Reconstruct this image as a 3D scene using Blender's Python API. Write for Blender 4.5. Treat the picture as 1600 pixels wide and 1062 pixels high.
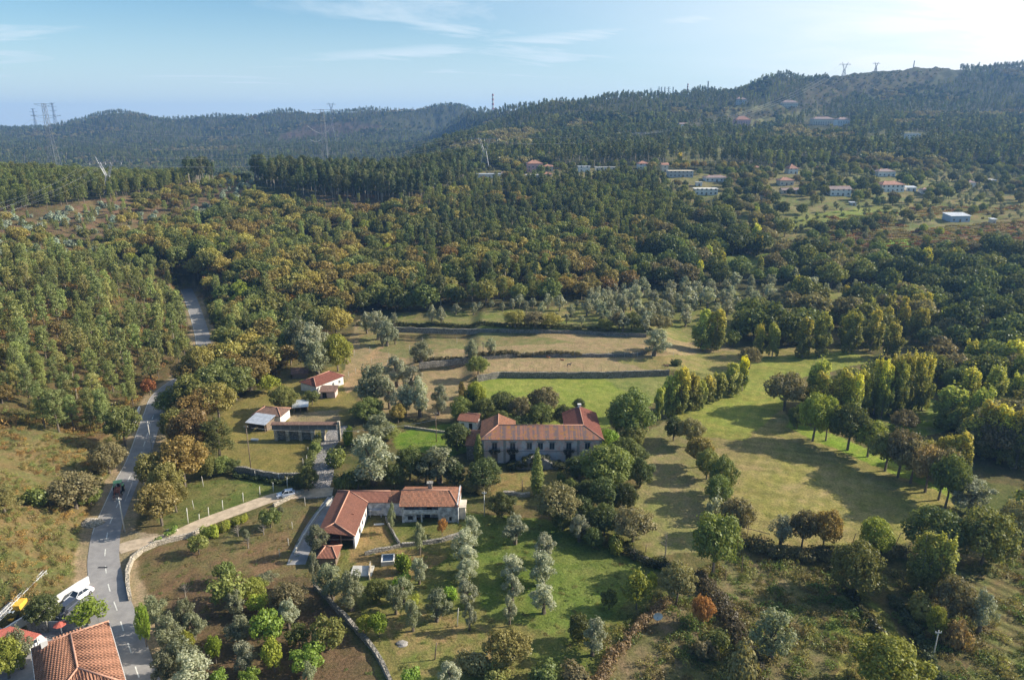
import bpy, math, random
import numpy as np
from mathutils import Vector, Matrix
for o in list(bpy.data.objects): bpy.data.objects.remove(o)
R = math.radians
SC = bpy.context.scene
COL = SC.collection
# ---------------- camera ----------------
HC, PITCH, F = 75.0, R(17.1), 1090.0
CP, SP = math.cos(PITCH), math.sin(PITCH)
cam = bpy.data.cameras.new('camera'); camo = bpy.data.objects.new('camera', cam); COL.objects.link(camo)
camo.location = (0, 0, HC); camo.rotation_euler = (R(90) - PITCH, 0, 0)
cam.sensor_width = 36; cam.lens = 36 * F / 1600; cam.clip_start = 1; cam.clip_end = 20000
SC.camera = camo
# ---------------- light ----------------
SUN_AZ, SUN_EL = R(81), R(29)          # azimuth clockwise from +Y (the view direction)
sl = bpy.data.lights.new('sun', 'SUN'); sl.energy = 5.0; sl.angle = R(0.53); sl.color = (1.0, 0.90, 0.74)
so = bpy.data.objects.new('sun', sl); COL.objects.link(so)
sd = Vector((math.sin(SUN_AZ) * math.cos(SUN_EL), math.cos(SUN_AZ) * math.cos(SUN_EL), math.sin(SUN_EL)))
so.rotation_euler = sd.to_track_quat('Z', 'Y').to_euler(); so.location = sd * 300
SC.view_settings.view_transform = 'Standard'; SC.view_settings.look = 'None'
SC.view_settings.exposure = 0.79; SC.view_settings.gamma = 1
SC.render.engine = 'CYCLES'
SC.cycles.volume_bounces = 1; SC.cycles.max_bounces = 6; SC.cycles.transparent_max_bounces = 8
W = bpy.data.worlds.new('World'); SC.world = W; W.use_nodes = True
def nn(t, ty, **k):
    n = t.nodes.new(ty)
    for a, b in k.items(): setattr(n, a, b)
    return n
def mathn(t, op, a, b=None, c=None, clamp=False):
    n = t.nodes.new('ShaderNodeMath'); n.operation = op; n.use_clamp = clamp
    for i, x in enumerate((a, b, c)):
        if x is None: continue
        if isinstance(x, (int, float)): n.inputs[i].default_value = x
        else: t.links.new(x, n.inputs[i])
    return n.outputs[0]
def mixc(t, f, a, b, mode='MIX'):
    n = t.nodes.new('ShaderNodeMix'); n.data_type = 'RGBA'; n.blend_type = mode; n.clamp_factor = True
    for i, x in ((0, f), (6, a), (7, b)):
        if isinstance(x, (int, float)): n.inputs[i].default_value = x
        elif isinstance(x, (tuple, list)): n.inputs[i].default_value = (*x[:3], 1)
        else: t.links.new(x, n.inputs[i])
    return n.outputs[2]
def noise(t, vec, scale, detail=4, rough=.55, dist=0.):
    n = nn(t, 'ShaderNodeTexNoise'); n.inputs['Scale'].default_value = scale; n.inputs['Detail'].default_value = detail
    n.inputs['Roughness'].default_value = rough; n.inputs['Distortion'].default_value = dist
    if vec is not None: t.links.new(vec, n.inputs['Vector'])
    return n.outputs['Fac']
def ramp(t, f, lo, hi, a=0., b=1.):
    n = nn(t, 'ShaderNodeMapRange', interpolation_type='SMOOTHSTEP'); t.links.new(f, n.inputs[0])
    for i, x in ((1, lo), (2, hi), (3, a), (4, b)): n.inputs[i].default_value = x
    return n.outputs[0]
t = W.node_tree; t.nodes.clear()
wo = nn(t, 'ShaderNodeOutputWorld'); bg = nn(t, 'ShaderNodeBackground'); t.links.new(bg.outputs[0], wo.inputs[0])
sky = nn(t, 'ShaderNodeTexSky', sky_type='NISHITA'); sky.sun_disc = False; sky.sun_elevation = SUN_EL; sky.sun_rotation = SUN_AZ
sky.air_density = 1.0; sky.dust_density = 0.8; sky.ozone_density = 1.6; sky.altitude = 200
bg.inputs[1].default_value = 0.078
# thin high cloud: white streaks painted by direction, thicker towards the sun
tc = nn(t, 'ShaderNodeTexCoord'); sx = nn(t, 'ShaderNodeSeparateXYZ'); t.links.new(tc.outputs['Generated'], sx.inputs[0])
yy = mathn(t, 'MAXIMUM', sx.outputs[1], .05)
zz = mathn(t, 'MAXIMUM', sx.outputs[2], .0)
hx = mathn(t, 'DIVIDE', sx.outputs[0], mathn(t, 'ADD', zz, .12)); hy = mathn(t, 'DIVIDE', sx.outputs[1], mathn(t, 'ADD', zz, .12))
cx = nn(t, 'ShaderNodeCombineXYZ')
t.links.new(mathn(t, 'MULTIPLY', mathn(t, 'ADD', hx, mathn(t, 'MULTIPLY', hy, .35)), .35), cx.inputs[0]); t.links.new(mathn(t, 'MULTIPLY', mathn(t, 'SUBTRACT', hy, mathn(t, 'MULTIPLY', hx, .25)), 1.1), cx.inputs[1])
n1 = noise(t, cx.outputs[0], 1.1, 7, .6, 1.2)
wisps = ramp(t, n1, .46, .68)
az = mathn(t, 'DIVIDE', sx.outputs[0], yy); el = mathn(t, 'DIVIDE', sx.outputs[2], yy)
# the long streak climbing to the right, and the veil round the sun's side
n2 = noise(t, cx.outputs[0], 3.0, 6, .62, .8)
line = mathn(t, 'SUBTRACT', el, mathn(t, 'ADD', mathn(t, 'MULTIPLY', mathn(t, 'MULTIPLY', az, az), .13), mathn(t, 'ADD', .104, mathn(t, 'MULTIPLY', az, .10))))
line = mathn(t, 'ADD', line, mathn(t, 'MULTIPLY', mathn(t, 'SUBTRACT', n2, .5), .030))
stk = mathn(t, 'MULTIPLY', ramp(t, mathn(t, 'ABSOLUTE', line), .0, .017, 1., 0.), mathn(t, 'MULTIPLY', ramp(t, az, -.48, -.15), ramp(t, az, .36, .5, 1., 0.)))
stk = mathn(t, 'MULTIPLY', mathn(t, 'MULTIPLY', stk, ramp(t, n2, .25, .6)), .8)
veil = mathn(t, 'MULTIPLY', mathn(t, 'MULTIPLY', ramp(t, az, -.35, .62), ramp(t, n1, .1, .6, .75, 1.1)), .85)
low = mathn(t, 'MULTIPLY', ramp(t, el, -.02, .17, 1., 0.), .85)
blot = mathn(t, 'MULTIPLY', mathn(t, 'MULTIPLY', ramp(t, n1, .42, .62), ramp(t, az, .3, .75)), .5)
cf = mathn(t, 'MAXIMUM', mathn(t, 'MAXIMUM', veil, stk), mathn(t, 'MAXIMUM', low, mathn(t, 'MULTIPLY', wisps, .8)))
cf = mathn(t, 'MULTIPLY', mathn(t, 'ADD', cf, blot, clamp=True), ramp(t, sx.outputs[1], -.1, .25))
CLOUD_LO, CLOUD_HI = (6.0, 7.0, 7.6), (9.8, 9.6, 8.8)
cc = mixc(t, ramp(t, az, .0, .9), CLOUD_LO, CLOUD_HI)
skc = mixc(t, 1.0, sky.outputs[0], (.84, 1.07, 1.14), 'MULTIPLY')
t.links.new(mixc(t, cf, skc, cc), bg.inputs[0])

# ---------------- object helpers ----------------
def tag(o, label=None, cat=None, group=None, kind=None):
    if label: o['label'] = label
    if cat: o['category'] = cat
    if group: o['group'] = group
    if kind: o['kind'] = kind
    return o
def thing(name, label, cat, loc=(0, 0, 0), rz=0, group=None):
    o = bpy.data.objects.new(name, None); COL.objects.link(o); o.location = loc; o.rotation_euler = (0, 0, rz)
    o.empty_display_size = .5
    return tag(o, label, cat, group)
def clone(o, parent=None):
    c = o.copy(); COL.objects.link(c); c.parent = parent
    for ch in list(o.children): clone(ch, c)
    return c
def mesh_np(name, co, faces4=None, faces3=None):
    me = bpy.data.meshes.new(name); co = np.asarray(co, np.float32)
    me.vertices.add(len(co)); me.vertices.foreach_set('co', co.ravel())
    parts = []; tot = []
    if faces4 is not None and len(faces4): parts.append(np.asarray(faces4, np.int32).ravel()); tot += [4] * len(faces4)
    if faces3 is not None and len(faces3): parts.append(np.asarray(faces3, np.int32).ravel()); tot += [3] * len(faces3)
    li = np.concatenate(parts); tot = np.array(tot, np.int32)
    me.loops.add(len(li)); me.loops.foreach_set('vertex_index', li)
    me.polygons.add(len(tot)); st = np.concatenate([[0], np.cumsum(tot)[:-1]]).astype(np.int32)
    me.polygons.foreach_set('loop_start', st); me.polygons.foreach_set('loop_total', tot)
    me.update(calc_edges=True); return me
class MB:
    def __init__(s): s.v = []; s.f = []
    def add(s, vs, fs, M=None):
        n = len(s.v)
        s.v += [tuple(M @ Vector(p)) if M is not None else tuple(p) for p in vs]; s.f += [tuple(i + n for i in f) for f in fs]; return s
    def box(s, x0, x1, y0, y1, z0, z1, M=None):
        vs = [(x, y, z) for z in (z0, z1) for x, y in ((x0, y0), (x1, y0), (x1, y1), (x0, y1))]
        return s.add(vs, [(3, 2, 1, 0), (4, 5, 6, 7), (0, 1, 5, 4), (1, 2, 6, 5), (2, 3, 7, 6), (3, 0, 4, 7)], M)
    def tube(s, pts, rs, n=6, cap=True, M=None):
        pts = [Vector(p) for p in pts]
        if isinstance(rs, (int, float)): rs = [rs] * len(pts)
        vs = []; fs = []
        for i, p in enumerate(pts):
            d = (pts[min(i + 1, len(pts) - 1)] - pts[max(i - 1, 0)])
            if d.length < 1e-6: d = Vector((0, 0, 1))
            d.normalize(); a = d.orthogonal().normalized() if abs(d.z) < .9 else Vector((1, 0, 0)); a = (a - d * a.dot(d)).normalized(); b = d.cross(a)
            for k in range(n):
                an = 2 * math.pi * k / n; vs.append(p + (a * math.cos(an) + b * math.sin(an)) * rs[i])
        for i in range(len(pts) - 1):
            for k in range(n): fs.append((i * n + k, i * n + (k + 1) % n, (i + 1) * n + (k + 1) % n, (i + 1) * n + k))
        if cap: fs.append(tuple(reversed(range(n)))); fs.append(tuple((len(pts) - 1) * n + k for k in range(n)))
        return s.add(vs, fs, M)
    def beam(s, a, b, w, h=None):      # square bar from a to b
        return s.tube([a, b], [w * .7071, w * .7071], 4)
    def prism(s, poly, z0, z1, M=None):   # vertical prism
        n = len(poly); vs = [(x, y, z0) for x, y in poly] + [(x, y, z1) for x, y in poly]
        return s.add(vs, [tuple(reversed(range(n))), tuple(range(n, 2 * n))] + [(i, (i + 1) % n, n + (i + 1) % n, n + i) for i in range(n)], M)
    def build(s, name, mat, parent=None, uv=True, smooth=False, loc=None, bevel=0):
        me = bpy.data.meshes.new(name); me.from_pydata(s.v, [], s.f); me.update()
        if uv:
            ul = me.uv_layers.new(name='UVMap')
            for p in me.polygons:
                n = p.normal; h = Vector((0, 0, 1)).cross(n)
                if h.length < .05: h = Vector((1, 0, 0))
                h.normalize(); q = n.cross(h)
                for li in p.loop_indices:
                    c = me.vertices[me.loops[li].vertex_index].co; ul.data[li].uv = (c.dot(h), c.dot(q))
        if smooth: me.polygons.foreach_set('use_smooth', [True] * len(me.polygons))
        me.materials.append(mat); o = bpy.data.objects.new(name, me); COL.objects.link(o)
        if parent: o.parent = parent
        if loc: o.location = loc
        if bevel:
            m = o.modifiers.new('bevel', 'BEVEL'); m.width = bevel; m.segments = 2; m.limit_method = 'ANGLE'
        return o
# ---------------- materials ----------------
MATS = {}
def mat(name, col, rough=.8, metal=0., var=.25, scale=3., spec=.3, bump=0., bscale=20., coat=0., col2=None, vscale=None):
    if name in MATS: return MATS[name]
    m = bpy.data.materials.new(name); m.use_nodes = True; t = m.node_tree; b = t.nodes['Principled BSDF']
    b.inputs['Roughness'].default_value = rough; b.inputs['Metallic'].default_value = metal; b.inputs['Specular IOR Level'].default_value = spec; b.inputs['Coat Weight'].default_value = coat
    c = nn(t, 'ShaderNodeTexCoord').outputs['Object']; f = noise(t, c, scale, 6, .65)
    lo = tuple(x * (1 - var) for x in col); hi = tuple(min(1, x * (1 + var)) for x in (col2 or col))
    t.links.new(mixc(t, ramp(t, f, .3, .7), lo, hi), b.inputs['Base Color'])
    if bump:
        bp = nn(t, 'ShaderNodeBump'); bp.inputs['Strength'].default_value = bump; bp.inputs['Distance'].default_value = .1
        t.links.new(noise(t, c, bscale, 4), bp.inputs['Height']); t.links.new(bp.outputs[0], b.inputs['Normal'])
    MATS[name] = m; return m
def tile_mat(name, a, b2, stain=(.10, .06, .045), sp=.24, row=.42, stripes=0., patch=.5):
    if name in MATS: return MATS[name]
    m = bpy.data.materials.new(name); m.use_nodes = True; t = m.node_tree; b = t.nodes['Principled BSDF']; b.inputs['Roughness'].default_value = .85
    b.inputs['Specular IOR Level'].default_value = .15
    uv = nn(t, 'ShaderNodeUVMap').outputs[0]; s = nn(t, 'ShaderNodeSeparateXYZ'); t.links.new(uv, s.inputs[0])
    wv = mathn(t, 'SINE', mathn(t, 'MULTIPLY', s.outputs[0], 2 * math.pi / sp)); rw = mathn(t, 'FRACT', mathn(t, 'DIVIDE', s.outputs[1], row))
    cell = nn(t, 'ShaderNodeTexWhiteNoise', noise_dimensions='2D'); cb = nn(t, 'ShaderNodeCombineXYZ')
    t.links.new(mathn(t, 'FLOOR', mathn(t, 'DIVIDE', s.outputs[0], sp)), cb.inputs[0]); t.links.new(mathn(t, 'FLOOR', mathn(t, 'DIVIDE', s.outputs[1], row)), cb.inputs[1]); t.links.new(cb.outputs[0], cell.inputs[0])
    ob = nn(t, 'ShaderNodeTexCoord').outputs['Object']
    c = mixc(t, cell.outputs[0], a, b2)
    c = mixc(t, mathn(t, 'MULTIPLY', ramp(t, noise(t, ob, .9, 6, .7), .42, .68), patch), c, stain)
    c = mixc(t, mathn(t, 'MULTIPLY', ramp(t, noise(t, ob, 3.2, 6, .8), .48, .62), patch), c, tuple(x * 1.45 for x in a)); c = mixc(t, mathn(t, 'MULTIPLY', ramp(t, noise(t, ob, 2.3, 6, .85), .5, .6), patch * .9), c, tuple(x * .42 for x in b2))
    if stripes:
        st = nn(t, 'ShaderNodeTexNoise', noise_dimensions='1D'); st.inputs['Scale'].default_value = .9; st.inputs['Detail'].default_value = 2; t.links.new(s.outputs[0], st.inputs['W'])
        c = mixc(t, mathn(t, 'MULTIPLY', ramp(t, st.outputs[0], .46, .54), stripes), c, (.17, .13, .14))
        c = mixc(t, mathn(t, 'MULTIPLY', ramp(t, noise(t, ob, 1.4, 5, .7), .5, .62), stripes * .9), c, (.40, .20, .05))
    gap = ramp(t, wv, -.95, -.35, .45, 1.)
    mm = nn(t, 'ShaderNodeVectorMath', operation='SCALE'); t.links.new(c, mm.inputs[0]); t.links.new(gap, mm.inputs[3])
    t.links.new(mm.outputs[0], b.inputs['Base Color'])
    bp = nn(t, 'ShaderNodeBump'); bp.inputs['Strength'].default_value = .9; bp.inputs['Distance'].default_value = .07
    t.links.new(mathn(t, 'ADD', wv, mathn(t, 'MULTIPLY', rw, -.5)), bp.inputs['Height']); t.links.new(bp.outputs[0], b.inputs['Normal'])
    MATS[name] = m; return m
def stone_mat(name, a, b2, mortar, bw=.5, bh=.3, sc=1.0, msize=.03):
    if name in MATS: return MATS[name]
    m = bpy.data.materials.new(name); m.use_nodes = True; t = m.node_tree; b = t.nodes['Principled BSDF']; b.inputs['Roughness'].default_value = .9
    tcn = nn(t, 'ShaderNodeTexCoord'); v = nn(t, 'ShaderNodeTexVoronoi', feature='DISTANCE_TO_EDGE'); v2 = nn(t, 'ShaderNodeTexVoronoi')
    mp = nn(t, 'ShaderNodeMapping'); mp.inputs['Scale'].default_value = (1 / bw, 1 / bw, 1 / bh); t.links.new(tcn.outputs['Object'], mp.inputs[0])
    for q in (v, v2): t.links.new(mp.outputs[0], q.inputs['Vector']); q.inputs['Scale'].default_value = sc
    s = nn(t, 'ShaderNodeSeparateColor'); t.links.new(v2.outputs['Color'], s.inputs[0])
    c = mixc(t, s.outputs[0], a, b2); c = mixc(t, ramp(t, v.outputs[0], 0., .1, 1., 0.), c, mortar)
    c = mixc(t, mathn(t, 'MULTIPLY', ramp(t, noise(t, tcn.outputs['Object'], .5, 6, .7), .45, .7), .5), c, (.06, .065, .03))
    t.links.new(c, b.inputs['Base Color'])
    bp = nn(t, 'ShaderNodeBump'); bp.inputs['Strength'].default_value = .8; bp.inputs['Distance'].default_value = .08
    t.links.new(ramp(t, v.outputs[0], 0., .25), bp.inputs['Height']); t.links.new(bp.outputs[0], b.inputs['Normal'])
    MATS[name] = m; return m
# ---------------- terrain ----------------
def inpoly(U, V, poly):
    r = np.zeros(U.shape, bool); n = len(poly)
    for i in range(n):
        (x1, y1), (x2, y2) = poly[i], poly[(i + 1) % n]
        if y1 == y2: continue
        c = ((y1 > V) != (y2 > V)) & (U < (x2 - x1) * (V - y1) / (y2 - y1) + x1); r ^= c
    return r

def px_arr(X, Y, Z):
    dz = Z - HC; dep = np.maximum(Y * CP - dz * SP, 1e-3)
    return 800 + F * X / dep, 531 - F * (Y * SP + dz * CP) / dep, dep
def P(u, v, z):          # point of the photo's ray (u,v) at height z
    k = math.tan(PITCH + math.atan((v - 531) / F)); y = (HC - z) / k; d = y * CP + (HC - z) * SP
    return Vector(((u - 800) / F * d, y, z))
def Q(u, v, y):          # the same at forward distance y
    k = math.tan(PITCH + math.atan((v - 531) / F)); z = HC - y * k; d = y * CP + (HC - z) * SP
    return Vector(((u - 800) / F * d, y, z))
CTRL = []   # (u, v, distance)
def cp(*a):
    for u, v, y in a: p = Q(u, v, y); CTRL.append((p.x, p.y, p.z))
# valley floor
for y in (40, 60, 80, 105, 135, 170, 210, 250):
    for a in (-.48, -.2, .1, .35, .6, .9): CTRL.append((a * y, y, 0.))
for u, v, z in ((60, 800, 4.5), (0, 760, 6.5), (0, 850, 6), (100, 780, 2.5), (60, 880, 2.6), (110, 700, 2.5), (140, 860, .6), (110, 905, .8), (0, 935, 2.2), (60, 915, 1.8), (0, 1000, 0), (60, 1000, 0), (100, 960, 0), (30, 1060, 0), (150, 1060, 0), (170, 900, 0), (165, 840, 0), (180, 790, 0), (225, 700, 0), (240, 640, 0), (290, 590, .3), (317, 530, .6), (300, 470, 1.2), (-300, 900, 9), (-300, 1050, 3), (-300, 700, 14)):
    p = P(u, v, z); CTRL.append((p.x, p.y, z))
cp((0, 690, 146), (100, 660, 165), (0, 600, 172), (100, 560, 200), (200, 560, 215), (0, 530, 202), (120, 480, 245), (220, 480, 262), (0, 440, 262), (0, 400, 298), (150, 410, 320), (0, 340, 385), (100, 335, 410), (250, 350, 420), (180, 305, 470), (0, 285, 480), (60, 285, 490), (290, 300, 500))
cp((300, 440, 310), (400, 480, 280), (400, 400, 350), (350, 330, 455), (500, 420, 340), (500, 350, 430), (620, 400, 370), (620, 330, 460), (400, 285, 530), (520, 292, 520), (620, 300, 510), (700, 275, 600), (760, 330, 480), (560, 460, 300), (700, 450, 305), (850, 440, 315), (850, 380, 390), (850, 320, 490), (950, 400, 360), (1000, 330, 470))
cp((640, 500, 272), (800, 495, 276), (950, 490, 280), (1100, 480, 285), (1250, 470, 295), (1400, 480, 290), (1550, 470, 300))
cp((1100, 400, 365), (1300, 410, 355), (1500, 400, 360), (1100, 330, 455), (1300, 335, 450), (1450, 350, 430), (1580, 350, 430), (1200, 370, 400))
cp((770, 285, 570), (840, 276, 580), (920, 268, 590), (1060, 276, 570), (1105, 303, 510), (1240, 275, 580), (1310, 305, 505), (1390, 280, 570), (1400, 303, 520), (1500, 345, 440), (1550, 290, 560))
# first ridge falls away on its far side
for a in (-.9, -.7, -.5, -.35, -.2): CTRL += [(a * 640, 640, 22.), (a * 820, 820, 0.), (a * 1150, 1150, 0.)]
cp((0, 236, 1550), (300, 240, 1500), (500, 232, 1550), (640, 230, 1500))
for u, v, y in ((0, 203, 2500), (60, 205, 2500), (130, 190, 2400), (190, 178, 2350), (250, 188, 2400), (330, 184, 2400), (400, 182, 2350), (445, 177, 2350), (480, 184, 2400), (560, 184, 2400), (610, 188, 2400), (650, 187, 2400), (712, 192, 2450)):
    p = Q(u, v, y); CTRL.append((p.x, y, p.z)); CTRL.append((p.x * 1.25, y * 1.25, p.z - 60)); CTRL.append((p.x * 1.7, y * 1.7, p.z - 120))
cp((100, 212, 2000), (300, 210, 2000), (480, 206, 2000), (650, 208, 2000))
# middle hill and the right-hand mountain
cp((705, 228, 900), (760, 215, 1000), (800, 240, 760), (850, 215, 950), (900, 245, 730), (950, 215, 930), (1000, 240, 740), (1060, 215, 900), (1150, 235, 760), (1120, 190, 1100), (1230, 180, 1180), (1300, 215, 880), (1350, 190, 1060), (1300, 150, 1320), (1450, 240, 720), (1450, 190, 1050), (1550, 240, 720), (1570, 190, 1030), (1450, 140, 1350), (1590, 140, 1330), (1200, 250, 680))
SKYL = ((722, 196, 1700), (735, 181, 1750), (770, 181, 1750), (810, 180, 1600), (830, 178, 1400), (870, 165, 1350), (900, 164, 1350), (950, 158, 1380), (1000, 154, 1400), (1060, 154, 1450), (1105, 146, 1500), (1160, 142, 1500), (1175, 136, 1500), (1250, 130, 1550), (1310, 121, 1550), (1370, 115, 1550), (1420, 109, 1550), (1470, 109, 1550), (1540, 111, 1550), (1600, 106, 1550), (1750, 100, 1550))
for u, v, y in SKYL:
    p = Q(u, v, y); CTRL.append((p.x, y, p.z)); CTRL.append((p.x * 1.2, y * 1.2, p.z - 40)); CTRL.append((p.x * 1.8, y * 1.8, p.z - 120))
CTRL = np.array(CTRL)
def _k(X, Y): return np.clip(X / Y, -1.05, 1.05) * 1.7, np.log(Y)
ka, kb = _k(CTRL[:, 0], CTRL[:, 1])
_c2 = .10 ** 2
G = np.sqrt((ka[:, None] - ka) ** 2 + (kb[:, None] - kb) ** 2 + _c2)
WT = np.linalg.solve(G + 1e-4 * np.eye(len(G)), CTRL[:, 2] - 20)
def rbf(X, Y):
    sh = X.shape; a, b = _k(X.ravel(), Y.ravel()); out = np.empty(len(a))
    for i in range(0, len(a), 40000):
        out[i:i + 40000] = np.sqrt((a[i:i + 40000, None] - ka) ** 2 + (b[i:i + 40000, None] - kb) ** 2 + _c2) @ WT
    return (out + 20).reshape(sh)
def vnoise(x, y, seed=0):
    xi = np.floor(x).astype(np.int64); yi = np.floor(y).astype(np.int64); fx = x - xi; fy = y - yi
    def h(a, b):
        n = (a * 374761393 + b * 668265263 + seed * 974711) & 0x7fffffff; n = ((n ^ (n >> 13)) * 1274126177) & 0x7fffffff
        return ((n ^ (n >> 16)) & 0xffff) / 65535.
    fx = fx * fx * (3 - 2 * fx); fy = fy * fy * (3 - 2 * fy)
    return (h(xi, yi) * (1 - fx) + h(xi + 1, yi) * fx) * (1 - fy) + (h(xi, yi + 1) * (1 - fx) + h(xi + 1, yi + 1) * fx) * fy
def fbm(x, y, o=4, seed=0):
    s = 0; a = .5; n = 0
    for i in range(o): s = s + a * vnoise(x * 2 ** i, y * 2 ** i, seed + i); n += a; a *= .5
    return s / n
def sst(x, a, b):
    q = np.clip((x - a) / (b - a), 0, 1); return q * q * (3 - 2 * q)
# retaining-wall terraces behind the bright meadow: (wall foot distance as a polyline in X, rise)
TERR = []
def terrace(pts, rise, fade=6.):
    w = [P(u, v, zz) for u, v, zz in pts]; TERR.append((np.array([p.x for p in w]), np.array([p.y for p in w]), rise, fade)); return w
T1 = terrace([(745, 596, 0), (782, 590, 0), (860, 591, 0), (950, 590, 0), (1045, 587, 0)], 1.9)
T2 = terrace([(655, 572, 1.9), (740, 563, 1.9), (820, 557, 1.9), (900, 558, 1.9), (985, 557, 1.9), (1010, 553, 1.9)], 1.25)
T3 = terrace([(612, 514, 3.5), (700, 517, 3.5), (800, 518, 3.5), (900, 520, 3.5), (1010, 525, 3.5)], 1.35)
Ys = [2.]
while Ys[-1] < 5200:
    y = Ys[-1]; Ys.append(y + (2.5 if y < 55 else .42 if y < 300 else .42 + (y - 300) * .0125))
Ys = np.array(Ys); NX = 820; TT = np.linspace(-1, 1, NX); TT = TT * .86 + TT ** 3 * .14
HW = .95 * Ys + 60
GX = TT[None, :] * HW[:, None]; GY = np.repeat(Ys[:, None], NX, 1)
GZ = rbf(GX, np.clip(GY, 40., 2400.)) - np.maximum(GY - 2400, 0) * .09
near = 1 - sst(GY, 255, 285)
_ar = np.interp(GY, [60, 75, 100, 117, 174, 260], [-.62, -.65, -.72, -.667, -.56, -.46])
flat = near * sst(GX / GY - _ar, .0, .04)
GZ = GZ * (1 - flat)
for xs, ys, rise, fade in TERR:
    o = np.argsort(xs); yw = np.interp(GX, xs[o], ys[o])
    e = sst(GX, xs.min() - fade, xs.min()) * (1 - sst(GX, xs.max(), xs.max() + fade * 3)); lim = 1 - sst(GY, 272, 300)
    GZ = GZ + rise * sst(GY - yw, .1, .75) * e * lim
bump = (fbm(GX / 14, GY / 14, 5, 3) - .5)
rough = sst(_ar - GX / GY, .02, .08) + sst(GY, 260, 330)
GZ = GZ + bump * np.clip(.5 + rough * 2.2 + sst(GY, 700, 1500) * 14, 0, 20) + (fbm(GX / 1.7, GY / 1.7, 3, 9) - .5) * .25 * (1 - sst(GY, 200, 320))
# roads and paths: centre lines from the photo, the terrain is levelled along them
ROAD_C = [P(u, v, 0.) for u, v in ((232, 1100), (221, 1068), (213, 1046), (205.5, 1021), (191.7, 981), (184, 956), (174, 929), (168.4, 909), (164, 876), (165.4, 853), (169, 828), (176.6, 806), (200.5, 750), (218, 715), (233, 670), (242, 643), (252, 618), (275, 598), (304, 580), (320, 558), (318, 530), (311, 503), (301, 475), (292, 455))]
LANE_C = [P(u, v, 0.) for u, v in ((176, 862), (205, 852), (240, 846), (275, 836), (320, 816), (380, 794), (430, 777), (480, 771), (520, 768))]
COB_C = [P(u, v, 0.) for u, v in ((497, 778), (500, 760), (506, 740), (503, 718), (508, 700), (522, 682), (530, 665))]
DRV_C = [P(u, v, 0.) for u, v in ((523, 777), (500, 808), (484, 834), (470, 862), (462, 882))]
LOT_C = [P(u, v, 0.) for u, v in ((160, 955), (128, 925), (142, 940), (110, 960), (60, 1010), (20, 1040))]
def smooth_line(pts, n=8):
    out = []
    for i in range(len(pts) - 1):
        p0, p1, p2, p3 = pts[max(i - 1, 0)], pts[i], pts[i + 1], pts[min(i + 2, len(pts) - 1)]
        for k in range(n):
            q = k / n; out.append(.5 * ((2 * p1) + (p2 - p0) * q + (2 * p0 - 5 * p1 + 4 * p2 - p3) * q * q + (3 * p1 - p0 - 3 * p2 + p3) * q ** 3))
    return out + [pts[-1]]
def dist_line(X, Y, pts):
    A = np.array([(p.x, p.y) for p in pts]); best = np.full(X.shape, 1e9)
    lo = A.min(0) - 15; hi = A.max(0) + 15; m = (X > lo[0]) & (X < hi[0]) & (Y > lo[1]) & (Y < hi[1]); x = X[m]; y = Y[m]; b = best[m]
    for (ax, ay), (bx, by) in zip(A[:-1], A[1:]):
        dx, dy = bx - ax, by - ay; q = np.clip(((x - ax) * dx + (y - ay) * dy) / (dx * dx + dy * dy + 1e-9), 0, 1)
        b = np.minimum(b, np.hypot(x - ax - q * dx, y - ay - q * dy))
    best[m] = b; return best
ROAD = smooth_line(ROAD_C); LANE = smooth_line(LANE_C); COB = smooth_line(COB_C); DRV = smooth_line(DRV_C)
D_ROAD, D_LANE, D_COB, D_DRV = [dist_line(GX, GY, l) for l in (ROAD, LANE, COB, DRV)]
GZ0 = GZ.copy()
_w = 1 - sst(np.minimum(D_ROAD, np.minimum(D_LANE + 2, np.minimum(D_COB + 2, D_DRV + 2))), 4.0, 7.5)
zr = np.interp(GY, [70, 150, 230, 260, 330], [0, 0, .0, .4, 1.2])
GZ = GZ * (1 - _w) + zr * _w
LOTP = [(p.x, p.y) for p in [P(u, v, 0) for u, v in ((143, 915), (-40, 1000), (-90, 1062), (-60, 1200), (230, 1200), (195, 985))]]
_lot = inpoly(GX, GY, LOTP)
GZ[_lot] = 0.
def ground(X, Y):
    X = np.asarray(X, float); Y = np.clip(np.asarray(Y, float), Ys[0] + .01, Ys[-1] - .01)
    j = np.clip(np.searchsorted(Ys, Y) - 1, 0, len(Ys) - 2); fy = (Y - Ys[j]) / (Ys[j + 1] - Ys[j])
    tt = np.clip(X / (.95 * Y + 60), -.9999, .9999); i = np.clip(np.searchsorted(TT, tt) - 1, 0, NX - 2); fx = (tt - TT[i]) / (TT[i + 1] - TT[i])
    return (GZ[j, i] * (1 - fx) + GZ[j, i + 1] * fx) * (1 - fy) + (GZ[j + 1, i] * (1 - fx) + GZ[j + 1, i + 1] * fx) * fy
def gz(x, y): return float(ground(np.array([x]), np.array([y]))[0])
RY = np.exp(np.linspace(math.log(50), math.log(4500), 900))
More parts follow.
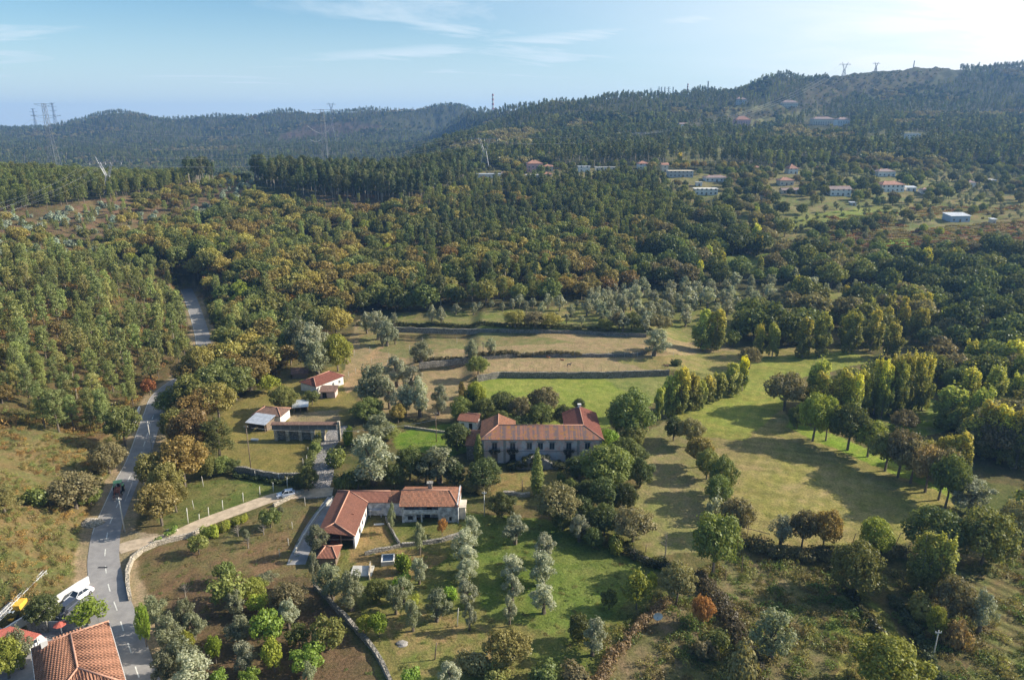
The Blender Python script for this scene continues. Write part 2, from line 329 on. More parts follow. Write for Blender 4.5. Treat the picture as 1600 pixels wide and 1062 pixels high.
def hit(U, V):     # first meeting of photo rays with the terrain -> X, Y, Z arrays
    U = np.asarray(U, float); V = np.asarray(V, float); k = np.tan(PITCH + np.arctan((V - 531) / F))
    out = np.zeros((len(U), 3))
    for s in range(0, len(U), 2000):
        kk = k[s:s + 2000, None]; uu = U[s:s + 2000, None]; z = HC - RY * kk; d = RY * CP + (HC - z) * SP; x = (uu - 800) / F * d
        under = z < ground(x.ravel(), np.broadcast_to(RY, x.shape).ravel()).reshape(x.shape)
        i = np.argmax(under, 1); i = np.where(under.any(1), i, len(RY) - 1); i = np.maximum(i, 1)
        lo = RY[i - 1]; hi = RY[i]
        for _ in range(12):
            mid = (lo + hi) / 2; z = HC - mid * kk[:, 0]; d = mid * CP + (HC - z) * SP; x = (uu[:, 0] - 800) / F * d
            un = z < ground(x, mid); hi = np.where(un, mid, hi); lo = np.where(un, lo, mid)
        out[s:s + 2000] = np.stack([x, mid, ground(x, mid)], 1)
    return out
def H(u, v): return Vector(hit([u], [v])[0])
# ---------------- ground colours: what grows on each plot ----------------
GU, GV, GD = px_arr(GX, GY, GZ0)
jit = np.clip(3200 / np.maximum(GY, 60) / 6, .6, 7)
JU = GU + (fbm(GX / 3.5, GY / 3.5, 3, 21) - .5) * 2 * jit * 2; JV = GV + (fbm(GX / 3.5, GY / 3.5, 3, 31) - .5) * 2 * jit
def A3(c): return np.array(c)[None, None, :]
nA = fbm(GX / 9, GY / 9, 5, 41)[..., None]; nB = fbm(GX / 1.6, GY / 1.6, 3, 51)[..., None]; nC = fbm(GX / 40, GY / 40, 4, 61)[..., None]
nS = fbm((GX * .3 + GY) / 1.3, (GX - GY * .2) / 14, 3, 71)[..., None]
def blend(a, b, w=.5):
    k = np.clip((nA * w + nB * (1 - w) - .5) * 3 + .5, 0, 1); return A3(a) * (1 - k) + A3(b) * k
GC = blend((.040, .050, .022), (.060, .058, .028))
near_c = blend((.10, .105, .04), (.15, .115, .06)); k = (1 - sst(GY, 240, 330))[..., None]; GC = GC * (1 - k) + near_c * k
PLOTS = {
 'pine_floor': ([(-300, 380), (130, 380), (290, 430), (330, 560), (250, 600), (160, 700), (-300, 700)], (.13, .085, .045), (.08, .075, .035)),
 'oak_floor': ([(130, 370), (700, 340), (1000, 380), (1000, 450), (620, 480), (560, 500), (460, 560), (350, 640), (300, 560), (290, 430)], (.085, .06, .03), (.05, .05, .024)),
 'ridge_heath': ([(-200, 300), (60, 322), (150, 312), (290, 295), (385, 270), (400, 300), (330, 345), (210, 375), (60, 378), (-200, 385)], (.17, .10, .075), (.12, .105, .05)),
 'clearing': ([(450, 310), (520, 300), (600, 305), (590, 330), (520, 335)], (.13, .085, .06), (.09, .075, .045)),
 'bank': ([(-300, 690), (60, 665), (150, 690), (215, 645), (190, 750), (160, 830), (142, 900), (60, 935), (-300, 1000)], (.19, .14, .07), (.12, .125, .05)),
 'orchard': ([(215, 860), (330, 830), (450, 790), (500, 790), (470, 850), (485, 900), (600, 1062), (620, 1200), (250, 1200), (205, 920)], (.19, .125, .075), (.13, .125, .055)),
 'orchard_dark': ([(300, 900), (480, 900), (590, 1062), (590, 1200), (260, 1200), (250, 960)], (.15, .10, .065), (.11, .085, .05)),
 'lane_mouth': ([(176, 880), (182, 838), (205, 828), (255, 836), (225, 856), (205, 874), (200, 890)], (.40, .32, .24), (.34, .28, .22)),
 'yard_green': ([(240, 800), (300, 752), (420, 742), (470, 752), (440, 772), (300, 820), (260, 830)], (.11, .145, .04), (.16, .15, .06)),
 'paddock': ([(350, 640), (430, 600), (530, 570), (560, 640), (500, 690), (480, 735), (430, 742), (350, 728), (330, 690)], (.23, .19, .065), (.18, .155, .06)),
 'farm_dirt': ([(455, 645), (530, 640), (535, 662), (450, 662)], (.30, .24, .16), (.24, .19, .12)),
 'pasture': ([(560, 500), (640, 505), (1000, 520), (1150, 545), (1170, 560), (1040, 586), (780, 586), (742, 598), (715, 640), (700, 660), (600, 650), (560, 610), (535, 590), (545, 530)], (.31, .225, .14), (.26, .21, .12)),
 'pasture_green': ([(560, 505), (700, 520), (820, 520), (900, 535), (700, 545), (640, 560), (560, 540)], (.18, .19, .08), (.24, .18, .10)),
 'pasture_corner': ([(960, 562), (1150, 548), (1160, 600), (1050, 586), (1000, 575)], (.20, .20, .07), (.24, .19, .09)),
 'dirt_trail': ([(535, 600), (560, 575), (592, 540), (600, 542), (575, 570), (560, 600), (545, 615)], (.36, .25, .15), (.32, .22, .13)),
 'terrace_grass': ([(600, 505), (620, 488), (800, 485), (950, 470), (1150, 455), (1180, 480), (1130, 540), (1000, 525), (800, 515), (620, 512)], (.15, .175, .05), (.22, .18, .09)),
 'meadow': ([(742, 598), (780, 588), (1045, 586), (1040, 620), (1000, 640), (960, 665), (900, 668), (740, 650)], (.20, .245, .05), (.22, .235, .06)),
 'meadow_dull': ([(935, 587), (1045, 585), (1035, 625), (1000, 625)], (.17, .20, .06), (.20, .20, .075)),
 'kitchen_plot': ([(610, 675), (720, 660), (745, 700), (700, 715), (620, 700)], (.13, .22, .03), (.17, .19, .05)),
 'field': ([(1035, 650), (1100, 620), (1165, 590), (1150, 545), (1350, 545), (1370, 560), (1240, 590), (1220, 640), (1300, 690), (1520, 790), (1440, 845), (1200, 858), (1130, 800), (1090, 700)], (.25, .23, .075), (.29, .235, .115)),
 'field_green': ([(1040, 645), (1100, 615), (1160, 560), (1330, 548), (1360, 566), (1240, 592), (1220, 640), (1160, 690), (1090, 680)], (.225, .26, .06), (.26, .25, .07)),
 'field_edge': ([(1240, 655), (1400, 718), (1520, 782), (1514, 790), (1390, 738), (1230, 668)], (.20, .30, .04), (.22, .24, .06)),
 'strip': ([(990, 690), (1040, 655), (1080, 690), (1100, 740), (1130, 800), (1120, 860), (1020, 870), (960, 850), (1000, 760)], (.27, .225, .125), (.20, .20, .075)),
 'lawn': ([(760, 740), (900, 735), (900, 790), (770, 790)], (.26, .19, .085), (.16, .17, .055)),
 'olive_lawn': ([(560, 830), (720, 800), (960, 820), (1050, 890), (1040, 940), (940, 1062), (940, 1200), (620, 1200), (560, 950), (480, 870)], (.125, .155, .04), (.18, .155, .065)),
 'olive_bright': ([(700, 800), (850, 810), (1000, 880), (1010, 900), (960, 960), (860, 990), (760, 960), (740, 880)], (.125, .175, .04), (.15, .17, .05)),
 'olive_tan': ([(590, 960), (700, 960), (800, 1000), (760, 1062), (640, 1062)], (.15, .18, .05), (.24, .17, .09)),
 'yard_straw': ([(560, 830), (600, 815), (620, 855), (700, 870), (640, 905), (560, 900), (545, 870)], (.26, .18, .085), (.22, .17, .08)),
 'se_green': ([(940, 1062), (1000, 960), (1080, 900), (1150, 870), (1250, 880), (1300, 1062), (1300, 1200), (940, 1200)], (.14, .145, .06), (.19, .145, .09)),
 'se_vines': ([(1290, 930), (1350, 920), (1460, 1062), (1460, 1200), (1330, 1200)], (.17, .20, .05), (.22, .18, .07)),
 'se_field': ([(1480, 890), (1600, 870), (1750, 870), (1750, 1200), (1540, 1200)], (.20, .15, .08), (.14, .15, .055)),
 'river_meadow': ([(1360, 640), (1440, 620), (1540, 640), (1500, 670), (1400, 690)], (.16, .23, .04), (.20, .18, .08)),
 'east_meadow': ([(1470, 740), (1600, 760), (1600, 830), (1500, 800)], (.09, .11, .035), (.13, .13, .05)),
 'olive_field': ([(1270, 455), (1370, 450), (1385, 478), (1290, 490)], (.16, .18, .05), (.21, .19, .08)),
 'orchard_gap': ([(1130, 400), (1220, 395), (1200, 425), (1130, 430)], (.12, .17, .04), (.16, .15, .06)),
 'belt_ground': ([(1035, 290), (1200, 262), (1450, 262), (1800, 268), (1800, 400), (1230, 400), (1045, 350)], (.21, .17, .09), (.13, .155, .055)),
 'hill_plots': ([(1040, 235), (1110, 225), (1180, 240), (1120, 255), (1040, 262)], (.17, .155, .07), (.12, .13, .05)), 'hill_plots_b': ([(1340, 200), (1440, 205), (1520, 215), (1440, 232), (1350, 222)], (.14, .135, .065), (.11, .12, .05)), 'hill_plots_c': ([(1130, 170), (1240, 160), (1300, 175), (1240, 195), (1150, 200)], (.15, .14, .07), (.10, .11, .05)),
 'village_a': ([(1200, 345), (1380, 320), (1420, 335), (1240, 360)], (.17, .22, .05), (.20, .19, .07)),
 'village_b': ([(1220, 380), (1330, 365), (1420, 370), (1400, 400), (1240, 400)], (.23, .18, .10), (.15, .15, .06)),
 'village_c': ([(1040, 318), (1180, 310), (1230, 330), (1100, 335)], (.21, .19, .075), (.15, .16, .06)),
 'village_d': ([(1320, 370), (1600, 345), (1750, 345), (1750, 395), (1500, 392), (1400, 405), (1320, 400)], (.18, .12, .08), (.11, .12, .05)),
 'village_e': ([(1400, 320), (1600, 305), (1750, 305), (1750, 345), (1420, 345)], (.25, .18, .09), (.14, .17, .05)),
 'village_f': ([(1375, 375), (1420, 372), (1425, 388), (1385, 392)], (.20, .32, .05), (.20, .28, .05)),
 'village_g': ([(1560, 350), (1640, 350), (1640, 362), (1560, 362)], (.40, .25, .15), (.36, .22, .14)),
 'hill_green': ([(1055, 200), (1095, 198), (1100, 215), (1058, 218)], (.20, .22, .07), (.16, .17, .06)),
 'hill_brown': ([(1080, 190), (1170, 175), (1250, 160), (1270, 130), (1330, 118), (1480, 108), (1430, 135), (1330, 150), (1290, 168), (1200, 182), (1110, 205)], (.075, .062, .04), (.055, .06, .03)),
 'far_scar': ([(430, 215), (480, 195), (560, 190), (600, 197), (540, 210), (440, 225)], (.10, .065, .05), (.06, .055, .035)),
 'village_base': ([(735, 268), (900, 262), (1000, 268), (1180, 275), (1300, 285), (1300, 300), (1100, 300), (900, 285), (760, 290)], (.15, .15, .06), (.20, .16, .10)),
}
for nm, (poly, a, b) in PLOTS.items():
    m = inpoly(JU, JV, poly)
    if nm in ('pine_floor', 'oak_floor'): m &= GY > 120
    GC[m] = blend(a, b)[m]
# mowing lines on the big field, worn verge beside the road, lane, cobbles
m = inpoly(JU, JV, PLOTS['field'][0]); GC[m] *= (.74 + .5 * nS)[m] * (.95 + .05 * np.sin((GX * .86 - GY * .5) * 2.1 + nC[..., 0] * 5))[..., None][m]
m = inpoly(JU, JV, PLOTS['se_field'][0]) | inpoly(JU, JV, PLOTS['se_vines'][0]); GC[m] *= (1 + .42 * np.sin((GX * .80 + GY * .60) * 3.0 + nC[..., 0] * 2))[..., None][m]
GC *= (.80 + .4 * nC) * (.84 + .32 * nB)
vg = (1 - sst(D_ROAD + (nB[..., 0] - .5) * 1.4, 4.2, 5.2)) * (GY < 330)
GC = GC * (1 - vg[..., None]) + blend((.34, .26, .18), (.28, .22, .15)) * vg[..., None]
me = mesh_np('ground', np.stack([GX, GY, GZ], -1).reshape(-1, 3), (lambda i: np.stack([i, i + 1, i + NX + 1, i + NX], -1))((np.arange(len(Ys) - 1)[:, None] * NX + np.arange(NX - 1)[None, :]).reshape(-1)))
ca = me.color_attributes.new('plot', 'FLOAT_COLOR', 'POINT'); ca.data.foreach_set('color', np.concatenate([GC, np.ones(GC.shape[:2] + (1,))], -1).astype(np.float32).ravel())
me.polygons.foreach_set('use_smooth', np.ones(len(me.polygons), bool))
gm = bpy.data.materials.new('ground'); gm.use_nodes = True; t = gm.node_tree; b = t.nodes['Principled BSDF']; b.inputs['Roughness'].default_value = .95; b.inputs['Specular IOR Level'].default_value = .1
at = nn(t, 'ShaderNodeVertexColor', layer_name='plot'); oc = nn(t, 'ShaderNodeTexCoord').outputs['Object']
f1 = noise(t, oc, 2.2, 9, .8); f2 = noise(t, oc, .35, 4, .6)
c = mixc(t, 1., at.outputs[0], mixc(t, ramp(t, f1, .3, .7), (.50, .54, .46), (1.45, 1.40, 1.32)), 'MULTIPLY')
c = mixc(t, 1., c, mixc(t, ramp(t, f2, .35, .65), (.86, .92, .8), (1.1, 1.05, 1.05)), 'MULTIPLY')
t.links.new(c, b.inputs['Base Color'])
bp = nn(t, 'ShaderNodeBump'); bp.inputs['Strength'].default_value = .7; bp.inputs['Distance'].default_value = .35; t.links.new(noise(t, oc, 2.6, 8, .75), bp.inputs['Height']); t.links.new(bp.outputs[0], b.inputs['Normal'])
me.materials.append(gm); go = bpy.data.objects.new('ground', me); COL.objects.link(go); tag(go, kind='structure')

def ribbon(name, line, offs, mt, dz=.05, parent=None):
    vs = []; n = len(offs)
    for i, p in enumerate(line):
        d = (line[min(i + 1, len(line) - 1)] - line[max(i - 1, 0)]); d.z = 0; d.normalize(); r = Vector((d.y, -d.x, 0))
        for o in offs: q = p + r * o; vs.append((q.x, q.y, gz(q.x, q.y) + dz))
    fs = [(i * n + k, i * n + k + 1, (i + 1) * n + k + 1, (i + 1) * n + k) for i in range(len(line) - 1) for k in range(n - 1)]
    m = MB(); m.add(vs, fs); return m.build(name, mt)
M_ASPH = mat('worn asphalt', (.25, .24, .24), .85, var=.09, scale=.5, col2=(.28, .27, .262), bump=.2, bscale=12)
M_LINE = mat('faded road paint', (.62, .62, .58), .7, var=.2, scale=2)
M_LANE = mat('pale lane gravel', (.46, .37, .27), .95, var=.2, scale=.8, bump=.4)
M_COB = stone_mat('cobbles', (.20, .19, .20), (.34, .32, .31), (.10, .09, .07), .55, .55)
M_CONC = mat('concrete drive', (.26, .255, .26), .9, var=.22, scale=.5)
tag(ribbon('road', ROAD, (-2.75, -1.4, 0, 1.2, 2.3), M_ASPH, .06), kind='structure')
tag(ribbon('lane', LANE[3:], (-1.9, -.9, 0, .9, 1.8), M_LANE, .05), kind='structure')
tag(ribbon('cobbled_lane', COB, (-2.4, -1.2, 0, 1.2, 2.2), M_COB, .04), kind='structure')
tag(ribbon('driveway', DRV, (-1.7, -.8, 0, .8, 1.6), M_CONC, .05), kind='structure')
# broken centre line
acc = 0; mk = MB(); L = smooth_line(ROAD_C, 24)
for i in range(len(L) - 1):
    seg = (L[i + 1] - L[i]).length; ph = acc % 6.0; acc += seg
    if ph < 2.6 and L[i].y < 215:
        d = (L[i + 1] - L[i]).normalized(); r = Vector((d.y, -d.x, 0)) * .085; z = .075
        q = [L[i] - r, L[i] + r, L[i + 1] + r, L[i + 1] - r]; mk.add([(p.x, p.y, gz(p.x, p.y) + z) for p in q], [(0, 1, 2, 3)])
tag(mk.build('road_marking', M_LINE), kind='structure')
ml = MB()
for side, a, b_ in ((-2.6, 70, 330),):
    for i in range(len(L) - 1):
        d = (L[i + 1] - L[i]).normalized(); r = Vector((d.y, -d.x, 0))
        if L[i].y > 118:
            q = [L[i] + r * (side - .05), L[i] + r * (side + .05), L[i + 1] + r * (side + .05), L[i + 1] + r * (side - .05)]; ml.add([(p.x, p.y, gz(p.x, p.y) + .075) for p in q], [(0, 1, 2, 3)])
tag(ml.build('road_edge_line', M_LINE), kind='structure')
sb = MB(); p = P(168, 886.5, 0); sb.box(p.x - 1.7, p.x - .05, p.y - .22, p.y + .22, .066, .075, None)
tag(sb.build('road_patch', mat('fresh asphalt', (.05, .05, .055), .9)), kind='structure')
lt = MB(); lp = [P(u, v, 0) for u, v in ((143, 921), (118, 935), (95, 955), (75, 975), (40, 1000), (0, 1045), (-60, 1120), (60, 1160), (215, 1160), (190, 985), (158, 940))]
lt.add([(q.x, q.y, .045) for q in lp], [tuple(range(len(lp)))]); o = lt.build('forecourt', M_CONC); tag(o, kind='structure')
# ---------------- foliage ----------------
def leaf_mat(name, low=None):
    m = bpy.data.materials.new(name); m.use_nodes = True; t = m.node_tree; t.nodes.clear()
    out = nn(t, 'ShaderNodeOutputMaterial'); oi = nn(t, 'ShaderNodeObjectInfo'); ge = nn(t, 'ShaderNodeNewGeometry'); tc = nn(t, 'ShaderNodeTexCoord')
    at = nn(t, 'ShaderNodeAttribute', attribute_type='INSTANCER', attribute_name='tcol')
    c = mixc(t, mathn(t, 'GREATER_THAN', at.outputs['Fac'], .001), oi.outputs['Color'], at.outputs['Color'])
    if low:      # autumn turns the top of the crown first
        s = nn(t, 'ShaderNodeSeparateXYZ'); t.links.new(tc.outputs['Generated'], s.inputs[0])
        h = mathn(t, 'ADD', s.outputs[2], mathn(t, 'MULTIPLY', mathn(t, 'SUBTRACT', ge.outputs['Random Per Island'], .5), .5))
        c = mixc(t, ramp(t, h, .50, .85), low, c)
    r = ge.outputs['Random Per Island']
    c = mixc(t, 1., c, mixc(t, r, (.92, .96, .84), (1.80, 1.74, 1.55)), 'MULTIPLY')
    hs = nn(t, 'ShaderNodeHueSaturation'); t.links.new(c, hs.inputs['Color'])
    t.links.new(mathn(t, 'ADD', .485, mathn(t, 'MULTIPLY', oi.outputs['Random'], .03)), hs.inputs['Hue'])
    t.links.new(mathn(t, 'ADD', .75, mathn(t, 'MULTIPLY', oi.outputs['Random'], .5)), hs.inputs['Value']); c = hs.outputs[0]
    d = nn(t, 'ShaderNodeBsdfDiffuse'); t.links.new(c, d.inputs[0])
    tr = nn(t, 'ShaderNodeBsdfTranslucent'); t.links.new(mixc(t, 1., c, (1.25, 1.2, .6), 'MULTIPLY'), tr.inputs[0])
    mx = nn(t, 'ShaderNodeMixShader'); mx.inputs[0].default_value = .33; t.links.new(d.outputs[0], mx.inputs[1]); t.links.new(tr.outputs[0], mx.inputs[2])
    gl = nn(t, 'ShaderNodeBsdfGlossy'); gl.inputs['Roughness'].default_value = .45; gl.inputs['Color'].default_value = (.9, .95, 1, 1)
    m2 = nn(t, 'ShaderNodeMixShader'); m2.inputs[0].default_value = .015; t.links.new(mx.outputs[0], m2.inputs[1]); t.links.new(gl.outputs[0], m2.inputs[2])
    t.links.new(m2.outputs[0], out.inputs[0]); return m
M_LEAF = leaf_mat('leaves'); M_POP = leaf_mat('turning leaves', (.18, .195, .065))
M_BARK = mat('bark', (.16, .13, .10), .95, var=.35, scale=4, bump=.4); M_PALEBARK = mat('pale bark', (.30, .26, .21), .9, var=.3, scale=2)
RNG = np.random.default_rng(7)
def leaves(lobes, n, leaf, rng, asp=1.0, up=.25, shell=.74):
    L = np.array(lobes, float); w = L[:, 3] * (L[:, 3] + L[:, 4]); w /= w.sum(); pos = []; nor = []; cnt = 0
    while cnt < n:
        k = rng.choice(len(L), n, p=w); d = rng.normal(size=(n, 3)); d /= np.linalg.norm(d, axis=1)[:, None]; d[:, 2] += .12
        rad = shell + (1.08 - shell) * rng.random(n) ** .6; rad = np.where(rng.random(n) < .12, 1.0 + .5 * rng.random(n), rad); q = L[k, :3] + d * L[k][:, [3, 3, 4]] * rad[:, None]
        dd = np.sqrt(((q[:, None, :2] - L[None, :, :2]) ** 2).sum(2) / L[None, :, 3] ** 2 + (q[:, None, 2] - L[None, :, 2]) ** 2 / L[None, :, 4] ** 2)
        ok = (dd.min(1) > .62) & (q[:, 2] > .05); pos.append(q[ok]); nor.append(d[ok]); cnt += ok.sum()
    p = np.concatenate(pos)[:n]; nr = np.concatenate(nor)[:n] + rng.normal(size=(n, 3)) * .5; nr[:, 2] += up
    nr /= np.linalg.norm(nr, axis=1)[:, None]; a = np.cross(nr, rng.normal(size=(n, 3))); a /= np.linalg.norm(a, axis=1)[:, None]; b = np.cross(nr, a)
    s = leaf * (.55 + .8 * rng.random((n, 1))); j = lambda: (.75 + .5 * rng.random((n, 1)))
    V = np.stack([p + a * s * .5 * j() * asp, p + b * s * .5 * j(), p - a * s * .5 * j() * asp, p - b * s * .5 * j()], 1).reshape(-1, 3)
    return V
def lob_round(rng, Hh, Wd, z0, k, rr=(.16, .25), flat=.8):
    out = []; R0 = Wd / 2; zc = (z0 + Hh) / 2; hz = (Hh - z0) / 2
    for i in range(k):
        a = i * 2.39996 + rng.random() * .7; f = (i + .5) / k; zz = 1 - 1.75 * f; r = math.sqrt(max(0, 1 - zz * zz))
        rad = Wd * (rr[0] + (rr[1] - rr[0]) * rng.random()); q = .60 + .40 * rng.random()
        out.append((math.cos(a) * r * R0 * q, math.sin(a) * r * R0 * q, zc + zz * hz * (.62 + .25 * rng.random()), rad, rad * flat))
    out.append((0, 0, zc, Wd * .27, hz * .6)); return out
def sp_lobes(sp, rng):
    U = lambda a, b: a + (b - a) * rng.random()
    if sp == 'oak': return lob_round(rng, 9, 8.4, 2.0, 46, (.065, .145)), 2.2
    if sp == 'broad': return lob_round(rng, 9, 8.0, .7, 46, (.075, .155), .9), 1.5
    if sp == 'citrus': return lob_round(rng, 3.2, 3.2, .75, 14, (.15, .23)), .9
    if sp == 'bush': return [(U(-.9, .9), U(-.9, .9), U(.3, 1.3), U(.4, .8), U(.4, .8)) for _ in range(11)] + [(0, 0, .8, .9, .8)], .3
    if sp == 'olive':
        out = []
        for i in range(36):
            a = U(0, 6.28); z = U(1.5, 5.1); r = U(.3, 1.75) * (1 - abs(z - 2.9) / 3.6); rd = U(.24, .55); out.append((math.cos(a) * r, math.sin(a) * r, z, rd, rd * U(.9, 1.5)))
        return out, 1.3
    if sp == 'poplar':
        out = [(0, 0, 7, 1.2, 5)]
        for i in range(74):
            z = U(1.3, 12.6); a = U(0, 6.28); w = 2.5 * (1 - max(0, (z - 9) / 7.5)) * min(1, .6 + z / 8); r = w * U(.3, 1); out.append((math.cos(a) * r, math.sin(a) * r, z, U(.28, .62), U(.6, 1.5)))
        return out, 2
    if sp == 'pine':
        out = []; z = 3.0
        while z < 10.6:
            w = 2.3 * (1 - (z - 3) / 9.4) ** .45 * U(.5, 1.15); k = max(2, int(2 + w * 2.0)); a0 = U(0, 6)
            for i in range(k):
                a = a0 + i * 6.283 / k + U(-.4, .4); r = w * U(.45, .95); out.append((math.cos(a) * r, math.sin(a) * r, z + U(-.2, .5) + r * .15, U(.4, .75), U(.35, .65)))
            z += U(.6, 1.25)
        out.append((0, 0, 10.5, .3, .6)); return out, 3
    if sp == 'euca':
        out = []
        for i in range(22):
            z = U(6.5, 17); a = U(0, 6.28); w = 2.2 * min(1, (z - 4.5) / 4) * (1 - max(0, z - 13) / 6); r = w * U(.2, .95); out.append((math.cos(a) * r, math.sin(a) * r, z, U(.6, 1.1), U(.7, 1.4)))
        return out, 6
    if sp == 'cypress':
        out = []
        for i in range(34):
            z = .6 + i * .27; w = 1.1 * math.sin(min(1, (z + 1.2) / 4.2) * 1.57) * (1 - max(0, z - 4) / 6.6) ** .7; a = i * 2.4; out.append((math.cos(a) * w * .45, math.sin(a) * w * .45, z, max(.16, w * .62), .6))
        return out, .4
    if sp == 'heath': return [(U(-.8, .8), U(-.8, .8), U(.1, .5), U(.25, .5), U(.2, .45)) for _ in range(7)], .1
    if sp == 'vine': return [(x * .9 + U(-.1, .1), U(-.1, .1), 1.0 + U(-.1, .25), .48, U(.35, .5)) for x in range(-3, 4)], .6
NOM = dict(oak=(9, 8.4), broad=(9, 8.4), citrus=(3.2, 3.3), bush=(2.0, 3.0), olive=(5.6, 4.3), poplar=(15, 5), pine=(11, 4.8), euca=(18, 5.4), cypress=(10, 2.6), heath=(.8, 2.2), vine=(1.6, 7.2))
LEAF = dict(oak=(.34, 7200, .62, 1700, 1.5, 210), broad=(.32, 8000, .62, 1800, 1.5, 220), citrus=(.22, 2200, .45, 450, 1.2, 70), bush=(.22, 1500, .42, 320, 1., 50), olive=(.24, 4300, .5, 850, 1.3, 90), poplar=(.36, 7500, .6, 2200, 1.4, 250), pine=(.27, 5200, .5, 1300, 1.2, 160), euca=(.36, 4800, .65, 1250, 1.5, 170), cypress=(.22, 5200, .45, 800, 1, 90), heath=(.2, 220, .17, 230, .6, 40), vine=(.3, 500, .5, 160, 1., 50))
def trunk_mb(sp, lobes, t0, rng, lod):
    H_, W_ = NOM[sp]; m = MB(); r0 = {'olive': .24, 'poplar': .20, 'pine': .16, 'euca': .20, 'oak': .26, 'broad': .26, 'citrus': .1, 'cypress': .14, 'bush': .05, 'heath': .02, 'vine': .04}[sp]
    n = 6 if lod == 0 else 4; top = {'oak': .55, 'broad': .5, 'olive': .45, 'citrus': .5, 'bush': .4}.get(sp, .93) * H_
    j = lambda s: rng.normal() * s
    pts = [(0, 0, -.6), (0, 0, .02), (j(.08), j(.08), t0), (j(.16), j(.16), (t0 + top) / 2), (j(.2), j(.2), top)]
    m.tube(pts, [r0 * 1.5, r0 * 1.25, r0, r0 * .6, r0 * .15], n, False)
    if lod == 0:
        L = sorted(lobes, key=lambda l: -l[3])[1:9] if sp not in ('pine', 'euca', 'poplar') else list(rng.permutation(np.array(lobes))[:12])
        for l in L:
            z = min(l[2] - .3, t0 + (l[2] - t0) * (.35 if sp not in ('pine', 'euca') else .85)) if l[2] > t0 else t0
            m.tube([(0, 0, max(z, .3)), (l[0] * .5, l[1] * .5, (z + l[2]) / 2 + .1), (l[0] * .95, l[1] * .95, l[2])], [r0 * .45, r0 * .28, r0 * .08], 4, False)
    return m
PROTO = {}
def proto(sp, var, lod):
    k = (sp, var, lod)
    if k in PROTO: return PROTO[k]
    rng = np.random.default_rng(abs(hash_(sp)) + var * 17 + 5); lob, t0 = sp_lobes(sp, rng); lf = LEAF[sp]; asp = {'pine': .55, 'olive': .55, 'euca': .6}.get(sp, 1.)
    V = leaves(lob, lf[lod * 2 + 1], lf[lod * 2], rng, asp, shell=.5 if sp in ('pine', 'olive') else .74); lm = M_POP if sp == 'poplar' else M_LEAF; bk = M_PALEBARK if sp in ('euca', 'poplar') else M_BARK
    tm = trunk_mb(sp, lob, t0, rng, lod)
    if lod == 0:
        me = mesh_np('crown', V, np.arange(len(V)).reshape(-1, 4)); me.materials.append(lm)
        tr = bpy.data.meshes.new('trunk'); tr.from_pydata(tm.v, [], tm.f); tr.materials.append(bk); PROTO[k] = (me, tr)
    else:
        nv = len(V); tv = np.array(tm.v); me = mesh_np('tree', np.concatenate([V, tv]), np.concatenate([np.arange(nv).reshape(-1, 4), np.array(tm.f) + nv]))
        me.materials.append(lm); me.materials.append(bk); mi = np.zeros(len(me.polygons), np.int32); mi[nv // 4:] = 1; me.polygons.foreach_set('material_index', mi); PROTO[k] = (me,)
    return PROTO[k]
def hash_(s): return sum((i + 3) * ord(c) for i, c in enumerate(s))
NVAR = dict(oak=5, broad=5, citrus=3, bush=4, olive=5, poplar=4, pine=5, euca=5, cypress=2, heath=4, vine=2)
PAL = {
 'ochre': [(.215, .185, .06), (.235, .185, .06), (.18, .165, .055), (.19, .15, .055), (.15, .155, .05), (.24, .205, .065), (.13, .145, .05)],
 'brown': [(.21, .155, .065), (.18, .14, .055), (.22, .155, .055), (.17, .145, .055)],
 'orange': [(.27, .13, .05)], 'rust': [(.22, .15, .075)], 'greybrown': [(.19, .165, .09), (.17, .15, .08)],
 'green': [(.12, .14, .045), (.14, .16, .048), (.105, .122, .042), (.16, .165, .052)],
 'dark': [(.082, .10, .038), (.095, .112, .04), (.07, .088, .036)],
 'darkhill': [(.045, .065, .028), (.052, .072, .03), (.06, .075, .03), (.075, .09, .035)],
 'bright': [(.17, .24, .035), (.15, .21, .04)], 'yg': [(.24, .26, .045), (.20, .22, .045)],
 'yellow': [(.55, .47, .03)], 'silver': [(.23, .24, .185), (.20, .21, .16), (.26, .265, .21)], 'olive': [(.175, .185, .12), (.195, .205, .14), (.155, .165, .11)],
 'bluegrey': [(.21, .25, .22), (.24, .27, .235)], 'pine': [(.19, .22, .08), (.215, .235, .085), (.165, .19, .075), (.235, .225, .09), (.14, .16, .065)],
 'euca': [(.075, .095, .04), (.09, .105, .045), (.065, .085, .035), (.11, .12, .055)], 'ptop': [(.42, .385, .07), (.33, .33, .07), (.46, .41, .07)], 'heath': [(.28, .175, .065), (.18, .17, .06), (.22, .16, .07), (.15, .17, .055)],
 'cyp': [(.17, .19, .06)], 'vinec': [(.26, .13, .07), (.20, .16, .06), (.24, .18, .07)], 'weed': [(.11, .15, .04), (.16, .16, .055), (.15, .12, .055), (.09, .12, .035), (.19, .17, .06)],
}
NAME = dict(oak='oak_tree', broad='broadleaf_tree', citrus='fruit_tree', bush='bush', olive='olive_tree', poplar='poplar_tree', pine='pine_tree', euca='eucalyptus_tree', cypress='cypress_tree', vine='vine_row')
CAT = dict(oak='oak tree', broad='tree', citrus='fruit tree', bush='bush', olive='olive tree', poplar='poplar tree', pine='pine tree', euca='eucalyptus tree', cypress='cypress', vine='vine row')
NTREE = {}
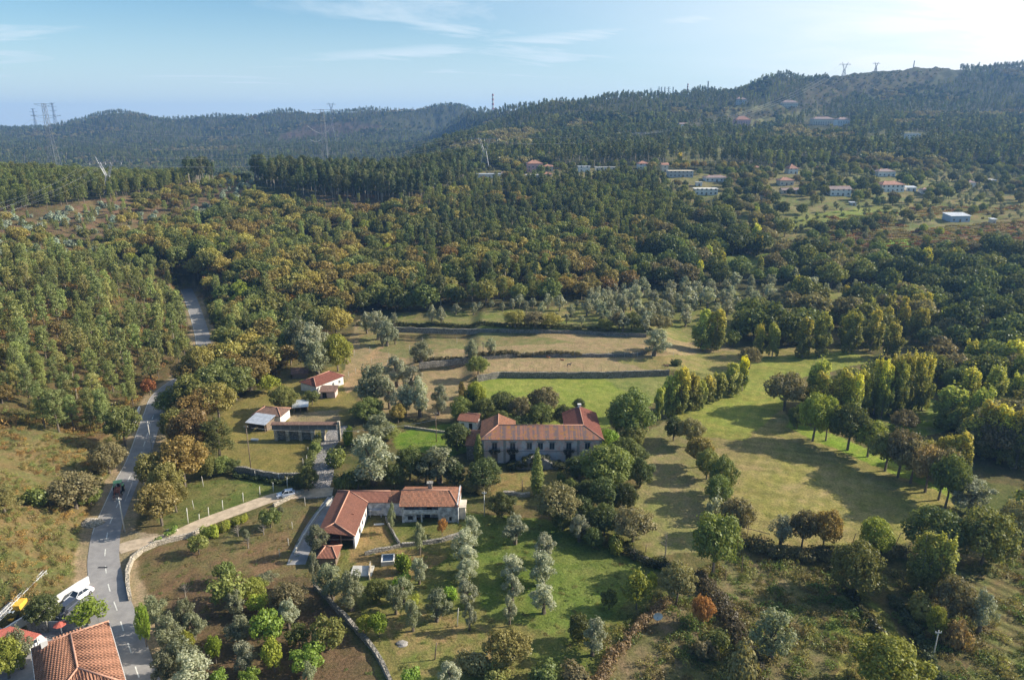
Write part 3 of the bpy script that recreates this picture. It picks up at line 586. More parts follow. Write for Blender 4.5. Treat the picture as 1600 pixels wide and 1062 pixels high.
def plant(sp, pal, x, y, z, Hm, Wm, lab, grp=None, lod=None, rng=random, rz=None):
    dep = y * CP + (HC - z) * SP; var = rng.randrange(NVAR[sp]); H0, W0 = NOM[sp]
    if lod is None: lod = 0 if dep < 262 or Hm * F / dep > 55 else 1
    col = rng.choice(PAL[pal]); sc = (Wm / W0, Wm / W0 * rng.uniform(.9, 1.1), Hm / H0); nm = NAME[sp]; rz = rng.uniform(0, 6.28) if rz is None else rz
    pr = proto(sp, var, lod); NTREE[sp] = NTREE.get(sp, 0) + 1
    if lod == 0:
        e = thing(nm, lab, CAT[sp], (x, y, z - .05), rz, grp); e.scale = sc
        c = bpy.data.objects.new('crown', pr[0]); COL.objects.link(c); c.parent = e; c.color = (*col, 1)
        tr = bpy.data.objects.new('stem' if sp in ('bush', 'vine') else 'trunk', pr[1]); COL.objects.link(tr); tr.parent = e
        return e
    o = bpy.data.objects.new(nm, pr[0]); COL.objects.link(o); o.location = (x, y, z - .05); o.rotation_euler = (0, 0, rz); o.scale = sc; o.color = (*col, 1)
    return tag(o, lab, CAT[sp], grp)
# --- trees that stand alone or in short rows: species palette u v_top v_base width (photo pixels) ---
def nth(i): return '%d%s' % (i, {1: 'st', 2: 'nd', 3: 'rd'}.get(i % 10 if i not in (11, 12, 13) else 0, 'th'))
def ordinal(i, n):
    if i == 0: return 'leftmost'
    if i == n - 1: return 'rightmost'
    return nth(i + 1) + ' from left' if i < n / 2 else nth(n - i) + ' from right'
HAND = """
@olive trees along the road verge, bottom left
olive olive 243 930 985 42;olive olive 262 962 1024 46;olive olive 283 995 1060 50;olive silver 302 1022 1090 58;olive olive 292 935 992 34;olive olive 302 958 1003 38;olive olive 277 965 1000 30;olive olive 258 1020 1075 40
@narrow leafy tree on the verge of the road
broad bright 228 950 1012 19
@narrow yellow-green tree among the roadside olives
broad yg 294 986 1026 18
@fruit trees of the dark-soiled orchard
citrus green 352 880 912 24;citrus green 359 902 952 46;citrus yg 402 930 960 27;citrus bright 418 958 1014 42;citrus green 467 980 1015 30;citrus bright 337 997 1038 19;citrus yg 428 1003 1052 26;citrus bright 483 1012 1052 42;citrus green 513 968 1019 44;citrus bright 342 1050 1078 20;citrus bright 391 1047 1078 24
@fruit tree standing alone below the stone wall of the lane
citrus green 310 838 868 25
@olive trees scattered among the fruit trees
olive olive 366 925 966 34;olive silver 450 938 986 36;olive olive 373 962 1010 44;olive silver 384 1002 1054 44;olive olive 486 1035 1085 24;olive olive 415 893 917 36
@tree turning yellow at the top of the dark orchard
broad yg 396 905 940 36;broad greybrown 449 914 964 48
@low yellow-green bushes in a hedge under the lane wall
bush yg 322 820 839 17;bush yg 334 818 838 17;bush yg 345 815 832 15;bush yg 354 811 828 15;bush yg 366 807 822 15;bush yg 380 802 815 13
@small trees in the plot below the lane
citrus green 422 795 826 27;olive olive 437 790 808 15;olive olive 386 826 846 14
@dark bushy tree beside the silver car on the lane
broad green 481 730 768 30
@broad-crowned pine above the fenced green plot
pine green 341 652 724 50
@dark bushes under the lone pine
broad green 325 712 746 28;broad green 346 712 742 30;broad green 364 716 740 20
@rusty oak trees between the main road and the farm plots
oak brown 240 708 770 46;oak brown 285 684 764 62;oak brown 302 640 716 60;oak brown 250 755 824 52;oak ochre 274 752 802 32;oak brown 311 612 668 52;oak ochre 340 600 662 46;oak brown 288 650 704 46;oak ochre 302 585 645 58;oak ochre 330 572 636 52;oak ochre 366 572 628 54;oak ochre 275 640 692 44;oak ochre 390 560 612 46;oak brown 262 725 790 40;oak ochre 352 560 612 44;oak ochre 314 541 602 42;oak ochre 298 562 604 40
@golden oak tree on the left side of the road above the bank
oak ochre 193 636 700 44
@small orange tree beside the road bend
citrus orange 233 593 618 17
@pale green round tree on the right edge of the road bend
broad green 263 610 648 36
@bushy trees on the brown bank left of the road
oak greybrown 114 738 797 62;pine pine 5 758 804 42;broad greybrown 168 690 742 46;bush green 60 760 790 40;broad green 140 760 790 30
@dark shrub tree next to the parked dark car
broad dark 69 932 980 44
@bright round tree in the forecourt by the road
citrus bright 137 942 977 42
@trees in front of the carport
olive olive 32 985 1048 40;broad yg 10 1000 1064 44
@dense dark green tree in the farmyard behind the metal-roofed shed
broad green 443 602 644 36
@small yellow-green trees on the edge of the farmyard
citrus yg 420 588 615 26;citrus green 361 617 636 14;citrus green 487 610 634 22
@grey-green olive trees above the white barn
olive olive 468 497 562 46;olive silver 492 505 578 50;olive olive 497 530 592 44;olive olive 478 520 580 40
@yellow-green tree above the white barn at the edge of the pasture
broad yg 527 522 582 40
@golden oak at the corner of the pasture
oak ochre 525 482 530 40
@silvery olive trees at the left end of the pasture
olive silver 573 487 522 24;olive silver 590 484 532 36;olive silver 604 500 542 32;olive silver 616 488 510 12;olive silver 617 512 538 12;olive silver 598 522 542 10
@dark olive tree in the pasture above the big olives
olive olive 658 532 573 36
@olive trees on the pasture terrace wall
olive olive 738 531 567 28;olive silver 767 527 554 18
@round dark tree casting a long shadow at the corner of the bright meadow
broad green 747 562 592 30
@olive trees on the small green terrace beyond the pasture
olive silver 675 476 506 15;olive silver 689 480 507 17;olive silver 740 472 492 14;olive silver 712 474 492 14
@large grey olive trees between the barn and the manor
olive olive 584 567 642 60;olive silver 620 556 606 42;olive silver 643 570 614 36;olive silver 632 600 652 42;olive silver 656 590 654 46;olive silver 685 600 650 34;olive silver 608 590 640 34
@bright spreading tree below the large grey olives
broad green 576 622 658 44
@small golden tree beside the kitchen plot
oak ochre 622 632 662 23
@huge grey olive tree beside the cobbled lane
olive silver 583 676 762 80
@grey olive tree above the huge one by the cobbled lane
olive olive 590 645 698 52
@grey tree behind the old farmhouse roof
olive olive 686 692 758 62
@dark trees behind the farmhouse
broad dark 640 698 752 36;broad dark 665 715 756 30;broad dark 615 725 762 32;broad dark 710 720 762 30;broad dark 560 735 765 26
@dark big-leaved tree at the left corner of the manor lawn
broad dark 757 716 764 44
@ivy column at the left corner of the manor
cypress cyp 748 679 724 17
@dark overgrown hedge tree left of the manor
broad dark 714 662 706 40
@brownish shrub between farmhouse and manor lawn
bush greybrown 752 750 772 22;bush weed 735 748 770 26
@tall ivy-clad cypress in front of the manor
cypress cyp 839 703 776 19
@broad olive-brown oak below the cypress
oak greybrown 870 758 826 58
@small palm-like shrub on the manor lawn
bush green 877 737 758 16
@dark evergreen trees crowding the right end of the manor
broad dark 905 712 748 36;broad green 945 695 768 66;broad bright 950 671 712 32;broad green 975 682 735 42;broad dark 993 694 728 32;broad dark 1001 716 762 38;broad green 990 664 702 34;broad green 970 706 760 44
@evergreen trees in the clump below the manor
broad green 893 747 786 29;broad dark 918 750 792 32;broad dark 945 748 802 46;broad dark 976 755 804 34;broad dark 908 775 815 36;broad dark 945 787 838 38;broad dark 880 790 830 34;broad dark 925 800 840 34
@tree with thinning grey-brown crown beside the grass strip
oak greybrown 990 796 850 56
@silver olive at the foot of the evergreen clump
olive silver 905 802 848 32
@round clipped-looking dark tree beside the silver olive
broad dark 927 825 856 26
@pale bush at the end of the dark hedge
bush yg 963 838 868 28
@dark leaning tree at the end of the farmhouse
broad green 784 769 810 36
@silver olive tree below the dark evergreen near the farmhouse
olive silver 805 803 853 42
@olive trees of the left column on the lower lawn
olive silver 739 806 856 34;olive silver 727 824 876 42;olive silver 733 850 896 42;olive silver 727 872 916 38;olive silver 728 904 954 36;olive silver 734 944 986 25
@olive trees of the middle column on the lower lawn
olive silver 802 867 908 46;olive silver 801 898 942 34;olive silver 796 932 980 23
@olive trees of the right column on the lower lawn
olive silver 853 835 884 40;olive silver 849 862 918 48;olive silver 850 910 962 46
@small upright olive below the old farmhouse wall
olive olive 656 818 868 23
@olive trees left of the long lawn shadows
olive olive 618 914 962 32;olive olive 645 938 988 30;olive olive 682 923 974 42;olive silver 655 870 914 30;olive olive 630 900 946 34
@small fruit trees beside the diagonal stone wall
citrus yg 571 963 994 21;citrus bright 592 960 997 21
@large soft olive trees below the red hut
olive olive 518 878 940 50;olive olive 548 893 958 52;olive silver 493 862 918 18
@dark round shrub below the water tank
broad green 588 906 940 32
@bright bushes beside the water tank
bush bright 633 864 896 26;bush bright 628 896 920 24;bush yg 648 928 946 16;bush bright 702 915 935 20
@olive tree at the front corner of the red-roofed wing
olive olive 495 818 870 38
@thin young tree in the farmhouse courtyard
olive olive 613 787 833 13
@tiny orange tree on the farmhouse lawn
citrus orange 691 811 838 13
@small trees at the right side of the lower lawn
citrus yg 995 900 954 34;citrus yg 1018 896 926 17;citrus green 952 924 954 21
@grey-brown oak right of the lower lawn
oak greybrown 1058 882 948 52
@orange-leaved tree beside the brown hedge
oak orange 1098 934 980 32
@dark tree and its silver neighbour at the bottom of the lower lawn
broad green 905 961 1004 32;olive silver 926 967 1028 46
@orange-brown oak at the bottom of the picture
oak brown 793 990 1046 60
@shrubs along the bottom edge below the orange-brown oak
bush greybrown 740 1018 1052 44;olive silver 702 1034 1072 38;bush bright 642 1042 1074 26;bush green 850 1030 1066 50;bush greybrown 900 1040 1074 50;bush weed 775 1040 1070 40
@great dark oak at the foot of the grass strip
oak green 1116 806 904 72
@whitish-grey tree at the lower end of the big field
olive silver 1220 804 858 38
@small oaks at the lower end of the big field
oak greybrown 1254 799 858 38;oak brown 1288 798 862 46
@yellow-green tree on the lower edge of the big field
broad yg 1366 811 875 50
@dark bushy trees at the right corner of the big field
broad dark 1462 794 876 84;broad green 1538 797 890 80;oak greybrown 1588 786 874 64
@tall yellow-topped poplar clump below the big field
poplar ptop 1436 834 930 40;poplar ptop 1464 832 934 42
@full green tree left of the yellow-topped poplars
broad green 1338 850 932 74
@dark grey-green tree standing in the scrub bottom right
olive olive 1207 950 1038 76
@brown shrubs in the scrub bottom right
bush ochre 1115 984 1018 42;bush greybrown 1160 1004 1064 50;bush rust 1495 968 1014 40;bush greybrown 1100 1000 1030 40
@yellow-green tree cut by the bottom edge of the picture
broad yg 1392 1003 1095 108
@mixed shrubs between the vine plot and the dry field
broad greybrown 1492 904 970 60;olive silver 1532 925 995 52;bush weed 1440 930 968 44;broad yg 1460 950 1000 30
@reddish oaks lining the right edge of the big field
oak green 1327 635 706 54;oak yg 1358 658 716 46;oak green 1386 674 738 52;oak greybrown 1406 672 748 52;oak greybrown 1426 688 758 52;oak rust 1449 698 772 54;oak greybrown 1470 704 784 52;oak green 1480 712 796 48
@yellow-green poplars behind the line of reddish oaks
poplar ptop 1472 676 750 34;poplar ptop 1494 670 750 38;poplar ptop 1440 680 744 24
@silvery oak at the end of the field-edge line
olive silver 1522 745 808 84
@poplars with yellow tops at the right margin of the picture
poplar ptop 1540 624 718 40;poplar ptop 1563 630 724 40;poplar ptop 1590 634 734 44;poplar ptop 1515 645 715 36
@small dark tree on the riverside meadow
oak greybrown 1413 641 677 42
@poplars in the dense row left of the big field
poplar ptop 1062 569 648 32;poplar ptop 1048 580 650 28;poplar ptop 1080 577 642 28;poplar ptop 1029 599 656 19;poplar ptop 1105 583 630 28;poplar ptop 1122 578 624 24;poplar ptop 1140 564 618 30;poplar ptop 1092 588 638 22
@single golden poplar at the top corner of the big field
poplar yellow 1160 551 611 16
@rounded trees behind the golden poplar
oak greybrown 1172 542 577 32
@trees of the hedge between the grass strip and the big field
broad dark 1053 651 690 30;oak greybrown 1080 654 700 38;oak ochre 1093 682 732 40;broad green 1105 700 750 36;broad green 1128 712 776 44;broad green 1122 744 796 40;bush silver 1120 774 814 34;oak greybrown 1150 778 840 48
@big rounded tree behind the right wing of the manor
broad green 986 609 690 58;olive silver 964 628 684 32
@grey-brown oaks at the top right corner of the big field
oak greybrown 1228 582 644 58;oak yg 1272 617 692 48;broad dark 1246 632 672 30;broad yg 1292 620 690 34
@yellow-topped poplars at the top right corner of the big field
poplar ptop 1276 554 634 34;poplar ptop 1282 578 656 30
@poplars in the tall block beyond the big field
poplar ptop 1318 574 660 30;poplar ptop 1342 569 656 28;poplar ptop 1366 551 648 22;poplar ptop 1390 547 648 28;poplar ptop 1408 545 648 26;poplar ptop 1425 545 645 28;poplar ptop 1441 547 642 24;poplar ptop 1378 560 655 24;poplar ptop 1330 582 664 24;poplar ptop 1400 556 652 26
@poplars with golden tops right of the tall block
poplar ptop 1509 567 650 36;poplar ptop 1547 564 660 36;poplar ptop 1484 597 672 44;poplar ptop 1530 600 680 36
@poplars in the far row behind the big field
poplar ptop 1207 499 558 20;poplar ptop 1185 503 556 18;poplar ptop 1282 486 558 28;poplar ptop 1328 477 554 28;poplar ptop 1361 481 550 25;poplar ptop 1408 475 535 20;poplar ptop 1435 476 535 24;poplar ptop 1395 501 560 28;poplar ptop 1255 490 560 26
@wide yellow-green poplars by the end of the olive terraces
poplar ptop 1096 480 548 28;poplar ptop 1118 479 548 32
@big silvery olive at the end of the pasture wall
olive silver 1023 513 558 48
@small golden-topped trees among the woods on the right
poplar ptop 1408 438 474 22;poplar ptop 1321 442 474 13;poplar ptop 1578 440 475 16
@bright yellow trees in the woods below the village
poplar yellow 1184 367 400 18;poplar yellow 1076 386 409 12;poplar yellow 1062 238 256 8
@ochre trees in a row on the terrace wall above the pasture
oak ochre 805 486 514 30;oak greybrown 835 489 516 30;oak ochre 860 492 517 30;broad greybrown 968 488 515 24;broad green 987 488 517 28;oak greybrown 1030 492 520 34;broad green 945 498 518 22
@trees in the thicket behind the manor, before the bright meadow
bush dark 738 603 640 26;broad yg 745 598 640 26;broad green 758 622 660 36;broad green 785 612 655 38;oak greybrown 813 620 662 30;oak greybrown 850 605 655 42;broad green 846 630 668 38;broad dark 880 632 668 26;broad dark 812 648 672 36;broad green 722 620 660 30;broad green 780 640 672 30;broad dark 905 622 640 16
@bushes beside the little stone gate in the pasture
bush ochre 722 596 622 14;bush yg 740 594 612 16
@bushes along the cobbled lane
bush green 520 700 730 30;bush green 470 738 762 26;bush green 540 735 768 30;bush greybrown 455 735 752 20;bush green 495 690 708 20
@palm-like pale bush beside the fountain wall
broad green 605 660 690 30;bush bright 545 665 695 18
"""
SHORT = []
for blk in HAND.strip().split('@')[1:]:
    head, body = blk.strip().split('\n', 1); items = [i.split() for i in body.replace('\n', '').split(';') if i.strip()]
    items.sort(key=lambda i: float(i[2])); rngp = random.Random(hash_(head)); n = len(items)
    B = hit([float(i[2]) for i in items], [min(float(i[4]), 1300) for i in items])
    for k, (it, b) in enumerate(zip(items, B)):
        sp, pal, u, vt, vb, w = it[0], it[1], *map(float, it[2:]); y = b[1]; dep = y * CP + (HC - b[2]) * SP
        Wm = w * dep / F * (1.02 if sp == 'poplar' else 1.04 if u > 1040 else 1.17); th = PITCH + math.atan(((vt + vb) / 2 - 531) / F); Hm = max(((vb - vt) * dep / F - .28 * Wm * math.sin(th)) / math.cos(th), Wm * .45) * 1.05
        y2 = y + Wm * .12
        lab = head if n == 1 else '%s among %s' % (ordinal(k, n), head)
        o = plant(sp, pal, b[0], y2, gz(b[0], y2), Hm, Wm, lab, None if n == 1 else head, rng=rngp); SHORT.append((b[0], y2, Wm))
# orchards of olives beyond the pasture: crown centre column, top, foot
OG = [(90, 450, 515), (130, 430, 482), (185, 455, 522), (225, 405, 490), (295, 420, 502), (365, 470, 540), (465, 440, 532), (405, 440, 482), (485, 405, 452), (580, 455, 532), (540, 450, 500), (620, 440, 492), (690, 430, 502), (600, 360, 425), (770, 360, 470), (780, 450, 532), (850, 370, 435), (860, 450, 532), (890, 400, 472), (1010, 390, 432), (955, 450, 532), (1100, 370, 492), (1215, 370, 485), (1080, 490, 572), (560, 535, 592), (435, 540, 585), (340, 530, 580), (275, 510, 545), (690, 340, 400), (650, 480, 530), (1310, 380, 460), (45, 405, 480), (5, 435, 490), (-60, 452, 505), (-130, 440, 480), (-200, 450, 490), (725, 385, 450), (640, 390, 440), (1140, 330, 400), (560, 400, 450), (1050, 440, 500), (920, 480, 540)]
OG = [(800 + a / 3.99, 360 + b / 3.99, 360 + c / 3.99) for a, b, c in OG]
OH = [(190, 305, 378), (275, 310, 388), (300, 290, 342), (390, 280, 352), (465, 285, 338), (360, 340, 402), (440, 335, 388), (540, 315, 382), (615, 335, 378), (705, 315, 362), (570, 380, 418), (120, 330, 380), (240, 350, 400)]
OH = [(1200 + a / 3.99, 360 + b / 3.99, 360 + c / 3.99) for a, b, c in OH]
for lst, desc in ((OG, 'olive trees of the orchard terraces beyond the pasture'), (OH, 'olive trees in the small grove amid the right-hand woods')):
    lst.sort(); rr = random.Random(5); B = hit([a for a, _, _ in lst], [c for _, _, c in lst])
    for k, ((u, vt, vb), b) in enumerate(zip(lst, B)):
        dep = b[1] * CP + (HC - b[2]) * SP; Hm = (vb - vt) * dep / F * 1.25
        plant('olive', 'silver', b[0], b[1], gz(b[0], b[1]), Hm, max(2.6, Hm * rr.uniform(.7, .95)), '%s among silvery %s' % (ordinal(k, len(lst)), desc), desc, rng=rr); SHORT.append((b[0], b[1], 3))
# ---------------- woods ----------------
NOGO = [PLOTS[k][0] for k in ('paddock', 'pasture', 'meadow', 'field', 'strip', 'yard_green', 'farm_dirt')]
WOODS = [   # name, polygon of stems, spacing, [(species, palette, weight, hmin, hmax)], label
 ('pines', [(-140, 414), (140, 408), (270, 440), (300, 470), (303, 545), (262, 590), (215, 632), (190, 672), (150, 688), (60, 672), (0, 658), (-140, 664)], 4.7, [('pine', 'pine', .9, 5.5, 12.5), ('euca', 'green', .10, 8, 12), ('oak', 'ochre', .06, 4, 6)], 'young green {} in the dense stand on the slope left of the road'),
 ('heath', [(-140, 340), (60, 335), (130, 325), (300, 292), (385, 275), (400, 300), (330, 345), (250, 360), (140, 408), (-140, 414)], 6.5, [('bush', 'bluegrey', .4, 2.0, 3.8), ('pine', 'pine', .22, 5, 8), ('bush', 'green', .16, 1.5, 2.5), ('oak', 'ochre', .22, 4, 7)], '{} scattered over the brown heath of the cleared hilltop on the left'),
 ('ridge_pines', [(-140, 262), (60, 268), (100, 275), (230, 268), (300, 290), (240, 302), (150, 315), (60, 330), (-140, 340)], 5.2, [('pine', 'green', 1, 9, 13)], 'dark green {} on the left end of the near ridge'),
 ('ridge_euca', [(230, 240), (330, 240), (700, 225), (735, 280), (700, 305), (640, 320), (520, 312), (430, 300), (385, 275), (300, 290), (230, 268)], 6.2, [('euca', 'euca', 1, 15, 21), ('pine', 'euca', .15, 10, 14)], 'tall slender {} on the crest of the near ridge'),
 ('clearing', [(430, 312), (530, 315), (610, 318), (600, 336), (520, 342)], 7, [('bush', 'greybrown', 1, 1, 2), ('pine', 'green', .25, 5, 8)], '{} in the brown clearing below the ridge'),
 ('oaks_west', [(300, 470), (270, 440), (140, 385), (250, 360), (330, 345), (400, 310), (430, 340), (610, 345), (625, 420), (555, 492), (530, 520), (470, 545), (455, 575), (405, 600), (350, 600), (335, 590), (335, 560), (325, 520)], 6.0, [('oak', 'ochre', .6, 6.0, 10), ('pine', 'pine', .14, 8, 12), ('broad', 'green', .2, 6, 10), ('broad', 'yg', .06, 5, 8)], 'golden-brown autumn {} in the woods on the slope above the road'),
 ('young_euca', [(825, 292), (1035, 285), (1045, 352), (960, 355), (850, 332)], 5.0, [('pine', 'green', 1, 10, 14), ('euca', 'euca', .3, 12, 15)], 'close-set dark {} in the plantation below the village'),
 ('mixed', [(610, 345), (430, 340), (400, 310), (520, 342), (640, 320), (700, 305), (740, 285), (830, 290), (960, 335), (1050, 345), (1005, 420), (985, 455), (880, 474), (700, 482), (620, 488), (555, 492), (625, 420)], 6.2, [('euca', 'euca', .22, 11, 15), ('pine', 'green', .32, 9, 13), ('oak', 'ochre', .24, 7, 11), ('broad', 'green', .24, 7, 11), ('oak', 'brown', .06, 7, 10)], '{} in the mixed woods on the slope in the middle'),
 ('orch_silver', [(920, 458), (1150, 446), (1285, 436), (1290, 452), (1200, 478), (1150, 502), (1060, 520), (930, 522)], 8.0, [('olive', 'silver', 1, 5, 7.5)], 'silvery {} filling the right end of the orchard terraces'),
 ('grove', PLOTS['olive_field'][0], 0, [], ''), ('gap', PLOTS['orchard_gap'][0], 0, [], ''), ('orch', [(600, 500), (620, 484), (800, 482), (960, 452), (1150, 448), (1180, 478), (1135, 545), (1000, 530), (800, 520)], 0, [], ''),
 ('rm', PLOTS['river_meadow'][0], 0, [], ''), ('va', PLOTS['village_a'][0], 9.5, [('olive', 'olive', .5, 3, 5), ('bush', 'green', .5, 1.5, 2.5)], '{} in the green terraces below the village'), ('vf', PLOTS['village_f'][0], 0, [], ''),
 ('vb', PLOTS['village_b'][0], 10, [('olive', 'olive', .5, 3, 5), ('broad', 'green', .5, 4, 7)], '{} on the dry terraces below the village'), ('ve', PLOTS['village_e'][0], 9.5, [('olive', 'olive', .4, 3, 5), ('bush', 'greybrown', .3, 1.5, 2.5), ('broad', 'green', .3, 4, 7)], '{} among the small fields right of the village'),
 ('vd', PLOTS['village_d'][0], 8.5, [('bush', 'green', .5, 1.2, 2.5), ('olive', 'olive', .2, 3, 5), ('broad', 'yg', .3, 4, 8)], '{} between the vine rows right of the village'),
 ('belt', [(1035, 295), (1200, 262), (1450, 262), (1800, 268), (1800, 345), (1420, 350), (1380, 368), (1230, 372), (1200, 352), (1045, 345)], 8.6, [('olive', 'olive', .36, 4, 6), ('broad', 'green', .24, 5, 9), ('broad', 'dark', .24, 5, 9), ('oak', 'greybrown', .16, 5, 8)], '{} between the houses and terraces of the village'),
 ('belt_w', [(740, 262), (1035, 258), (1200, 262), (1035, 295), (830, 290), (740, 285)], 10, [('broad', 'green', .6, 4, 7), ('olive', 'olive', .25, 3, 5), ('oak', 'ochre', .15, 5, 8)], '{} among the village houses in the middle'),
 ('woods_r', [(1005, 420), (1050, 345), (1200, 352), (1230, 372), (1225, 402), (1400, 405), (1600, 392), (1850, 392), (1850, 560), (1600, 590), (1450, 560), (1400, 545), (1350, 540), (1180, 548), (1135, 540), (1185, 470), (1130, 448), (985, 455)], 7.6, [('broad', 'dark', .36, 6, 15), ('broad', 'green', .33, 6, 13), ('oak', 'greybrown', .2, 6, 13), ('olive', 'silver', .04, 5, 7), ('poplar', 'ptop', .07, 10, 14)], 'dark rounded {} in the thick woods on the right'),
 ('woods_r2', [(1450, 560), (1600, 590), (1850, 560), (1850, 760), (1600, 742), (1520, 742), (1530, 690), (1560, 650), (1440, 612)], 7.2, [('poplar', 'ptop', .45, 12, 16), ('broad', 'green', .3, 8, 12), ('oak', 'greybrown', .25, 8, 12)], 'dark {} in the riverside woods at the right margin'),
 ('tall_block', [(1250, 640), (1300, 655), (1370, 652), (1455, 640), (1455, 600), (1350, 610)], 6.5, [('broad', 'green', 1, 7, 10)], 'dark {} under the tall poplar block'),
 ('se_clump', [(1560, 800), (1850, 790), (1850, 870), (1570, 868)], 7.5, [('broad', 'green', .5, 7, 11), ('oak', 'greybrown', .5, 6, 10)], '{} at the corner of the dry field on the right'),
 ('hg', PLOTS['hill_green'][0], 0, [], ''),
 ('hb', PLOTS['hill_brown'][0], 13, [('broad', 'darkhill', .5, 2.2, 4), ('broad', 'greybrown', .3, 2, 3.5), ('bush', 'dark', .2, 2, 4)], '{} on the bare crest of the mountain'),
 ('fs', PLOTS['far_scar'][0], 22, [('pine', 'darkhill', 1, 4, 8)], '{} on the cleared patch of the far hills'),
]
rs = np.random.default_rng(11); CAND = []
def wedge(s, y0, y1):
    ys = np.arange(y0, y1, s); X = []; Y = []
    for j, y in enumerate(ys):
        w = .92 * y + 30; xs = np.arange(-w, w, s) + (j % 2) * s / 2; X.append(xs); Y.append(np.full(len(xs), y))
    X = np.concatenate(X); Y = np.concatenate(Y); X = X + rs.uniform(-.42, .42, len(X)) * s; Y = Y + rs.uniform(-.42, .42, len(Y)) * s
    Z = ground(X, Y); U, V, D = px_arr(X, Y, Z); m = (U > -170) & (U < 1840) & (Y > 60); return X[m], Y[m], Z[m], U[m], V[m], D[m]
def nearest_ok(X, Y, r):
    m = np.ones(len(X), bool); xi = np.clip(np.searchsorted(Ys, Y), 0, len(Ys) - 1); ti = np.clip(np.searchsorted(TT, X / (.95 * Y + 60)), 0, NX - 1)
    for D_ in (D_ROAD, D_LANE, D_COB): m &= D_[xi, ti] > r
    return m
CLOSE = []
for s in sorted({w[2] for w in WOODS if w[2]}):
    X, Y, Z, U, V, D = wedge(s, 95, 2700 if s >= 13 else 820 if s < 8 else 1300)
    done = np.zeros(len(X), bool)
    for nm, poly, sp_, mix, lab in WOODS:
        m = inpoly(U, V, poly) & ~done
        if nm in ('ridge_pines', 'ridge_euca'): m &= (Y < 700) & (Y > 330)
        elif nm == 'far_scar' or nm == 'fs': m &= Y > 1500
        elif nm in ('hb', 'hg'): m &= Y > 900
        elif nm.startswith('belt'): m &= Y < 680
        else: m &= Y < 640
        done |= m
        if sp_ != s: continue
        for p in NOGO: m &= ~inpoly(U, V, p)
        m &= nearest_ok(X, Y, 5.5)
        idx = np.nonzero(m)[0]; wts = np.array([q[2] for q in mix]); wts = wts / wts.sum(); ch = rs.choice(len(mix), len(idx), p=wts); hh = rs.random(len(idx))
        if nm in ('pines', 'woods_r', 'mixed', 'oaks_west', 'woods_r2'):
            gp = fbm(X[idx] / 11, Y[idx] / 11, 3, 19); kp = (gp < (.60 if nm == 'pines' else .66)) | (rs.random(len(idx)) < .25); idx = idx[kp]; ch = ch[kp]; hh = hh[kp]
        # species gather in patches
        pn = fbm(X[idx] / 38, Y[idx] / 38, 3, hash_(nm) % 97)
        if len(mix) > 1: ch = np.where(rs.random(len(idx)) < .65, np.searchsorted(np.cumsum(wts), np.clip((pn - .5) * 2.1 + .5, 0.001, .999)), ch)
        for i, c, h in zip(idx, ch, hh):
            q = mix[c]; CAND.append([q[0], q[1], X[i], Y[i], Z[i], q[3] + (q[4] - q[3]) * h, U[i], V[i], D[i], lab])
# everything beyond 640 m that is not a plot is hill forest
for (s, y0, y1) in ((8.0, 600, 1100), (10.5, 1100, 1700), (13.5, 1700, 2700)):
    X, Y, Z, U, V, D = wedge(s, y0, y1); m = (Y > 640) | (U > 700)
    for nm, poly, sp_, mix, lab in WOODS:
        if nm in ('hg', 'hb'): m &= ~(inpoly(U, V, poly) & (Y > 900))
        elif nm == 'fs': m &= ~(inpoly(U, V, poly) & (Y > 1500))
        elif nm.startswith('belt'): m &= ~(inpoly(U, V, poly) & (Y < 680))
        elif nm in ('ridge_pines', 'ridge_euca'): m &= ~(inpoly(U, V, poly) & (Y < 700))
        else: m &= ~(inpoly(U, V, poly) & (Y < 640))
    
    for q in ('hill_plots', 'hill_plots_b', 'hill_plots_c'): m &= ~(inpoly(U, V, PLOTS[q][0]) & (rs.random(len(X)) < .6))
    m &= ~((U > 1295) & (U < 1500) & (Y > 1380))
    pn = fbm(X / 90, Y / 90, 3, 77); gap = fbm(X / 60, Y / 60, 4, 88); m &= (gap < .66) | (rs.random(len(X)) < .25)
    for i in np.nonzero(m)[0]:
        if pn[i] < .50: sp, pal, h = 'euca', 'euca', rs.uniform(11, 19)
        elif pn[i] < .58: sp, pal, h = 'pine', 'green', rs.uniform(9, 14)
        elif pn[i] > .70: sp, pal, h = 'oak', 'greybrown', rs.uniform(6, 10)
        else: sp, pal, h = 'broad', 'darkhill', rs.uniform(6, 10)
        if s > 9: h *= .85
        CAND.append([sp, pal, X[i], Y[i], Z[i], h, U[i], V[i], D[i], '{} on the wooded hillside behind the village' if U[i] > 700 else '{} on the far blue hills'])
HOUSE_PX = []
def keep(c):
    for u, v, r in KEEPOUT:
        if abs(c[6] - u) < r and -6 < (c[7] - v) < 16: return False
    return True
KEEPOUT = [(766, 280, 26), (847, 278, 30), (880, 275, 22), (932, 270, 30), (920, 270, 12), (1003, 264, 14), (1060, 275, 30), (1105, 303, 26), (1108, 282, 26), (1040, 270, 14), (1238, 270, 14), (1218, 288, 24), (1312, 306, 24), (1386, 277, 20), (1398, 298, 26), (1500, 346, 30), (1292, 195, 36), (1428, 218, 18), (1160, 192, 20), (1565, 350, 8), (1425, 300, 20), (1240, 315, 24)]
CAND = [c for c in CAND if keep(c)]
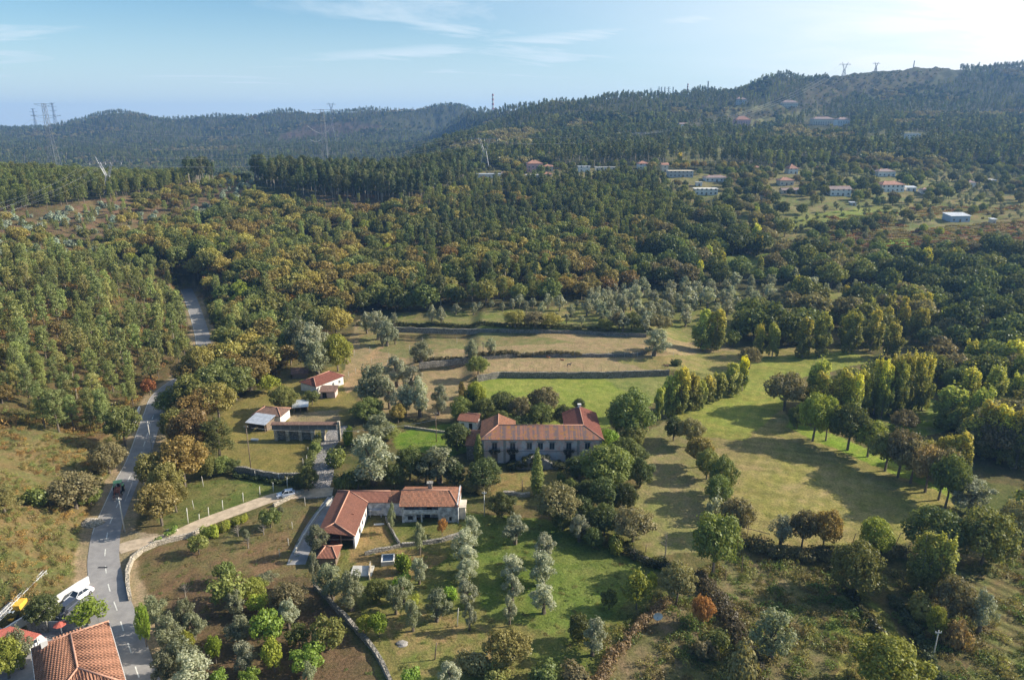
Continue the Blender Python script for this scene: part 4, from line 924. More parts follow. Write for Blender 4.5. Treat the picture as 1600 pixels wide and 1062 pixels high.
# which are seen? compare with the terrain in front of the crown
CU = np.array([c[6] for c in CAND]); top = px_arr(np.array([c[2] for c in CAND]), np.array([c[3] for c in CAND]), np.array([c[4] + c[5] * .9 for c in CAND])); hY = hit(np.clip(top[0], -300, 1900), top[1])[:, 1]
cy = np.array([c[3] for c in CAND]); seen = (hY > cy - 12); inframe = (top[0] > -15) & (top[0] < 1615) & (top[1] < 1062)
size = np.array([c[5] * F / c[8] for c in CAND])
print('candidates', len(CAND), 'seen', int(seen.sum()))
rel = {'pine': .44, 'euca': .36, 'oak': .95, 'broad': .95, 'bush': 1.4, 'olive': .85, 'poplar': .36, 'citrus': 1}
ADJ = {'pine': 'pine', 'euca': 'eucalyptus', 'oak': 'oak', 'broad': 'broadleaf tree', 'bush': 'bush', 'olive': 'olive tree', 'poplar': 'poplar'}
LIMIT = {'pine': 300, 'euca': 300, 'oak': 300, 'broad': 300, 'bush': 220, 'olive': 300, 'poplar': 300}
REST = {}
order = np.argsort(-size * (seen & inframe)); rr = random.Random(3); cnt = dict(NTREE)
for i in order:
    sp, pal, x, y, z, h, u, v, d, lab = CAND[i]; w = h * rel[sp] * rr.uniform(.85, 1.2)
    if not seen[i] and y < 640 is False: continue
    if seen[i] and inframe[i] and cnt.get(sp, 0) < LIMIT[sp]:
        L_ = lab.format(ADJ[sp])
        o = plant(sp, pal, x, y, z, h, w, L_, L_.replace('dark ', '').strip(), rng=rr, lod=0 if d < 205 else 1); cnt[sp] = cnt.get(sp, 0) + 1
    else:
        if not seen[i] and y > 700: continue
        REST.setdefault(sp, []).append((x, y, z, w, h, 1 if d < 620 else 2, pal, rr.randrange(NVAR[sp])))
print('individual trees', NTREE, 'rest', {k: len(v) for k, v in REST.items()})
def scatter(name, sp, items):
    """one object: a cloud of points, each carrying one tree mesh"""
    keys = {}; 
    for it in items: keys.setdefault((it[5], it[6], it[7] % 3), None)
    coll = bpy.data.collections.new(name + ' kinds'); klist = []
    for k in sorted(keys):
        for ci, c in enumerate(PAL[k[1]]):
            o = bpy.data.objects.new('%04d' % len(klist), proto(sp, k[2], k[0])[0]); o.color = (*c, 1); coll.objects.link(o); klist.append((k, ci))
    ix = {}
    for i, (k, ci) in enumerate(klist): ix.setdefault(k, []).append(i)
    r = np.random.default_rng(5); H0, W0 = NOM[sp]; n = len(items)
    co = np.array([(a[0], a[1], a[2] - .1) for a in items], np.float32); me = bpy.data.meshes.new(name); me.vertices.add(n); me.vertices.foreach_set('co', co.ravel())
    sc = np.array([(a[3] / W0, a[3] / W0, a[4] / H0) for a in items], np.float32)
    a = me.attributes.new('tscale', 'FLOAT_VECTOR', 'POINT'); a.data.foreach_set('vector', sc.ravel())
    rot = np.zeros((n, 3), np.float32); rot[:, 2] = r.uniform(0, 6.28, n) if sp != 'vine' else .0; a = me.attributes.new('trot', 'FLOAT_VECTOR', 'POINT'); a.data.foreach_set('vector', rot.ravel())
    ki = np.array([r.choice(ix[(a_[5], a_[6], a_[7] % 3)]) for a_ in items], np.int32); a = me.attributes.new('tkind', 'INT', 'POINT'); a.data.foreach_set('value', ki)
    ca_ = me.attributes.new('tcol', 'FLOAT_COLOR', 'POINT'); cc_ = np.ones((n, 4), np.float32); kc = [PAL[k[1]][ci] for k, ci in klist]; cc_[:, :3] = np.array(kc)[ki]; ca_.data.foreach_set('color', cc_.ravel())
    me.update(); o = bpy.data.objects.new(name, me); COL.objects.link(o)
    g = bpy.data.node_groups.new(name, 'GeometryNodeTree'); g.interface.new_socket('Geometry', in_out='INPUT', socket_type='NodeSocketGeometry'); g.interface.new_socket('Geometry', in_out='OUTPUT', socket_type='NodeSocketGeometry')
    gi = g.nodes.new('NodeGroupInput'); gu = g.nodes.new('NodeGroupOutput'); ip = g.nodes.new('GeometryNodeInstanceOnPoints'); cin = g.nodes.new('GeometryNodeCollectionInfo')
    cin.inputs['Collection'].default_value = coll; cin.inputs['Separate Children'].default_value = True; cin.inputs['Reset Children'].default_value = True; ip.inputs['Pick Instance'].default_value = True
    def at(nm, ty):
        q = g.nodes.new('GeometryNodeInputNamedAttribute'); q.data_type = ty; q.inputs[0].default_value = nm; return q.outputs[0]
    er = g.nodes.new('FunctionNodeEulerToRotation'); g.links.new(at('trot', 'FLOAT_VECTOR'), er.inputs[0])
    g.links.new(gi.outputs[0], ip.inputs['Points']); g.links.new(cin.outputs[0], ip.inputs['Instance']); g.links.new(at('tkind', 'INT'), ip.inputs['Instance Index'])
    g.links.new(er.outputs[0], ip.inputs['Rotation']); g.links.new(at('tscale', 'FLOAT_VECTOR'), ip.inputs['Scale']); g.links.new(ip.outputs[0], gu.inputs[0])
    md = o.modifiers.new('scatter', 'NODES'); md.node_group = g
    return o
STUFF = {'pine': ('pine_forest', 'mass of pines covering the slopes and hills', 'forest'), 'euca': ('eucalyptus_forest', 'mass of tall eucalyptus covering the hillsides', 'forest'), 'oak': ('oak_forest', 'mass of golden autumn oaks on the slopes', 'forest'), 'broad': ('broadleaf_forest', 'mass of dark broadleaf trees on hills and valley', 'forest'), 'bush': ('scrub', 'low scrub over the clearings', 'scrub'), 'olive': ('olive_growth', 'further small olive trees about the village', 'trees'), 'poplar': ('poplar_growth', 'further poplars in the woods', 'trees')}
for sp, items in REST.items():
    o = scatter(STUFF[sp][0], sp, items); tag(o, STUFF[sp][1], STUFF[sp][2], kind='stuff')
# ground cover: heath and weeds near the camera, vine rows on the plots
def cover(name, s, y0, y1, polys, pal, hlo, hhi, label, cat, dens=1., sp='heath', wk=2.4):
    X, Y, Z, U, V, D = wedge(s, y0, y1); m = np.zeros(len(X), bool)
    for p in polys: m |= inpoly(U, V, p)
    m &= nearest_ok(X, Y, 4.6 if sp == 'heath' else 2.2) & (rs.random(len(X)) < dens) & (fbm(X / 6, Y / 6, 3, 15) > .36)
    its = [(X[i], Y[i], Z[i], (h := rs.uniform(hlo, hhi)) * wk * rs.uniform(.8, 1.3), h, 0 if False else 1, pal, int(rs.integers(3))) for i in np.nonzero(m)[0]]
    print(name, len(its)); o = scatter(name, sp, its); tag(o, label, cat, kind='stuff')
cover('heath', 1.25, 85, 190, [PLOTS['bank'][0], [(-200, 640), (150, 660), (215, 640), (150, 840), (130, 900), (-200, 900)]], 'heath', .25, .85, 'rusty bracken and heather covering the bank left of the road', 'heath', .85)
cover('weeds', 1.3, 78, 128, [PLOTS['se_green'][0], PLOTS['se_vines'][0], PLOTS['se_field'][0], [(1100, 880), (1480, 870), (1560, 1062), (1560, 1200), (1100, 1200)], [(880, 1000), (1000, 960), (960, 1200), (860, 1200)]], 'weed', .3, 1.2, 'rank weeds and brambles over the rough ground bottom right', 'weeds', .62)
cover('understorey', 2.6, 120, 330, [WOODS[0][1], WOODS[5][1]], 'heath', .5, 1.8, 'brown undergrowth on the floor of the woods', 'undergrowth', .7)
cover('grass_tufts', 1.5, 78, 170, [PLOTS['olive_lawn'][0], PLOTS['orchard'][0], PLOTS['yard_green'][0], [(200, 840), (330, 830), (240, 1000), (215, 1000)], [(440, 735), (560, 690), (740, 700), (800, 770), (740, 790), (500, 780)]], 'weed', .12, .38, 'rough grass tufts on the lawns and orchard floor', 'grass', .5, wk=3.0)
X, Y, Z, U, V, D = wedge(1, 340, 480)
its = []
for yy_ in np.arange(345, 480, 3.4):
    for xx_ in np.arange(60, 480, 7.0):
        z_ = gz(xx_, yy_); u_, v_, d_ = px_arr(np.array([xx_]), np.array([yy_]), np.array([z_]))
        if (inpoly(u_, v_, PLOTS['village_d'][0])[0] or inpoly(u_, v_, [(1240, 395), (1300, 340), (1400, 330), (1420, 370), (1330, 405)])[0] or inpoly(u_, v_, [(1420, 325), (1600, 312), (1600, 330), (1430, 342)])[0]) and rs.random() < .8: its.append((xx_, yy_, z_, 7.2, rs.uniform(1.2, 1.9), 1, 'vinec', int(rs.integers(3))))
o = scatter('vineyard', 'vine', its); tag(o, 'rows of autumn vines on the terraces right of the village', 'vineyard', kind='stuff')
# haze: real air between the camera and the hills
HZ = MB(); HZ.box(-4800, 4800, -150, 5600, -140, 225); hm = bpy.data.materials.new('haze'); hm.use_nodes = True; t = hm.node_tree; t.nodes.clear()
pv = nn(t, 'ShaderNodeVolumePrincipled'); ho = nn(t, 'ShaderNodeOutputMaterial'); pv.inputs['Color'].default_value = (.24, .48, .95, 1); pv.inputs['Density'].default_value = .00014; pv.inputs['Anisotropy'].default_value = .2
t.links.new(pv.outputs[0], ho.inputs['Volume']); hz = HZ.build('haze', hm, uv=False); tag(hz, kind='stuff'); hz['label'] = 'thin blue haze over the valley'; hz['category'] = 'haze'
# ---------------- buildings ----------------
T_NEW = tile_mat('red clay tiles', (.37, .165, .115), (.31, .14, .10), (.21, .11, .085), patch=.3)
T_OLD = tile_mat('old mottled tiles', (.44, .20, .12), (.30, .15, .10), (.16, .12, .09), patch=.6)
T_MAN = tile_mat('streaked manor tiles', (.37, .18, .125), (.31, .15, .115), (.22, .14, .12), stripes=.9, patch=.25)
T_BRN = tile_mat('weathered brown tiles', (.30, .19, .15), (.24, .15, .12), (.12, .09, .075), patch=.6)
T_HOUSE = tile_mat('orange-brown ribbed tiles', (.43, .225, .15), (.37, .19, .125), (.28, .15, .105), sp=.42, patch=.25)
T_VILL = mat('village roof tiles', (.36, .19, .14), .85, var=.2, scale=.8); T_VGREY = mat('grey-brown roof', (.26, .20, .19), .85, var=.2, scale=.8)
W_WHITE = mat('whitewash', (.72, .70, .67), .9, var=.12, scale=.8); W_CREAM = mat('cream plaster', (.62, .55, .45), .9, var=.12, scale=.8); W_PINK = mat('pink render', (.66, .38, .36), .9, var=.1)
W_GREY = mat('grey render', (.42, .42, .42), .9, var=.15, scale=.7); W_STAIN = mat('stained plaster', (.34, .35, .37), .95, var=.38, scale=1.1, col2=(.52, .52, .53))
W_STONE = stone_mat('granite masonry', (.26, .245, .22), (.38, .355, .32), (.13, .12, .10), .55, .32)
W_DRY = stone_mat('dry stone', (.20, .185, .16), (.34, .31, .27), (.05, .048, .04), .6, .34)
W_PALE = stone_mat('pale field stone', (.42, .37, .30), (.55, .48, .39), (.22, .19, .14), .6, .34)
GRAN = mat('carved granite', (.30, .28, .26), .9, var=.2, scale=2); PANE = mat('window glass', (.035, .045, .06), .15, spec=.6, var=.1); DARK = mat('dark interior', (.02, .018, .016), .95); WOOD = mat('weathered wood', (.20, .15, .11), .9, var=.3, scale=4)
WFR = mat('white window paint', (.66, .66, .64), .6, var=.08); IRON = mat('rusted iron', (.07, .055, .05), .7, metal=.3); SHEET = mat('corrugated metal sheet', (.52, .55, .60), .45, metal=.35, var=.18, scale=1.2); CONC = mat('concrete', (.46, .45, .42), .9, var=.18, scale=1.5); POSTC = mat('concrete post', (.55, .52, .47), .9, var=.15)
RIDGE = mat('ridge mortar', (.50, .27, .19), .9, var=.2, scale=3)
def roof_part(parent, polys, m, ridges=(), th=.14, name='roof', rr=.11):
    mb = MB()
    for p in polys:
        a, b, c = Vector(p[0]), Vector(p[1]), Vector(p[2]); nrm = (b - a).cross(c - a).normalized()
        if nrm.z < 0: p = list(reversed(p))
        n = len(p); vs = [tuple(q) for q in p] + [(q[0], q[1], q[2] - th) for q in p]
        mb.add(vs, [tuple(range(n)), tuple(reversed(range(n, 2 * n)))] + [((i + 1) % n, i, n + i, n + (i + 1) % n) for i in range(n)])
    o = mb.build(name, m, parent)
    if ridges:
        rb = MB()
        for a, b in ridges: rb.tube([Vector(a) + Vector((0, 0, .03)), Vector(b) + Vector((0, 0, .03))], rr, 6)
        rb.build('ridge_tiles', RIDGE, o, smooth=True)
    return o
def hip(w, d, e, rise, o=.35, gable=False, inset=None):
    h = e + rise; A, B, C_, D_ = (-o, -o, e), (w + o, -o, e), (w + o, d + o, e), (-o, d + o, e)
    k = (d / 2 if inset is None else inset)
    if gable:
        E, G_ = (-o, d / 2, h), (w + o, d / 2, h); return [[A, B, G_, E], [C_, D_, E, G_]], [(E, G_)]
    E, G_ = (k, d / 2, h), (w - k, d / 2, h)
    return [[A, B, G_, E], [C_, D_, E, G_], [B, C_, G_], [D_, A, E]], [(E, G_), (A, E), (B, G_), (C_, G_), (D_, E)]
def win(parent, x, z, w, h, face='f', W=0, D=0, fr=WFR, pane=PANE, bars=True, name='window', sill=True):
    """window set 3 cm proud of a wall: f front (y=0), r right (x=W), l left (x=0)"""
    def bx(m, a0, a1, z0, z1, p0, p1):
        if face == 'f': m.box(a0, a1, -p1, -p0, z0, z1)
        elif face == 'r': m.box(W + p0, W + p1, a0, a1, z0, z1)
        elif face == 'l': m.box(-p1, -p0, a0, a1, z0, z1)
        else: m.box(a0, a1, D + p0, D + p1, z0, z1)
    m = MB(); f = .09
    bx(m, x - w / 2 - f, x + w / 2 + f, z + h, z + h + f, -.02, .05); bx(m, x - w / 2 - f, x + w / 2 + f, z - f, z, -.02, .07 if sill else .05); bx(m, x - w / 2 - f, x - w / 2, z, z + h, -.02, .05); bx(m, x + w / 2, x + w / 2 + f, z, z + h, -.02, .05)
    if bars: bx(m, x - .03, x + .03, z, z + h, -.02, .035)
    fo = m.build(name, fr, parent); m = MB(); bx(m, x - w / 2, x + w / 2, z, z + h, -.03, .015); m.build('pane', pane, fo)
def door(parent, x, w, h, face='f', W=0, D=0, m_=WOOD, z=0):
    m = MB()
    if face == 'f': m.box(x - w / 2, x + w / 2, -.04, .02, z, z + h)
    elif face == 'r': m.box(W - .02, W + .04, x - w / 2, x + w / 2, z, z + h)
    elif face == 'l': m.box(-.04, .02, x - w / 2, x + w / 2, z, z + h)
    m.build('door', m_, parent)
def frame_at(p0, p1):
    d = p1 - p0; d.z = 0; return d.length, math.atan2(d.y, d.x)
def house(name, lab, p0, p1, d, e, roof='hip', rise=1.4, wm=None, rm=None, wins=(), doors=(), cat='house', chim=None, o=.35, group=None, base=None, rr=.11, inset=None, found=2.0):
    w, rz = frame_at(p0, p1); cx_ = (p0 + p1) / 2; z0 = gz(cx_.x, cx_.y) if base is None else base
    t_ = thing(name, lab, cat, (p0.x, p0.y, z0), rz, group); m = MB(); wm = wm or W_WHITE; rm = rm or T_VILL
    m.box(0, w, 0, d, -found, e); wl = m.build('wall', wm, t_)
    if roof == 'flat':
        m = MB(); m.box(-o, w + o, -o, d + o, e + .002, e + .25); m.build('roof', rm, t_)
    elif roof == 'mono':
        roof_part(t_, [[(-o, -o, e + .12), (w + o, -o, e + .12), (w + o, d + o, e + rise), (-o, d + o, e + rise)]], rm, th=.08)
        g = MB(); g.add([(0, d - .002, e), (w, d - .002, e), (w, d - .002, e + rise - .12), (0, d - .002, e + rise - .12), (0, 0, e), (w, 0, e)], [(0, 1, 2, 3), (4, 0, 3), (1, 5, 2)]); g.build('gable', wm, t_)
    else:
        ps, rd = hip(w, d, e + .14, rise, o, roof == 'gable', inset); ro = roof_part(t_, ps, rm, rd, rr=rr)
        if roof == 'gable':
            g = MB(); g.add([(.002, 0, e), (.002, d, e), (.002, d / 2, e + rise)], [(0, 1, 2)]); g.add([(w - .002, 0, e), (w - .002, d, e), (w - .002, d / 2, e + rise)], [(2, 1, 0)]); g.build('gable', wm, t_)
        if chim:
            cm = MB(); cm.box(chim[0] - .3, chim[0] + .3, chim[1] - .3, chim[1] + .3, e, e + rise + chim[2]); cm.box(chim[0] - .4, chim[0] + .4, chim[1] - .4, chim[1] + .4, e + rise + chim[2] + .002, e + rise + chim[2] + .15); cm.build('chimney', W_WHITE, ro)
    for q in wins: win(t_, *q[:4], face=q[4] if len(q) > 4 else 'f', W=w, D=d, bars=w < 20)
    for q in doors: door(t_, q[0], q[1], q[2], q[3] if len(q) > 3 else 'f', w, d, q[4] if len(q) > 4 else WOOD)
    return t_, w
def leafpart(name, lobes, n, leaf, col, parent, seed=1, asp=1., m_=None):
    V = leaves(lobes, n, leaf, np.random.default_rng(seed), asp); me = mesh_np(name, V, np.arange(len(V)).reshape(-1, 4)); me.materials.append(m_ or M_LEAF)
    o = bpy.data.objects.new(name, me); COL.objects.link(o); o.color = (*col, 1); o.parent = parent; return o
# --- the manor ---
def manor():
    p0, p1 = P(753, 723, 0), P(939, 723, 0); w, rz = frame_at(p0, p1); S = p0
    t_ = thing('manor_house', 'long two-storey manor with faded pink walls and streaked red hipped roof', 'manor house', (p0.x, p0.y, 0), rz)
    m_ = bpy.data.materials.new('faded pink plaster'); m_.use_nodes = True; t = m_.node_tree; b = t.nodes['Principled BSDF']; b.inputs['Roughness'].default_value = .95
    oc = nn(t, 'ShaderNodeTexCoord').outputs['Object']; sx_ = nn(t, 'ShaderNodeSeparateXYZ'); t.links.new(oc, sx_.inputs[0])
    c = mixc(t, ramp(t, noise(t, oc, .55, 6, .7), .42, .58), (.66, .58, .55), (.68, .42, .35)); c = mixc(t, mathn(t, 'MULTIPLY', ramp(t, sx_.outputs[2], 2.2, 3.3, 1., 0.), .6), c, (.54, .53, .54))
    c = mixc(t, mathn(t, 'MULTIPLY', ramp(t, noise(t, oc, 1.6, 7, .75), .5, .68), .7), c, (.28, .26, .26)); t.links.new(c, b.inputs['Base Color'])
    m = MB(); e = 6.1; m.box(0, w, 0, 7.5, -1, e); m.box(w - 7.8, w, 7.5, 15, -1, e); m.box(0, 7.5, 7.5, 10, -1, e); m.build('wall', m_, t_)
    h = e + 1.8; r_ = w - 3.9; o = .45
    polys = [[(-o, -o, e), (w + o, -o, e), (r_, 3.75, h), (3.75, 3.75, h)], [(-o, -o, e), (3.75, 3.75, h), (3.75, 10.4, h), (-o, 10.4, e)], [(3.75, 3.75, h), (7.9, 7.9, e), (7.9, 10.4, e), (3.75, 10.4, h)], [(3.75, 3.75, h), (r_, 3.75, h), (w - 8.2, 7.9, e), (7.9, 7.9, e)]]
    roof_part(t_, polys[:1], T_MAN, [((3.75, 3.75, h), (r_, 3.75, h)), ((-o, -o, e), (3.75, 3.75, h)), ((w + o, -o, e), (r_, 3.75, h))]); roof_part(t_, polys[1:], T_OLD, [((3.75, 3.75, h), (3.75, 10.4, h))])
    ro = roof_part(t_, [[(w + o, -o, e), (w + o, 15.4, e), (r_, 15.4, h + .05), (r_, 3.75, h)], [(r_, 3.75, h), (r_, 15.4, h + .05), (w - 8.2, 15.4, e), (w - 8.2, 7.9, e)]], tile_mat('dull red tiles', (.30, .115, .085), (.25, .095, .07), (.16, .08, .06), patch=.3), [((r_, 3.75, h), (r_, 15.4, h + .05))])
    g = MB(); g.add([(w - 7.8, 14.99, e), (w, 14.99, e), (r_, 14.99, h + .2)], [(2, 1, 0)]); g.add([(0, 9.99, e), (7.5, 9.99, e), (3.75, 9.99, h - .1)], [(2, 1, 0)]); g.build('gable', m_, t_)
    c_ = MB(); c_.box(r_ - .35, r_ + .35, 14.4, 15.0, e, h + .7); c_.box(r_ - .45, r_ + .45, 14.3, 15.1, h + .702, h + .82); c_.build('chimney', W_WHITE, ro)
    g = MB()
    for x0, x1 in ((0, .5), (5.0, 5.6), (w - 5.7, w - 5.1), (w - .5, w)): g.box(x0, x1, -.09, .01, -.3, e - .32)
    g.box(-.05, w + .05, -.14, .01, e - .318, e - .002); g.box(0, w, -.07, .008, 2.95, 3.12); g.build('pilaster', GRAN, t_)
    k = w / 186
    for u in (773, 801, 827, 844, 862, 888, 917):
        x = (u - 753) * k; win(t_, x, 3.55, 1.05, 1.55, fr=GRAN); l = MB(); l.box(x - .85, x + .85, -.2, .0, 5.3, 5.48); l.build('lintel', GRAN, t_)
    for u in (773, 801, 888):
        x = (u - 753) * k; bl = MB(); bl.box(x - 1.25, x + 1.25, -.85, -.002, 3.13, 3.3)
        for i in (-1, 1): bl.box(x + i * .9 - .08, x + i * .9 + .08, -.7, -.01, 2.8, 3.128)
        bo = bl.build('balcony', GRAN, t_); r = MB(); r.box(x - 1.22, x + 1.22, -.84, -.80, 4.1, 4.15)
        for i in range(13): r.box(x - 1.2 + i * .2 - .015, x - 1.2 + i * .2 + .015, -.83, -.8, 3.3, 4.1)
        for sx_2 in (-1.22, 1.18): r.box(x + sx_2, x + sx_2 + .04, -.80, -.02, 4.1, 4.15)
        r.build('railing', IRON, bo); leafpart('climber', [(x + dx, -.75, 3.35 + dz, .32, .35) for dx, dz in ((-1, 0), (-.5, .15), (0, .05), (.5, .1), (1, 0), (.2, -.5), (-.7, -.5))], 900, .16, (.05, .055, .03), bo, int(u))
        d_ = MB(); d_.box(x - .6, x + .6, -.05, .01, 0, 2.25); d_.build('door', DARK if u != 773 else WOOD, t_); d_ = MB(); d_.box(x - .8, x + .8, -.10, .01, 2.252, 2.5); d_.box(x - .8, x - .62, -.10, .01, 0, 2.25); d_.box(x + .62, x + .8, -.10, .01, 0, 2.25); d_.build('door_frame', GRAN, t_)
    # annex on the left
    a = MB(); a.box(-3.6, -.01, 1.5, 9.5, -1, 3.9); a.build('annex_wall', W_STONE, t_); roof_part(t_, [[(-3.9, 1.1, 3.9), (-.02, 1.1, 3.9), (-.02, 5.5, 5.1), (-2.0, 5.5, 5.1)], [(-3.9, 1.1, 3.9), (-2.0, 5.5, 5.1), (-3.9, 9.9, 3.9)], [(-2.0, 5.5, 5.1), (-.02, 5.5, 5.1), (-.02, 9.9, 3.9), (-3.9, 9.9, 3.9)]], T_OLD, name='annex_roof')
    # ivy-buried double stair in front
    xs = 12.6; s = thing('garden_staircase', 'double stone staircase buried in dark ivy in front of the manor', 'staircase', (p0.x + xs, p0.y - 1.6, 0)); st = MB()
    for i in range(14):
        q = i / 14; x0 = 6.2 * (1 - q) + .9 * q; st.box(-x0, x0, -1.3, 1.3, -.3 + i * .21, -.3 + (i + 1) * .21)
    st.build('steps', GRAN, s); rr = random.Random(4); lob = []
    for i in range(95):
        x = rr.uniform(-6.6, 6.6); zt = 3.2 * (1 - (abs(x) / 7.0) ** 1.25); lob.append((x, rr.uniform(-2.0, .7), max(.15, zt * rr.uniform(.25, 1.0)), rr.uniform(.35, .7), rr.uniform(.3, .5)))
    leafpart('ivy', lob, 11000, .2, (.055, .065, .028), s, 3)
manor()
# --- L-shaped farmhouse ---
def farmhouse():
    ox, oy = -35.6, 111.4; t_ = thing('farmhouse', 'L-shaped old farmhouse with long red-tiled wing and mottled tile roof', 'farmhouse', (ox, oy, 0)); X = lambda x: x - ox; Y = lambda y: y - oy
    wt = MB(); wt.box(X(-35.4), X(-35.1), Y(113.2), Y(127.8), -1, 3.2); wt.box(X(-29.3), X(-29.0), Y(112.2), Y(123.6), -1, 3.1); wt.box(X(-35.1), X(-29.3), Y(127.4), Y(127.7), -1, 3.1); wt.build('wall', W_WHITE, t_)
    pa = MB(); pa.box(X(-35.1), X(-29.3), Y(115.4), Y(115.6), -1, 3.1); pa.build('partition', WOOD, t_)
    ps = MB(); ps.box(X(-35.0), X(-34.75), Y(112.2), Y(112.45), -1, 3.1); ps.box(X(-31.6), X(-31.4), Y(112.0), Y(112.2), -1, 3.1); ps.box(X(-34.74), X(-29.32), Y(112.05), Y(112.25), 2.0, 2.15); ps.build('post', WOOD, t_)
    ct = MB(); ct.box(X(-33.8), X(-32.2), Y(113.0), Y(115.0), .5, .95); ct.build('cart_bed', mat('rust red boards', (.30, .10, .06), .9), t_)  # plain box for the reddish cart standing inside the open wing
    e, h = 3.2, 4.35; A, B, C_, D_ = (X(-35.9), Y(112.9), e), (X(-28.7), Y(111.4), e), (X(-28.7), Y(123.4), e), (X(-35.9), Y(128.2), e); E, G_ = (X(-33.0), Y(114.0), h), (X(-32.9), Y(125.9), h); K = (X(-24.6), Y(125.9), h); Lp = (X(-24.6), Y(123.4), e); Mb = (X(-24.6), Y(128.2), e)
    roof_part(t_, [[A, B, E], [B, C_, G_, E], [A, E, G_, D_], [C_, Lp, K, G_], [G_, K, Mb, D_]], T_NEW, [(E, G_), (A, E), (B, E), (G_, K), (G_, D_), (C_, G_)], rr=.13)
    v = MB(); v.box(X(-31.5), X(-30.3), Y(118.0), Y(118.35), 3.65, 3.85); v.build('roof_vent', T_NEW, t_)
    lw = MB(); lw.box(X(-28.99), X(-21.75), Y(123.9), Y(127.7), -1, 3.1); lw.build('link_wall', W_STAIN, t_)
    lr = [(X(-24.58), Y(123.4), e), (X(-21.6), Y(123.4), e), (X(-21.6), Y(125.9), h), (X(-24.58), Y(125.9), h)]; roof_part(t_, [lr, [(X(-24.58), Y(125.9), h), (X(-21.6), Y(125.9), h), (X(-21.6), Y(128.2), e), (X(-24.58), Y(128.2), e)]], T_OLD)
    ow = MB(); ow.box(X(-21.7), X(-10.8), Y(123.0), Y(128.2), -1, 3.75); ow.box(X(-14.5), X(-10.8), Y(121.3), Y(122.998), -1, 3.75); ow.box(X(-21.7), X(-21.2), Y(121.3), Y(122.998), -1, 3.75); ow.box(X(-21.2), X(-18.9), Y(121.5), Y(121.7), -1, 1.5)
    ow.box(X(-21.2), X(-14.5), Y(121.32), Y(121.5), 1.98, 2.75); ow.box(X(-21.2), X(-14.5), Y(121.32), Y(121.5), 3.4, 3.75); ow.build('house_wall', W_STAIN, t_)
    ga = MB(); ga.box(X(-21.2), X(-14.5), Y(121.35), Y(122.999), 1.72, 1.94); ga.box(X(-18.0), X(-17.7), Y(121.3), Y(121.6), -1, 1.718); ga.box(X(-18.0), X(-17.8), Y(121.52), Y(121.7), 1.95, 3.7); ga.build('gallery', CONC, t_)
    pn = MB(); pn.box(X(-17.5), X(-16.4), Y(122.93), Y(122.99), -.2, 1.6); pn.box(X(-20.6), X(-19.6), Y(121.44), Y(121.497), .5, 1.3); pn.box(X(-17), X(-16), Y(122.93), Y(122.99), 1.95, 3.3); pn.box(X(-12.4), X(-11.9), Y(121.25), Y(121.298), .4, 1.2); pn.build('door', DARK, t_)
    e2, h2 = 3.8, 5.1; a, b, c, d = (X(-22.1), Y(120.8), e2), (X(-10.4), Y(120.8), e2), (X(-10.4), Y(128.7), e2), (X(-22.1), Y(128.7), e2); f, g = (X(-22.1), Y(124.9), h2), (X(-12.6), Y(124.9), h2)
    ro = roof_part(t_, [[a, b, g, f], [b, c, g], [c, d, f, g]], T_OLD, [(f, g), (b, g)], name='house_roof'); gb = MB(); gb.add([(X(-21.7), Y(121.3), 3.75), (X(-21.7), Y(128.2), 3.75), (X(-21.7), Y(124.9), h2)], [(0, 1, 2)]); gb.build('gable', W_STAIN, t_)
    ch = MB(); ch.box(X(-17.0), X(-16.2), Y(126.0), Y(126.7), 4, 5.9); ch.box(X(-17.2), X(-16.0), Y(125.8), Y(126.9), 5.902, 6.1); ch.build('chimney', W_STONE, ro)
    pw = MB(); pw.box(X(-10.79), X(-10.55), Y(120.9), Y(128.6), -1, 4.15); pw.build('parapet', W_STAIN, t_)
    ex = MB(); ex.box(X(-10.54), X(-9.3), Y(122.5), Y(125), -1, 2.6); ex.box(X(-10.54), X(-9.1), Y(122.2), Y(125.2), 2.602, 2.8); ex.build('porch', W_CREAM, t_)
    for yy_ in (115.5, 118.5, 121.2): w_ = MB(); w_.box(X(-28.99), X(-28.95), Y(yy_), Y(yy_ + .7), 1.1, 1.9); w_.build('window', PANE, t_)
farmhouse()
def shed_open(name, lab, p0, p1, d, e, rise, rm, wm=WOOD, cat='shed'):
    w, rz = frame_at(p0, p1); t_ = thing(name, lab, cat, (p0.x, p0.y, gz(p0.x, p0.y)), rz); m = MB(); m.box(0, w, d - .15, d, -1, e + rise - .1); m.box(0, .15, .6, d - .15, -1, e); m.box(w - .15, w, .6, d - .15, -1, e); m.build('wall', wm, t_)
    m = MB()
    for i in range(3): x = .1 + i * (w - .2) / 2; m.box(x - .07, x + .07, -.02, .12, -1, e)
    m.build('post', WOOD, t_); roof_part(t_, [[(-.3, -.4, e), (w + .3, -.4, e), (w + .3, d + .2, e + rise), (-.3, d + .2, e + rise)]], rm, th=.07); return t_
house('white_barn', 'long white barn with dull red hipped roof at the edge of the pasture', P(495, 617, 0), P(537, 600, 0), 6.6, 2.6, 'hip', 1.5, W_WHITE, tile_mat('dull red tiles', (.30, .115, .085), (.25, .095, .07), (.16, .08, .06), patch=.3), [(4, .9, .7, .8), (6.5, .9, .7, .8), (9, .9, .7, .8)], [(2, 1, 2)], 'barn', inset=2.2)
house('lean_to', 'small pink-walled lean-to with brown tiles in front of the white barn', P(501, 622, 0), P(524, 622, 0), 3.2, 1.9, 'mono', .7, mat('pale pink wall', (.58, .42, .40), .9), T_BRN, [], [(1.2, 1.2, 1.6, 'f', DARK)], 'outbuilding')
